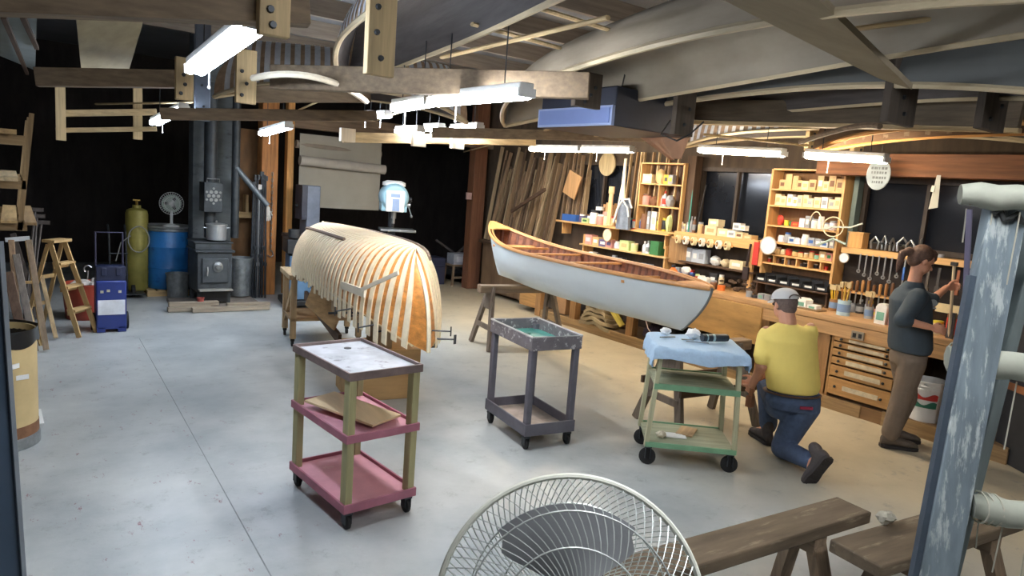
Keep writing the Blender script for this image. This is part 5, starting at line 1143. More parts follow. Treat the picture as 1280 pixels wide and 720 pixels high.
row('third shelf of the tall case', cx, 4.68, cb + 0.531, [0.04, ('bag', .08, .12, 'red'), ('tin', .05, .06, 'yellow'), ('bag', .05, .06, 'green'), ('box', .09, .05, 'red', 'orange')] + rnd_boxes(6, .05, .08, .07, .14, ('clear', 'white', 'grey'), ('box', 'jar'), ('white', 'grey'), 8), 'goods on the third shelf of the tall case')
row('fourth shelf of the tall case', cx, 4.66, cb + 0.346, [0.05] + rnd_boxes(9, .05, .09, .06, .12, ('grey', 'clear', 'white', 'pale blue'), ('box', 'jar'), ('white', 'blue'), 9), 'goods on the fourth shelf of the tall case')
row('fifth shelf of the tall case', cx, 4.69, cb + 0.211, rnd_boxes(11, .05, .075, .05, .09, ('pink', 'tan', 'cream', 'red', 'teal'), ('box', 'jar'), ('white', 'red', 'green'), 10), 'goods on the fifth shelf of the tall case')
row('pigeonhole row of the tall case', cx, 4.70, cb + 0.111, rnd_boxes(12, .04, .055, .03, .055, ('black', 'brown', 'red', 'grey'), ('tin', 'jar'), ('white', 'grey'), 12), 'small tins in the pigeonholes', gap=0.014)
# tape shelf
row('tape shelf', 6.96, 6.0, 1.503, [('box', .04, .12, 'white', 'grey'), ('box', .04, .1, 'cream', 'grey'), ('bottle', .045, .18, 'grey', 'white'), ('bottle', .045, .2, 'grey', 'grey'), ('bottle', .05, .2, 'brown', 'grey'), 0.03, ('jar', .07, .14, 'tan', 'grey'), ('tin', .05, .1, 'brown'), 0.02,
    ('box', .18, .11, 'cream', 'tan'), ('box', .14, .09, 'cream', 'white'), ('box', .12, .08, 'white', 'grey'), ('box', .1, .07, 'cream', 'brown'), ('box', .12, .05, 'tan', 'cream')], 'goods on the tape shelf')
row('tape shelf upper layer', 6.97, 5.54, 1.615, [('box', .15, .08, 'cream', 'white'), 0.02], 'goods on the tape shelf')
row('tape shelf upper layer', 6.97, 5.20, 1.595, [('box', .1, .08, 'white', 'grey'), ('box', .07, .06, 'white', 'cream')], 'goods on the tape shelf')
# tape rolls hung under it
for k in range(7):
    y = 5.92 - 0.125 * k; tp_r = thing('tape_roll', 'x', 'tape roll', (6.83, y, 1.405), 0, 'tape rolls hung under the shelf')
    obj('tape', MB().lathe([(0.03, -0.022), (0.052, -0.022), (0.052, 0.022), (0.03, 0.022), (0.03, -0.022)], (0, 0, 0), 24, Matrix.Rotation(1.1, 3, 'Z') @ Rx), paint(((228, 214, 170), (236, 234, 226))[k % 2], 0.6), tp_r)
    obj('core', MB().lathe([(0.026, -0.022), (0.03, -0.022), (0.03, 0.022), (0.026, 0.022), (0.026, -0.022)], (0, 0, 0), 24, Matrix.Rotation(1.1, 3, 'Z') @ Rx), paint((150, 120, 84), 0.8), tp_r)
    tp_r['label'] = '%s tape roll under the tape shelf, %s from the left' % (('cream', 'white')[k % 2], ORD[k])
row('lower shelf under the tape rolls', 6.96, 5.86, 1.141, [('box', .11, .17, 'grey', 'white'), ('box', .1, .16, 'pale blue', 'white'), ('box', .11, .17, 'pale blue', 'grey'), 0.04, ('bag', .16, .12, 'white'), ('bag', .12, .1, 'cream'), 0.03, ('box', .2, .1, 'cream', 'white')], 'boxes on the lower shelf under the tape rolls')
# bench-top clutter, left to right
row('bench under the tape shelf', 6.66, 6.0, 0.896, [('can', .1, .09, 'red', 'tan'), 0.03, ('bottle', .12, .2, 'orange', 'black'), 0.03, ('box', .18, .11, 'violet', 'white'), 0.02, ('can', .07, .1, 'black', 'red'), ('can', .05, .14, 'lime', 'red'), ('carton', .07, .13, 'white', 'red'), ('carton', .07, .12, 'white', 'orange'), 0.03, ('jar', .08, .1, 'brown', 'grey'), 0.02, ('tin', .09, .06, 'orange')], 'bottles and cartons on the bench under the tape shelf')
row('violet box beside the orange bottle', 6.66, 5.66, 1.01, [('bag', .13, .1, 'white')], 'bottles and cartons on the bench under the tape shelf')
mbh = MB(); rn = random.Random(4)
for k in range(26): mbh.ell((rn.uniform(-.09, .09), rn.uniform(-.25, .25), rn.uniform(0.0, .1) + .02), (rn.uniform(.015, .04), rn.uniform(.02, .05), rn.uniform(.012, .03)), 7)
hp = one('hardware_heap', mbh, mat('brown_hardware', (92, 74, 60), 0.6, 0.2, 0.4, 20), 'tangled heap of small brown hardware on the bench behind the orange tin', 'hardware', (6.86, 4.98, 0.9)); hp['kind'] = 'stuff'
row('bench below the parts bins', 6.62, 4.16, 0.896, [('box', .10, .07, 'teal', 'white'), ('carton', .14, .10, 'white', 'teal'), ('box', .1, .05, 'white', 'teal')], 'cartons on the bench below the parts bins')
one('notepad', MB().box((6.56, 3.86, 0.903), (0.16, 0.24, 0.012)), paint((120, 96, 66)), 'thin brown board lying on the bench beyond the brush can', 'board')
row('bench back row under the tape shelf', 6.92, 5.98, 0.896, rnd_boxes(9, .06, .11, .07, .17, ('brown', 'grey', 'black', 'cream', 'blue', 'red'), ('box', 'jar', 'can', 'bottle'), ('white', 'red', 'grey'), 31), 'back row of goods on the bench')
row('bench back row under the paint shelf', 6.92, 7.9, 0.896, rnd_boxes(16, .06, .12, .06, .18, ('brown', 'grey', 'black', 'cream', 'white', 'teal'), ('box', 'jar', 'can', 'bag'), ('white', 'yellow', 'grey'), 32), 'back row of goods under the paint shelf')
row('bench middle row under the tape shelf', 6.79, 5.95, 0.896, rnd_boxes(8, .05, .09, .05, .11, ('white', 'red', 'grey', 'tan', 'orange'), ('box', 'jar', 'can', 'bag'), ('white', 'blue', 'grey'), 33), 'middle row of goods on the bench')
row('bench behind the parts bins', 6.6, 4.66, 0.896, rnd_boxes(5, .05, .08, .03, .07, ('grey', 'white', 'black', 'tan'), ('box', 'tin'), ('white', 'teal'), 34), 'small goods below the parts bins')
row('bench back row left of the standing person', 6.95, 3.75, 0.896, rnd_boxes(9, .05, .09, .07, .15, ('grey', 'white', 'black', 'pink', 'brown'), ('box', 'jar', 'bottle'), ('white', 'yellow', 'grey'), 35), 'back row of goods left of the standing person')
# brushes in a pale blue can, a jar of brushes, cartons and jars
def brush_pot(name, label, loc, r, h, body, n, cols, hh=0.2):
    t = thing(name, label, 'pot of brushes', loc)
    obj('pot', MB().lathe([(0, 0), (r, 0), (r, h), (r * .95, h), (r * .92, h * .2), (0, h * .2)], (0, 0, 0), 20), body, t)
    obj('label', MB().lathe([(r * 1.005, h * .25), (r * 1.01, h * .25), (r * 1.01, h * .75), (r * 1.005, h * .75)], (0, 0, 0), 20), paint((120, 150, 190)), t)
    rn = random.Random(n)
    for k in range(n):
        a = rn.uniform(0, 6.28); x, y = .6 * r * math.cos(a), .6 * r * math.sin(a)
        bh = MB().tube([(x * .6, y * .6, h * .3), (x * 1.6, y * 1.6, h + hh * rn.uniform(.5, .85))], 0.006, 6)
        b_ = obj('brush', bh, paint(cols[k % len(cols)]), t)
        p = V((x * 1.6, y * 1.6, h + hh * .75)); obj('bristle', MB().box(p, (.012, .03, .05)), paint((190, 170, 130), 0.9), b_)
    return t
brush_pot('brush_can', 'pale blue can of paint brushes on the bench left of the cartons', (6.62, 3.56, 0.896), 0.062, 0.15, paint((176, 204, 216)), 8, [(206, 150, 60), (226, 190, 90), (150, 100, 50)])
brush_pot('brush_jar', 'small clear jar of thin brushes on the bench right of the pale blue can', (6.72, 3.36, 0.896), 0.04, 0.12, paint((170, 176, 180), 0.2), 7, [(120, 110, 100), (150, 110, 60)], 0.16)
brush_pot('brush_pot', 'brown pot of yellow-handled brushes at the left of the brush can', (6.8, 3.76, 0.896), 0.05, 0.12, paint((150, 110, 70)), 7, [(230, 190, 60), (214, 160, 70)], 0.16)
row('bench left of the standing person', 6.56, 3.20, 0.896, [('carton', .10, .19, 'white', 'teal'), 0.01, ('jar', .09, .17, 'pink', 'white'), ('jar', .08, .14, 'pink', 'cream'), ('jar', .07, .13, 'clear', 'cream')], 'cartons and jars on the bench left of the standing person')
row('bench right of the standing person', 6.62, 2.74, 0.896, [('jar', .1, .12, 'cream', 'yellow'), 0.01, ('can', .1, .2, 'brown', 'red'), 0.02, ('can', .11, .2, 'yellow', 'orange'), 0.03, ('jar', .07, .14, 'brown', 'black'), ('can', .06, .1, 'grey', 'red')], 'cans and jars on the bench right of the standing person')
# tool shelf goods
tp0 = thing('wooden_box', 'small tan wooden box at the left end of the tool shelf', 'box', (6.97, 3.7, 1.549)); obj('body', MB().box((0, 0, .075), (.12, .15, .15)), wood('tan_box', (206, 158, 96), 'z'), tp0, bevel=.003); obj('lid', MB().box((0, 0, .155), (.13, .16, .01)), ORW, tp0)
def spring_clamp(loc, rz_, lb, s=1.0):
    t = thing('hand_clamp', lb, 'clamp', loc, rz_, 'clamps on the tool shelf')
    obj('jaws', MB().tube([(0, -.03 * s, .0), (0, -.04 * s, .07 * s), (0, 0, .12 * s), (0, .04 * s, .07 * s), (0, .03 * s, .0)], .011 * s, 8), STEEL, t)
    obj('screw', MB().tube([(0, -.06 * s, .06 * s), (0, .05 * s, .06 * s)], .006 * s, 6).ell((0, -.07 * s, .06 * s), .014 * s, 8), DSTEEL, t); return t
for k in range(6): spring_clamp((6.95 + .02 * (k % 2), 3.52 - .085 * k, 1.56), .5 * ((k * 5) % 7), 'steel clamp on the tool shelf, %s right of the wooden box' % ORD[k], 1.0 + .12 * (k % 2))
for k, y in enumerate((2.93, 2.6)): row('tool shelf', 6.97, y, 1.549, [('tin', .06, .04, 'black'), ('box', .08, .05, 'black', 'grey')] if k else [('tin', .05, .03, 'grey')], 'small tins on the tool shelf')
# hanging wrenches and spoons
for k in range(9):
    y = 3.60 - .062 * k; L_ = .16 + .03 * (k % 3) + (.06 if k > 6 else 0); t = thing('wrench', 'x', 'wrench', (6.87, y, 1.5), 0, 'wrenches hung under the tool shelf')
    obj('shaft', MB().box((0, 0, -L_ / 2), (.006, .014, L_)), STEEL, t)
    obj('head', MB().lathe([(.008, -.004), (.02, -.004), (.02, .004), (.008, .004), (.008, -.004)], (0, 0, -L_ - .012), 12, Ry), STEEL, t)
    if k in (6, 7): obj('grip', MB().box((0, 0, -L_ * .55), (.012, .02, L_ * .5)), paint((52, 96, 168)), t)
    t['label'] = 'steel wrench%s hung under the tool shelf, %s from the left' % (' with blue grip' if k in (6, 7) else '', ORD[k])
# chisels in the rack
for k in range(13):
    y = 3.68 - .058 * k; hc = [(150, 104, 58), (120, 80, 46), (176, 128, 74)][k % 3] if not 9 <= k <= 11 else (232, 72, 40)
    t = thing('chisel', 'x', 'chisel', (6.93, y, 1.11), 0, 'chisels standing in the tool rack'); hh = .1 + .015 * (k % 4)
    obj('handle', MB().lathe([(0, 0), (.012, 0), (.016, hh * .5), (.017, hh * .9), (.01, hh), (0, hh)], (0, 0, .0), 10), paint(hc, 0.4), t)
    obj('blade', MB().box((0, 0, -.06), (.004, .014, .12)), STEEL, t)
    t['label'] = '%s-handled chisel in the tool rack, %s from the left' % ('orange' if 9 <= k <= 11 else 'brown', ORD[k])
# hooks & hung stuff at the right end
for k, (y, z, l_, c) in enumerate(((2.70, 1.46, .2, (150, 90, 60)), (2.62, 1.46, .24, (196, 60, 44)), (2.55, 1.46, .18, (90, 90, 96)), (2.86, 1.46, .2, (70, 66, 62)), (2.95, 1.46, .22, (84, 76, 66)))):
    one('hand_tool', MB().box((6.88, y, z - l_ / 2), (.012, .022, l_)).box((6.88, y, z - l_), (.02, .04, .05)), paint(c), 'small tool hung under the tool shelf, %s' % ('brown', 'red-handled', 'shortest grey one', 'dark, left of the brown', 'dark and leftmost')[k], 'tool')
one('tally_board', MB().box((6.9, 2.72, 1.1), (.02, .26, .08)), paint((214, 196, 150)), 'pale card strip on the wall right of the standing person', 'card')
# box goods in tall rack on its right: scroll clamp holder
sc_ = thing('wire_rack', 'pale spring-arm lamp and wire hooks clipped on the right of the tall shelf case', 'hooks', (6.82, 3.9, 1.72))
obj('arm', MB().tube([(0, .12, -.02), (0, 0, .02), (0, -.18, .03), (0, -.3, .08)], .009, 8), paint((190, 200, 190), .4), sc_)
obj('arm', MB().tube([(0, .14, -.18), (0, -.02, -.1), (0, -.16, -.14)], .012, 8), paint((150, 170, 160), .4), sc_)
obj('basket', MB().tube([(0, .0 + .11 * math.cos(a), .02 + .1 * math.sin(a)) for a in [2 * PI * i / 18 for i in range(18)]], .006, 6, closed=True), paint((226, 214, 180), .5), sc_)
obj('loop', MB().tube([(0, .2 + .06 * math.cos(a), .1 * math.sin(a) + .06) for a in [PI * i / 9 for i in range(10)]], .006, 6), paint((226, 214, 180), .5), sc_)
# round dials hung near the case
def dial(loc, r, lb, c=(230, 232, 234), name='round_plate', rim=(190, 190, 188)):
    t = thing(name, lb, 'plate', loc)
    obj('disc', MB().lathe([(0, -.004), (r * .93, -.004), (r * .93, .004), (0, .004)], (0, 0, 0), 28, Ry), paint(c), t)
    obj('rim', MB().lathe([(r * .9, -.008), (r, -.008), (r, .008), (r * .9, .008), (r * .9, -.008)], (0, 0, 0), 28, Ry), paint(rim), t); return t
dial((6.82, 4.62, 1.47), .1, 'round white plate hung on the left edge of the tall shelf case')
dial((6.86, 3.76, 1.44), .05, 'small round dial at the left end of the tool shelf')
one('red_tag', MB().box((6.84, 4.78, 1.36), (.012, .07, .26)).box((6.835, 4.78, 1.44), (.012, .05, .06)), paint((196, 56, 48)), 'red and white card hanging left of the round white plate', 'card')
one('hung_tool', MB().tube([(6.84, 4.86, 1.46), (6.84, 4.88, 1.2)], .014, 8).box((6.84, 4.88, 1.12), (.03, .07, .14)), mat('dark_iron_tool', (52, 40, 40), .5, .2), 'dark mallet-like tool hanging at the right end of the tape shelf', 'tool')
# oval sign near the tube
ov = thing('oval_sign', 'pale oval sign with grey lettering marks hung beside the right bench tube', 'sign', wx(1098, 218, 6.4), 0.25)
E2 = lambda r1, r2: [(r1 * math.cos(2 * PI * i / 32), r2 * math.sin(2 * PI * i / 32)) for i in range(32)]
MX = Matrix.Rotation(-PI / 2, 4, 'Z')
obj('panel', MB().prism(E2(.095, .135), MX, .012), mat('sign_white', (128, 140, 146), .6), ov); obj('border', MB().prism(E2(.1, .14), MX @ Matrix.Translation((0, .004, 0)), .01), paint((150, 160, 166)), ov)
tk_ = MB(); rn = random.Random(2)
for zc in (.055, .015, -.03, -.07):
    x = -.06 if abs(zc) < .06 else -.04
    while x < (.06 if abs(zc) < .06 else .04): w_ = rn.uniform(.008, .02); tk_.box((-.009, x, zc), (.003, w_, .022)); x += w_ + .008
obj('lettering', tk_, paint((58, 66, 72)), ov)
one('hang_string', MB().tube([ov.location + V((0, 0, .14)), ov.location + V((0, 0, .34))], .003, 5), BLACK, 'dark string carrying the oval sign', 'string')
# white triangular rag / tool hanging before the big window
one('putty_knife', MB().prism([(-.035, 0), (.035, .02), (.02, .3), (-.01, .3)], Matrix.Translation(wx(1166, 262, 6.59)) @ Matrix.Rotation(-1.3, 4, 'Z'), .01).bar(wx(1168, 232, 6.59), wx(1166, 240, 6.59), .03, .03), paint((206, 206, 190)), 'pale wedge-shaped blade hanging before the big window', 'blade')
one('box_beam', MB().box((6.75, 3.1, 2.36), (.25, 1.9, .2)), wood('rusty_lintel', (120, 76, 44), 'y', .7, .35), 'rust-brown boxed lintel above the big bench window', 'beam')
# ---- paint shelf goods
row('paint shelf', 6.95, 8.3, 1.454, [('box', .34, .1, 'blue', 'blue', .14), ('jar', .1, .12, 'violet', 'white'), ('box', .14, .07, 'lime', 'green'), ('jar', .13, .2, 'white', 'black'), 0.02, ('jar', .12, .15, 'pink', 'white'), ('jar', .1, .16, 'cream', 'pink'), ('jar', .1, .14, 'cream', 'red'), 0.04, ('bag', .2, .14, 'cream'), ('can', .13, .14, 'teal', 'blue'), ('can', .12, .13, 'red', 'pale blue'), ('can', .1, .14, 'grey', 'blue')], 'paint jars and cans on the paint shelf')
row('paint shelf back row', 7.03, 8.28, 1.454, rnd_boxes(12, .06, .1, .08, .2, ('brown', 'cream', 'white', 'grey', 'pink'), ('jar', 'can', 'box'), ('white', 'red', 'blue'), 36), 'back row on the paint shelf')
row('paint shelf, stacked', 6.95, 7.60, 1.66, [('tin', .12, .05, 'white')], 'paint jars and cans on the paint shelf')
row('lower shelf beneath the paint shelf', 6.95, 7.75, 1.151, [('box', .16, .14, 'pink', 'pale blue'), ('box', .14, .12, 'tan', 'white'), ('box', .15, .1, 'violet', 'white'), ('box', .12, .11, 'pink', 'violet'), ('jar', .1, .1, 'clear', 'white'), 0.05, ('box', .18, .13, 'lime', 'tan'), ('can', .1, .11, 'cream', 'lime'), 0.1, ('bottle', .06, .16, 'pale blue', 'white'), ('bottle', .06, .17, 'clear', 'grey'), 0.06, ('box', .16, .18, 'green', 'green')], 'boxes beneath the paint shelf')
row('bench under the paint shelf', 6.6, 7.35, 0.896, [('bag', .2, .12, 'white'), ('box', .16, .12, 'lime', 'tan'), ('tin', .1, .1, 'yellow'), 0.05, ('box', .2, .05, 'black', 'grey'), ('box', .2, .04, 'grey', 'black'), ('bag', .16, .07, 'cream'), 0.05, ('box', .22, .06, 'black', 'red'), ('box', .2, .05, 'red', 'grey')], 'clutter on the bench under the paint shelf')
dial((6.82, 7.2, 1.33), .09, 'round cream spool end hung below the paint shelf', (216, 206, 180), 'spool', (160, 140, 110))
row('top shelf of the small case', 6.96, 6.70, 1.455 + .63, [('box', .16, .12, 'cream', 'white'), 0.02, ('bag', .16, .2, 'tan'), ('box', .08, .12, 'yellow', 'black'), ('box', .07, .12, 'grey', 'yellow')], 'goods on the top shelf of the small case')
row('middle shelf of the small case', 6.96, 6.70, 1.455 + .34, [('jar', .12, .15, 'pink', 'brown'), ('bag', .14, .13, 'brown'), 0.02, ('bottle', .05, .15, 'clear', 'white'), ('bottle', .07, .2, 'pale blue', 'red'), ('bag', .12, .16, 'grey')], 'goods on the middle shelf of the small case')
row('bottom shelf of the small case', 6.96, 6.70, 1.455 + .02, [('jar', .12, .2, 'brown', 'brown'), ('box', .05, .24, 'grey', 'white'), 0.02, ('box', .09, .24, 'white', 'cream'), ('can', .07, .15, 'black', 'yellow'), ('can', .07, .17, 'yellow', 'black'), ('bag', .1, .22, 'lime')], 'goods on the bottom shelf of the small case')
one('blue_jacket', MB().slab(lambda u, v: V((6.74 + .03 * math.sin(u * 9), 6.86 - .16 * (u - .5) * (1 + .4 * v), 1.84 - .4 * v)), (-1, 0, 0), .05, 10, 8), mat('grey_blue_cloth', (120, 132, 150), .9, 0, .2, 14), 'grey-blue cloth hanging from a pale hook at the end of the paint shelf', 'cloth')
one('pale_hose', MB().tube([(6.7, 6.98, 1.52), (6.7, 6.93, 1.7), (6.7, 6.84, 1.84), (6.7, 6.72, 1.86), (6.7, 6.66, 1.74)], .014, 8).tube([(6.7, 6.84, 1.84), (6.7, 6.74, 1.74), (6.7, 6.7, 1.62)], .011, 8).tube([(6.7, 6.84, 1.84), (6.7, 6.85, 2.3)], .006, 6), paint((206, 214, 216)), 'white hooked tubing hanging left of the small shelf case', 'tubing')
# stored blanks and boards above the paint shelf
one('paddle_blank', MB().prism([(-.02, 0.7), (.02, 0.7), (.03, .35), (.075, .0), (-.075, .0), (-.03, .35)], Matrix.Translation(V((6.86, 7.02, 1.70))) @ Matrix.Rotation(PI / 2, 4, 'Z'), .02), pale('z'), 'pale paddle blank with flared blade hanging over the paint shelf', 'paddle blank', bevel=.003)
one('paddle_blank', MB().box((6.9, 7.28, 1.7), (.02, .07, .45)).box((6.9, 7.28, 1.96), (.02, .1, .1)), wood('peach_wood', (222, 184, 138), 'z'), 'narrow peach-coloured blank standing left of the flared paddle blank', 'paddle blank')
mb = MB().box((0, 0, 0), (.02, .3, .36)); mb.bm.transform(Matrix.Translation((6.84, 8.08, 2.0)) @ Matrix.Rotation(.35, 4, 'X')); one('plywood_square', mb, wood('tilted_ply', (168, 132, 92), 'z'), 'tilted brown plywood square propped on the vertical lumber', 'plywood')
mb = MB().lathe([(0, -.01), (.17, -.01), (.17, .01), (0, .01)], (7.05, 7.58, 2.33), 28, Ry); one('round_board', mb, wood('round_board', (176, 160, 124), 'z'), 'dull round board high above the paint shelf', 'board')
for k in range(9):
    y = 7.5 - .055 * k; h_ = .3 + .03 * math.sin(k * 2.1); one('wood_strip', MB().box((7.0, y, 1.453 + h_ / 2), (.02, .04, h_)), wood('short_strip_%d' % (k % 3), ((170, 130, 90), (190, 154, 110), (140, 104, 72))[k % 3], 'z'), 'short upright strip behind the jars on the paint shelf', 'strip', group='short strips behind the paint jars')
for k in range(9):
    y = 7.12 - .11 * k + random.uniform(-.03, .03); one('wood_strip', MB().bar((7.0, y, 1.46), (7.03, y + random.uniform(-.04, .04), 2.5), .035, .02, (0, 1, 0)), wood('tall_strip_%d' % (k % 3), ((176, 150, 112), (150, 120, 86), (196, 172, 132))[k % 3], 'z'), 'tall thin strip standing on the paint shelf against the wall', 'strip', group='tall strips on the paint shelf')
# the vertical lumber, right wall from y 7.9 to 10.3
rn = random.Random(11)
for k in range(46):
    y = 10.25 - 2.35 * k / 45 + rn.uniform(-.02, .02); wd = rn.uniform(.03, .09); top = rn.uniform(2.1, 2.62); c = [(126, 106, 82), (146, 126, 98), (104, 86, 66), (160, 142, 114), (92, 76, 62), (136, 114, 90)][rn.randrange(6)]
    x0 = rn.uniform(6.72, 6.86); one('lumber_strip', MB().bar((x0 if y > 8.45 else 6.96, y, .96 if y > 8.45 else 1.46), (7.05, y + rn.uniform(-.07, .07), top), wd, .022, (0, 1, 0)), wood('lumber_%d' % c[0], c, 'z', .7, .3), 'rough board standing upright in the lumber store past the paint shelf', 'board', group='upright boards in the lumber store')
one('lumber_shelf', MB().box((6.85, 9.3, .93), (.4, 1.9, .05)), darkw('y'), 'dark ledge carrying the upright lumber', 'ledge')
one('boarded_ledge', MB().box((6.9, 9.3, .5), (.3, 1.9, .84)), wood('base_boards', (110, 88, 66), 'z', .75, .3, 8), 'brown boarded base below the upright lumber', 'base')
one('lumber_rail', MB().bar((6.66, 8.5, 1.9), (6.7, 9.4, 1.5), .03, .05), darkw('y'), 'slanting dark rail across the upright lumber', 'rail')

# unique labels for shelf goods: what it is, which shelf, and its place among its likes
_by = {}
for o in bpy.data.objects:
    if '_k' in o: _by.setdefault((o['_w'], o['_k']), []).append(o)
for (w_, k_), L_ in _by.items():
    L_.sort(key=lambda o: -o['_y'])
    for i, o in enumerate(L_):
        n = len(L_); pos = '' if n == 1 else (', leftmost' if i == 0 else ', rightmost' if i == n - 1 else ', ' + ORD[i] + ' from left')
        o['label'] = '%s on the %s%s' % (k_, w_, pos)
        for q in ('_k', '_w', '_y'): del o[q]
# ------------------------------------------------------------------ people
def loft(mb, secs, seg=20):
    """secs: (centre, half-width vector, half-depth vector)"""
    rg = [[mb.bm.verts.new(V(c) + V(a) * math.cos(2 * PI * k / seg) + V(b) * math.sin(2 * PI * k / seg)) for k in range(seg)] for c, a, b in secs]; fs = []
    for A, B in zip(rg, rg[1:]):
        for k in range(seg): fs.append(mb.bm.faces.new((A[k], A[(k + 1) % seg], B[(k + 1) % seg], B[k])))
    fs.append(mb.bm.faces.new(rg[0][::-1])); fs.append(mb.bm.faces.new(rg[-1])); return mb
def limb(mb, pts, rs):
    for (a, ra), (b, rb_) in zip(list(zip(pts, rs)), list(zip(pts, rs))[1:]): mb.cap(a, b, ra, rb_, 14)
def hand(mb, wrist, d, nrm, curl=0.9, s=1.0, right=True):
    """d: direction of the palm, nrm: palm normal (side towards which the fingers curl)"""
    d = V(d).normalized(); n = V(nrm); n = (n - d * n.dot(d)).normalized(); side = d.cross(n) * (1 if right else -1)
    w = V(wrist); pc = w + d * 0.05 * s
    R_ = Matrix((side, d, n)).transposed(); mb.ell(pc, (0.040 * s, 0.052 * s, 0.016 * s), 14, R_)
    for i, (off, L_) in enumerate(((-0.028, 0.066), (-0.010, 0.078), (0.010, 0.074), (0.028, 0.058))):
        p = w + d * (0.088 * s) + side * (off * s); a = 0.25 * curl; seg_ = L_ * s
        for q, f in enumerate((0.45, 0.32, 0.27)):
            a += curl * (0.45 if q == 0 else 0.75); nd = d * math.cos(a) + n * math.sin(a); p2 = p + nd * seg_ * f; mb.cap(p, p2, (0.0095 - .0012 * q) * s, (0.0085 - .0012 * q) * s, 8); p = p2
    t0 = w + d * 0.03 * s - side * 0.03 * s; t1 = t0 - side * 0.025 * s + d * 0.025 * s + n * 0.012 * s; t2 = t1 + d * 0.028 * s + n * 0.02 * s; mb.cap(t0, t1, 0.013 * s, 0.011 * s, 8); mb.cap(t1, t2, 0.0105 * s, 0.009 * s, 8)
def head(mb, c, fwd, up, s=1.0, tip=None):
    """skull, jaw, nose, brow, lips, ears around centre c (eye level)"""
    f = V(fwd).normalized(); u = V(up); u = (u - f * u.dot(f)).normalized(); sd = f.cross(u); R_ = Matrix((sd, f, u)).transposed(); c = V(c)
    mb.ell(c + u * 0.025 * s - f * 0.012 * s, (0.074 * s, 0.094 * s, 0.088 * s), 20, R_)
    mb.ell(c - u * 0.045 * s + f * 0.022 * s, (0.056 * s, 0.066 * s, 0.066 * s), 18, R_)
    mb.ell(c - u * 0.088 * s + f * 0.052 * s, (0.026 * s, 0.022 * s, 0.018 * s), 10, R_)
    mb.cap(c + f * 0.082 * s - u * 0.002 * s, c + f * 0.104 * s - u * 0.034 * s, 0.009 * s, 0.012 * s, 8)
    mb.cap(c + f * 0.078 * s + u * 0.016 * s - sd * 0.03 * s, c + f * 0.078 * s + u * 0.016 * s + sd * 0.03 * s, 0.009 * s, 0.009 * s, 8)
    mb.cap(c + f * 0.078 * s - u * 0.058 * s - sd * 0.016 * s, c + f * 0.078 * s - u * 0.058 * s + sd * 0.016 * s, 0.008 * s, 0.008 * s, 8)
    for k in (-1, 1): mb.ell(c + sd * (k * 0.075 * s) - f * 0.012 * s - u * 0.012 * s, (0.010 * s, 0.020 * s, 0.032 * s), 10, R_)
    return f, u, sd
def eyes(parent, c, f, u, sd, s=1.0):
    m = MB()
    for k in (-1, 1): m.ell(V(c) + f * 0.077 * s + sd * (k * 0.031 * s), (0.011 * s,) * 3, 8)
    return obj('eye', m, mat('eye_dark', (60, 48, 42), 0.3), parent)
SKIN = mat('skin', (206, 150, 122), 0.55, 0, 0.06, 8)

# ---- kneeling man, back to the camera
UP = V((0, 0, 1)); B0 = _f0; S0 = _r0           # away from the camera / to its right
def mk(px_, py_, D): return dp(px_, py_, D)
man_head = mk(980, 380, 5.12); hf = (B0 * 0.94 - S0 * 0.30 - UP * 0.18).normalized()
neck0 = mk(985, 404, 5.05); chest = mk(986, 425, 5.05); waist = mk(991, 483, 5.06); pelvis = mk(991, 500, 5.06)
shL, shR = mk(958, 414, 5.08), mk(1013, 410, 5.05)
hipL, hipR = mk(976, 503, 5.12), mk(1006, 503, 5.05)
kneeR = at(978, 562, 0.075); kneeR = mk(977, 560, 5.12); kneeR.z = 0.072
toeR = V((4.53, 2.50, 0.03)); ankR = V((4.58, 2.52, 0.13)); heelR = V((4.53, 2.43, 0.20))
kneeL = hipL + B0 * 0.42 + S0 * 0.04 + UP * 0.0; kneeL.z = 0.50; ankL = V((kneeL.x - .01, kneeL.y - .05, 0.10)) - B0 * 0.04; toeL = ankL + B0 * 0.16 - S0 * 0.04; toeL.z = 0.035
elL = mk(953, 456, 5.04); haL = mk(940, 482, 5.22); elR = shR - UP * 0.26 + B0 * 0.12 + S0 * 0.02; haR = haL + B0 * 0.10 + S0 * 0.06 + UP * 0.03
body = MB(); f_, u_, s_ = head(body, man_head, hf, UP, 1.0)
limb(body, [neck0 + UP * 0.0, man_head - UP * 0.05 - hf * 0.03], [0.062, 0.058])
loft(body, [(pelvis, S0 * .14, B0 * .10), (waist, S0 * .15, B0 * .105), (chest, S0 * .165, B0 * .11), (chest + UP * .07, S0 * .12, B0 * .08), (neck0, S0 * .055, B0 * .06)])
limb(body, [shL, elL, haL], [0.040, 0.042, 0.028]); limb(body, [shR, elR, haR], [0.040, 0.042, 0.028])
limb(body, [hipR, kneeR, ankR, toeR], [0.085, 0.058, 0.042, 0.03]); limb(body, [hipL, kneeL, ankL, toeL], [0.085, 0.058, 0.042, 0.03])
hand(body, haL, (haL - elL), B0 * .6 + S0 * .4, 1.2, 1.0, True); hand(body, haR, (haR - elR), -S0, 1.1, 1.0, False)
man = bake(body, SKIN, 'person', 0.007, 4)
tag(man, 'kneeling person seen from behind in yellow t-shirt, blue jeans and grey cap, working under the canoe stem', 'person')
man['label'] = 'person kneeling, back turned, in yellow t-shirt, jeans and grey cap'
eyes(man, man_head, f_, u_, s_)
YEL = mat('yellow_cotton', (246, 222, 124), 0.85, 0, 0.05, 5, bump=0.2); JEAN = mat('blue_denim', (72, 88, 116), 0.85, 0, 0.2, 24, col2=(92, 108, 138), amt=0.62); BOOT = mat('hiking_shoe', (72, 66, 66), 0.75, 0, 0.25, 18)
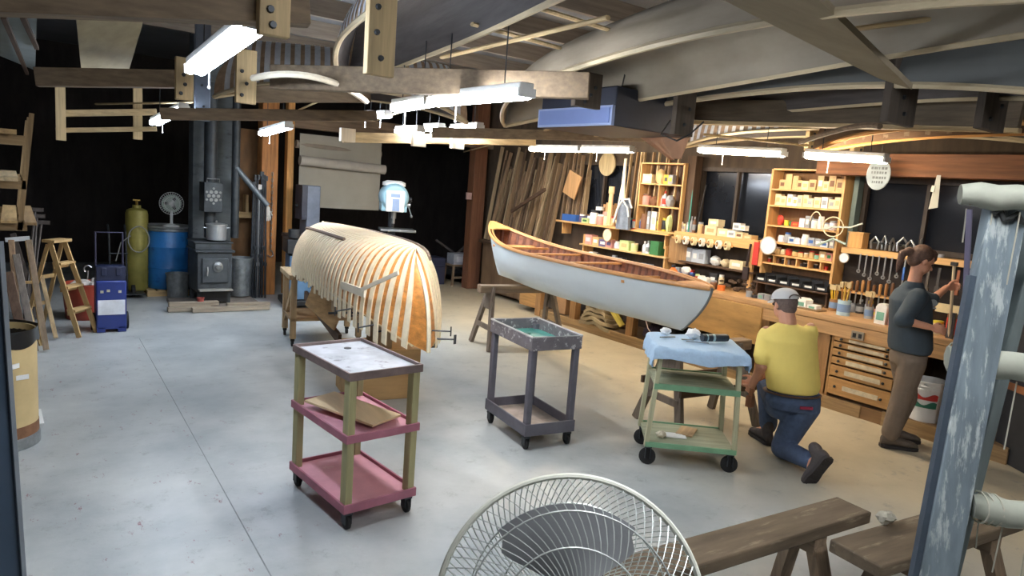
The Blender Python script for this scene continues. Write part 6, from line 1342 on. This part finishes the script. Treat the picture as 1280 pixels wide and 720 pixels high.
sh_ = MB(); loft(sh_, [(waist - UP * .035, S0 * .185, B0 * .14), (waist + UP * .02, S0 * .198, B0 * .15), (waist.lerp(chest, .5), S0 * .203, B0 * .15), (chest, S0 * .205, B0 * .14), (chest + UP * .05, S0 * .2, B0 * .12), (chest + UP * .085, S0 * .15, B0 * .1), (neck0 + UP * .0, S0 * .07, B0 * .068)], 28)
for a, e in ((shL, elL), (shR, elR)): sh_.cap(a - UP * .03, a.lerp(e, .76), .062, .074, 16)
bake(sh_, YEL, 'shirt', 0.009, 6, man)
jn = MB(); loft(jn, [(pelvis + UP * .07, S0 * .19, B0 * .13), (pelvis, S0 * .205, B0 * .15), (pelvis - UP * .06, S0 * .18, B0 * .135)], 24)
limb(jn, [hipR - UP * .02, kneeR + UP * .012, ankR.lerp(kneeR, .12)], [0.122, 0.082, 0.064]); limb(jn, [hipL - UP * .02, kneeL, ankL + UP * .05], [0.12, 0.088, 0.07])
bake(jn, JEAN, 'jeans', 0.009, 6, man)
obj('belt', MB().tube([waist - UP * .045 + S0 * (.197 * math.cos(a)) + B0 * (.143 * math.sin(a)) for a in [2 * PI * i / 28 for i in range(28)]], 0.017, 8, closed=True, flat=0.4), mat('brown_belt', (84, 60, 46), 0.6), man)
obj('handkerchief', MB().box(pelvis - B0 * .155 + S0 * .04 - UP * .01, (.09, .012, .02), -HEAD), mat('red_cloth', (150, 44, 70), 0.8), man)
def shoe(parent, heel, toe, sole_dir, top_dir, name='shoe', m=None):
    heel, toe = V(heel), V(toe); ax = (toe - heel).normalized(); sdn = V(sole_dir); sdn = (sdn - ax * sdn.dot(ax)).normalized(); wd = ax.cross(sdn); L_ = 0.29; mb = MB(); mid = (heel + toe) / 2
    def outline(t): return 0.040 + 0.012 * math.sin(t * PI * 1.1) - (0.018 if t > .92 else 0)
    ts_ = [0, .08, .3, .5, .7, .88, 1.0]; ws = [.024, .038, .036, .038, .048, .042, .022]; hs_ = [.075, .10, .105, .08, .06, .05, .03]
    loft(mb, [(heel + ax * (L_ * t) - sdn * (h * .5), wd * w_, sdn * (h * .5)) for t, w_, h in zip(ts_, ws, hs_)], 16)
    mb.cap(heel + ax * .06 - sdn * .07, heel + ax * .05 - sdn * .14, .048, .046, 14)
    s = bake(mb, m or BOOT, name, 0.007, 4, parent)
    so = MB(); pl = [(t * L_, w_ + .004) for t, w_ in zip(ts_, ws)]; A = [heel + ax * x + wd * w_ for x, w_ in pl] + [heel + ax * x - wd * w_ for x, w_ in pl[::-1]]
    lo = [so.bm.verts.new(p + sdn * .018) for p in A]; hi = [so.bm.verts.new(p - sdn * .008) for p in A]
    so.bm.faces.new(lo); so.bm.faces.new(hi[::-1])
    for i in range(len(A)): j = (i + 1) % len(A); so.bm.faces.new((lo[i], lo[j], hi[j], hi[i]))
    for i in range(6): so.box(heel + ax * (.03 + .045 * i) + sdn * .021, (.012, .065, .008), M=Matrix((ax, wd, sdn)).transposed())
    obj('sole', so, mat('lugged_sole', (50, 46, 46), .8), s); return s
bk = (toeR - kneeR).normalized()
shoe(man, toeR + bk * .07 + S0 * .07 + UP * .20, toeR - S0 * .02 - UP * .045, bk + S0 * .15, UP)
hl = ankL - B0 * .08; hl.z = .02; shoe(man, hl, hl + (B0 - S0 * .2) * .29, -UP, UP)
# cap and hair
hm_ = MB(); hm_.ell(man_head + u_ * .014 - f_ * .02, (.082, .094, .082), 18, Matrix((s_, f_, u_)).transposed()); hm_.ell(man_head - u_ * .03 - f_ * .055, (.062, .05, .05), 14, Matrix((s_, f_, u_)).transposed()); bake(hm_, mat('grey_brown_hair', (112, 96, 90), .9, 0, .2, 60), 'hair', .007, 3, man)
cpm = MB(); R_ = Matrix((s_, f_, u_)).transposed()
for i in range(8): pass
cpm.grid(lambda a, b: man_head + u_ * .036 - f_ * .012 + R_ @ V((.092 * math.cos(b * PI / 2) * math.cos(2 * PI * a), .108 * math.cos(b * PI / 2) * math.sin(2 * PI * a), .085 * math.sin(b * PI / 2) ** .85)), 28, 10)
CAPM = mat('grey_cap', (212, 212, 212), .85, 0, .06, 8)
cp = obj('cap', cpm, CAPM, man); obj('brim', MB().slab(lambda a, b: man_head + u_ * (.036 - .012 * (2 * a - 1) ** 2 - .015 * b) + R_ @ V(((2 * a - 1) * .085 * (1 - .25 * b * b), .075 * math.sqrt(max(0, 1 - (2 * a - 1) ** 2)) + .095 * b * math.sqrt(max(0.02, 1 - (2 * a - 1) ** 2 * .7)), 0)), u_, .005, 14, 6), CAPM, cp)
obj('adjuster', MB().tube([man_head + u_ * .04 - f_ * .012 + R_ @ V((.05 * math.cos(a), -.107, .028 * math.sin(a))) for a in [PI * i / 10 for i in range(11)]], .005, 6), mat('cap_gap', (96, 86, 80), .8), cp)
br = thing('scrub_brush', 'brown block-handled brush held by the kneeling person', 'brush', haL + UP * -.08)
obj('handle', MB().cap((0, 0, -.0), (0.0, 0, .09), .017, .014, 10), wood('brush_wood', (150, 100, 66), 'z'), br); obj('block', MB().box((0, 0, -.045), (.05, .05, .09)), wood('brush_block', (132, 88, 60), 'z'), br, bevel=.004)

# ---- standing woman, facing right along the bench
FW = (S0 * .93 - B0 * .05).normalized(); SDW = UP.cross(FW)      # SDW points away from the camera side
D0 = 5.66
wh = mk(1153, 326, D0); wf = (FW * .9 - UP * .38).normalized()
wneck = mk(1143, 352, D0); wch = mk(1138, 376, D0); wwa = mk(1138, 412, D0); wpe = mk(1136, 440, D0)
sN, sF = wch + UP * .06 - SDW * .15 - FW * .02, wch + UP * .06 + SDW * .15 + FW * .06
eN = mk(1128, 400, D0 - .24); hN = mk(1163, 409, D0 - .30); eF = mk(1163, 376, D0 + .12); hF = mk(1184, 359, D0 + .16)
hiN, hiF = wpe - SDW * .085, wpe + SDW * .085
knN, knF = mk(1127, 497, D0 - .08), mk(1134, 497, D0 + .10)
anN = at(1110, 551, .10); anN = mk(1113, 541, D0 - .10); anN.z = .10; anF = anN + SDW * .2 + FW * .12; anF.z = .10
wb = MB(); f_, u_, s_ = head(wb, wh, wf, UP + FW * .3, .97)
limb(wb, [wneck, wh - UP * .04 - FW * .03], [.052, .048])
loft(wb, [(wpe, SDW * .15, FW * .10), (wwa, SDW * .12, FW * .085), (wch, SDW * .14, FW * .095), (wch + UP * .08, SDW * .13, FW * .07), (wneck, SDW * .055, FW * .05)])
limb(wb, [sN, eN, hN], [.046, .038, .025]); limb(wb, [sF, eF, hF], [.046, .038, .025])
limb(wb, [hiN, knN, anN, anN + FW * .12 - UP * .06], [.08, .052, .038, .03]); limb(wb, [hiF, knF, anF, anF + FW * .12 - UP * .06], [.08, .052, .038, .03])
hand(wb, hN, (hN - eN), B0 * .8 + UP * -.3, .8, .95, False); hand(wb, hF, FW * .8 + UP * .1 + B0 * .3, -B0, 1.5, .95, True)
wom = bake(wb, SKIN, 'person', .007, 4)
tag(wom, 'person standing at the bench in dark slate sweatshirt and brown trousers, hair tied back', 'person')
eyes(wom, wh, f_, u_, s_, .97)
SLATE = mat('slate_sweatshirt', (58, 70, 80), .85, 0, .08, 5, bump=.2); TROU = mat('brown_canvas_trousers', (124, 110, 96), .85, 0, .12, 9, bump=.2); HAIR = mat('brown_hair', (96, 72, 60), .7, 0, .3, 80)
ws_ = MB(); loft(ws_, [(wpe - UP * -.01, SDW * .195, FW * .145), (wpe + UP * .06, SDW * .20, FW * .16), (wwa, SDW * .19, FW * .155), (wch, SDW * .19, FW * .15), (wch + UP * .07, SDW * .18, FW * .115), (wch + UP * .11, SDW * .11, FW * .085), (wneck, SDW * .07, FW * .065)], 28)
limb(ws_, [sN - UP * .01, eN, eN.lerp(hN, .15)], [.076, .066, .058]); limb(ws_, [sF - UP * .01, eF, eF.lerp(hF, .12)], [.074, .062, .056])
so_ = bake(ws_, SLATE, 'sweatshirt', .009, 6, wom)
lg_c = wch + FW * .152 - SDW * .06 - UP * .02
obj('chest_print', MB().lathe([(0, 0), (.03, 0), (.03, .004), (0, .004)], wch + FW * .118 - SDW * .118 + UP * .01, 14, Matrix.Rotation(-.95, 3, 'Z') @ Rx).box(wch + FW * .12 - SDW * .12 - UP * .03, (.05, .006, .012), -.95), mat('print_grey', (150, 158, 162), .8), so_)
wt = MB(); loft(wt, [(wpe + UP * .05, SDW * .15, FW * .115), (wpe - UP * .02, SDW * .172, FW * .135), (wpe - UP * .1, SDW * .165, FW * .125)], 24)
limb(wt, [hiN - UP * .06, knN, anN + UP * .02], [.105, .082, .072]); limb(wt, [hiF - UP * .06, knF, anF + UP * .02], [.105, .08, .07]); bake(wt, TROU, 'trousers', .009, 6, wom)
SHM = mat('brown_trainer', (98, 88, 78), .7, 0, .2, 14)
for a in (anN, anF):
    h0 = a - FW * .07; h0.z = .02; shoe(wom, h0, h0 + (FW - SDW * .1) * .27, -UP, UP, m=SHM)
hr = MB(); Rw = Matrix((s_, f_, u_)).transposed(); hr.ell(wh + u_ * .038 - f_ * .028, (.084, .092, .088), 18, Rw); hr.ell(wh - f_ * .06 - u_ * .01, (.07, .055, .07), 14, Rw); hr.ell(wh - f_ * .13 + u_ * .02, (.034, .042, .034), 12, Rw)
limb(hr, [wh - f_ * .13 + u_ * .02, wh - f_ * .17 - u_ * .02, wh - f_ * .15 - u_ * .10, wh - f_ * .13 - u_ * .17], [.03, .03, .024, .01]); limb(hr, [wh + u_ * .07 + f_ * .04, wh + f_ * .055 + u_ * .055], [.05, .04]); bake(hr, HAIR, 'hair', .007, 3, wom)
rod = thing('long_tool', 'long pale-handled tool gripped upright by the standing person', 'tool', V((hF.x, hF.y, 0)) + (FW * .06))
rp0 = mk(1186, 424, D0 + .22); rp1 = mk(1193, 330, D0 + .2)
rod.location = rp0; obj('shaft', MB().tube([(0, 0, 0), rp1 - rp0], .013, 8), wood('pale_shaft', (206, 190, 160), 'z'), rod); obj('head', MB().box(rp1 - rp0, (.03, .05, .03)), DSTEEL, rod); obj('blade', MB().box((0, 0, .1), (.03, .05, .26)), mat('dull_blade', (90, 90, 94), .5, .4), rod)
# ------------------------------------------------------------------ near foreground
# pedestal fan
fcn = EYEP + ray(713, 768) * 1.17; ax_ = (_f0 * math.cos(.30) - UP * math.sin(.30)); ax_ = ax_.normalized()
fan = thing('pedestal_fan', 'large pedestal fan with pale wire cage in the foreground', 'fan', (fcn.x, fcn.y, 0))
fc_ = V((0, 0, fcn.z)); sx_ = ax_.cross(UP).normalized(); uy_ = sx_.cross(ax_).normalized(); RF = .226
WIRE = mat('pale_wire', (206, 214, 210), .35, .3, .05)
def cage(front, n=116, tw=.5):
    mb = MB(); s = 1 if front else -1
    for k in range(n):
        a0 = 2 * PI * k / n; pts = []
        for q in range(9):
            t = q / 8; r = .045 + (RF - .045) * t; a = a0 + s * tw * (1 - t); dd = s * (.062 * (1 - t ** 3.2))
            pts.append(fc_ + sx_ * (r * math.cos(a)) + uy_ * (r * math.sin(a)) + ax_ * dd)
        mb.tube(pts, .0011, 4, caps=False)
    for r, w_ in ((.046, .003), (.12, .0016), (.175, .0016)):
        t = (r - .045) / (RF - .045); dd = s * (.062 * (1 - t ** 3.2)) + s * .002; mb.tube([fc_ + sx_ * (r * math.cos(2 * PI * k / 48)) + uy_ * (r * math.sin(2 * PI * k / 48)) + ax_ * dd for k in range(48)], w_, 5, closed=True)
    return mb
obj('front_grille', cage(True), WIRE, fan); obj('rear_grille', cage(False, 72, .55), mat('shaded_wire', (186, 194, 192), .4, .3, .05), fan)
obj('cage_rim', MB().tube([fc_ + sx_ * (RF * math.cos(2 * PI * k / 72)) + uy_ * (RF * math.sin(2 * PI * k / 72)) for k in range(72)], .0055, 8, closed=True), mat('rim_white', (222, 226, 214), .4), fan)
obj('centre_badge', MB().lathe([(0, -.004), (.045, -.004), (.045, .004), (0, .004)], fc_ + ax_ * .066, 24, Matrix((sx_, uy_, ax_)).transposed()), mat('fan_badge', (150, 158, 162), .4), fan)
BLD = mat('grey_fan_blade', (150, 154, 158), .4, 0, .08, 4)
for k in range(3):
    a0 = PI / 2 + .12 + 2 * PI * k / 3
    def bf(u, v, a0=a0):
        r = .03 + .15 * u; w_ = (.42 + .42 * math.sin(u * PI * .62)); a = a0 + (v - .5) * 2 * w_ * (1 if u < .9 else .86); return fc_ + sx_ * (r * math.cos(a)) + uy_ * (r * math.sin(a)) + ax_ * (.022 * (v - .5) * 2)
    obj('blade', MB().slab(bf, ax_, .002, 10, 12), BLD, fan)
obj('hub', MB().lathe([(0, -.03), (.035, -.03), (.038, .01), (.02, .03), (0, .03)], fc_, 20, Matrix((sx_, uy_, ax_)).transposed()), BLD, fan)
obj('motor', MB().lathe([(0, -.19), (.045, -.18), (.06, -.12), (.06, -.07), (0, -.07)], fc_, 20, Matrix((sx_, uy_, ax_)).transposed()), WHITE, fan)
pole_b = fc_ - ax_ * .12; obj('pole', MB().tube([V((pole_b.x, pole_b.y, .03)), V((pole_b.x, pole_b.y, pole_b.z))], .014, 10), WHITE, fan)
obj('base', MB().lathe([(0, 0), (.2, 0), (.2, .015), (.05, .04), (0, .045)], (pole_b.x, pole_b.y, 0), 32), WHITE, fan)
# plank benches
PLK = wood('grey_brown_plank', (98, 84, 66), 'x', .75, .4, 14, col2=(140, 126, 104), amt=.56)
def plank_bench(label, p_end, p_far, wid, z, legs, name='plank_bench'):
    p0, p1 = V((p_far[0], p_far[1], 0)), V((p_end[0], p_end[1], 0)); d = p1 - p0; L_ = d.length; rz_ = math.atan2(d.y, d.x)
    r = thing(name, label, 'bench', p0, rz_)
    obj('plank', MB().box((L_ / 2, 0, z - .03), (L_, wid, .06)), PLK, r, bevel=.008)
    for x in legs:
        obj('leg', MB().bar((x, wid * .25, z - .06), (x + .05, wid * .75, 0), .05, .09, (1, 0, 0)), oldw('z'), r); obj('leg', MB().bar((x, -wid * .25, z - .06), (x + .05, -wid * .75, 0), .05, .09, (1, 0, 0)), oldw('z'), r)
        obj('cleat', MB().box((x, 0, z - .1), (.09, wid * .9, .08)), oldw('y'), r)
    return r
plank_bench('long weathered plank bench running from the fan towards the padded rack', (3.42, 1.64), (1.55, 1.78), .19, .45, (.35, 1.5))
plank_bench('second weathered plank bench, running under the padded rack', (4.1, 1.24), (2.93, 1.37), .25, .45, (.35, .95))
crumple('rope_rag', 'frayed pale rag at the edge of the second plank bench', 'rag', (3.35, 1.45, .452), .05, mat('frayed_rag', (176, 172, 156), .95, 0, .3, 20))
one('panel_strip', MB().box((1.5, .78, .4), (.02, .02, .8)), BLACK, 'x', 'strip') if False else None
# padded rack at the right
BP = mat('chalky_blue_paint', (116, 130, 138), .75, 0, .3, (22, 22, 3), col2=(182, 192, 192), amt=.52, sharp=.08); PADM = mat('padding_cloth', (166, 170, 156), .9, 0, .12, 6, bump=.3); GP = mat('grey_green_paint', (92, 104, 104), .75, 0, .2, (10, 10, 3))
Dk = 1.85
tL, tR_ = EYEP + ray(1235, 256) * Dk, EYEP + ray(1278, 262) * Dk; bL, bR_ = EYEP + ray(1150, 690) * Dk, EYEP + ray(1197, 690) * Dk
tm, bm_ = (tL + tR_) / 2, (bL + bR_) / 2; dirp = (tm - bm_).normalized(); ft = bm_ - dirp * (bm_.z / dirp.z)
rack_ = thing('padded_rack', 'blue painted wooden A-frame rack with padded canoe arms at the right edge', 'rack', (ft.x, ft.y, 0))
wv = (tR_ - tL).normalized(); nv = dirp.cross(wv).normalized(); wv = nv.cross(dirp).normalized()
Mp = Matrix((wv, nv, dirp)).transposed(); Lp = (tm - ft).length
obj('post', MB().box((ft + tm) / 2, (.098, .04, Lp), M=Mp), BP, rack_, world=True, bevel=.004)
obj('side_strip', MB().box((ft + tm) / 2 - wv * .062 + nv * -.012 - dirp * .02, (.016, .02, Lp * .82), M=Mp), mat('dark_blue_strip', (64, 76, 88), .6, 0, .2, 9), rack_, world=True)
b2t, b2b = EYEP + ray(1262, 400) * 2.05, EYEP + ray(1176, 740) * 2.05; d2 = (b2t - b2b).normalized(); f2 = b2b - d2 * (b2b.z / d2.z)
obj('rear_leg', MB().bar(f2, b2t + d2 * .25, .085, .05, (0, 1, 0)), GP, rack_, world=True, bevel=.004)
outv = (_r0 * .93 - _f0 * .36).normalized()
for i, (a, b2, r, L_, nm) in enumerate(((1200, 243, .040, 0.5, 'top'), (1184, 447, .044, 0.6, 'middle'), (1216, 632, .044, .5, 'lower'))):
    DD = Dk + (.0 if i == 0 else .07 if i == 1 else .16); p = EYEP + ray(a, b2) * DD; q_ = p + outv * L_ + (UP * -.0)
    ar = obj('arm', MB().bar(p + outv * .02, q_, .035, .05), oldw('x'), rack_, world=True)
    n = 12; pts = [p.lerp(q_, k / n) + UP * (.004 * math.sin(k * 2.3)) for k in range(n + 1)]; rs = [r * .8] + [r * (1 + .05 * math.sin(k * 1.7 + i)) for k in range(n)]
    obj('padding', MB().tube(pts, rs, 16, flat=.9 if i else .82), PADM, ar, world=True)
    cd = MB()
    for t in ((.03, .06, .10) if i else ()): c = p.lerp(q_, t); cd.tube([c + UP * (r * 1.02 * math.cos(2 * PI * k / 12)) + _f0 * (r * 1.02 * math.sin(2 * PI * k / 12)) for k in range(12)], .0028, 5, closed=True)
    rn = random.Random(i)
    for k in range(3): c = p.lerp(q_, .04 + .12 * k) - UP * r * .9; cd.tube([c, c + V((rn.uniform(-.01, .01), 0, -.05)), c + V((rn.uniform(-.02, .02), 0, -.09 - .05 * k))], .002, 4)
    obj('cord', cd, mat('pale_cord', (186, 184, 168), .9), ar, world=True)
p, q_ = EYEP + ray(1212, 262) * (Dk - .02), EYEP + ray(1204, 432) * (Dk + .06)
obj('strap', MB().bar(p, q_, .012, .008), mat('violet_grey_strap', (96, 92, 112), .6), rack_, world=True)
obj('knot', MB().tube([tm + wv * x + dirp * (-.03 + .012 * math.sin(k * 2)) - nv * .028 for k, x in enumerate([-.045, -.03, -.015, 0, .015, .03, .045])], .008, 6), mat('tarry_cord', (60, 62, 62), .9), rack_, world=True)
# dark clutter behind the rack
dk = thing('dark_cabinet', 'dark metal locker beyond the padded rack at the right edge', 'cabinet', at(1300, 585, 0), -.6)
obj('body', MB().box((0, 0, .85), (.5, .4, 1.7)), mat('dark_locker', (54, 56, 60), .6, .2, .15), dk, bevel=.01); obj('rail', MB().box((-.255, 0, .62), (.012, .38, .06)).box((-.255, 0, 1.2), (.012, .38, .05)), mat('locker_rail', (150, 96, 60), .6), dk)
obj('round_emblem', MB().lathe([(.03, 0), (.045, 0), (.045, .006), (.03, .006), (.03, 0)], (-.256, .02, .85), 20, Ry), WHITE, dk)
# ------------------------------------------------------------------ world and view
w = bpy.data.worlds.new('night'); scn.world = w; w.use_nodes = True
bg = w.node_tree.nodes['Background']; bg.inputs['Color'].default_value = (0.02, 0.025, 0.035, 1); bg.inputs['Strength'].default_value = 0.3
scn.view_settings.view_transform = 'Standard'; scn.view_settings.look = 'None'; scn.view_settings.gamma = 1; scn.view_settings.use_curve_mapping = False
scn.view_settings.exposure = 1.5
scn.cycles.max_bounces = 6; scn.cycles.diffuse_bounces = 4; scn.cycles.use_denoising = True; scn.cycles.sample_clamp_indirect = 6
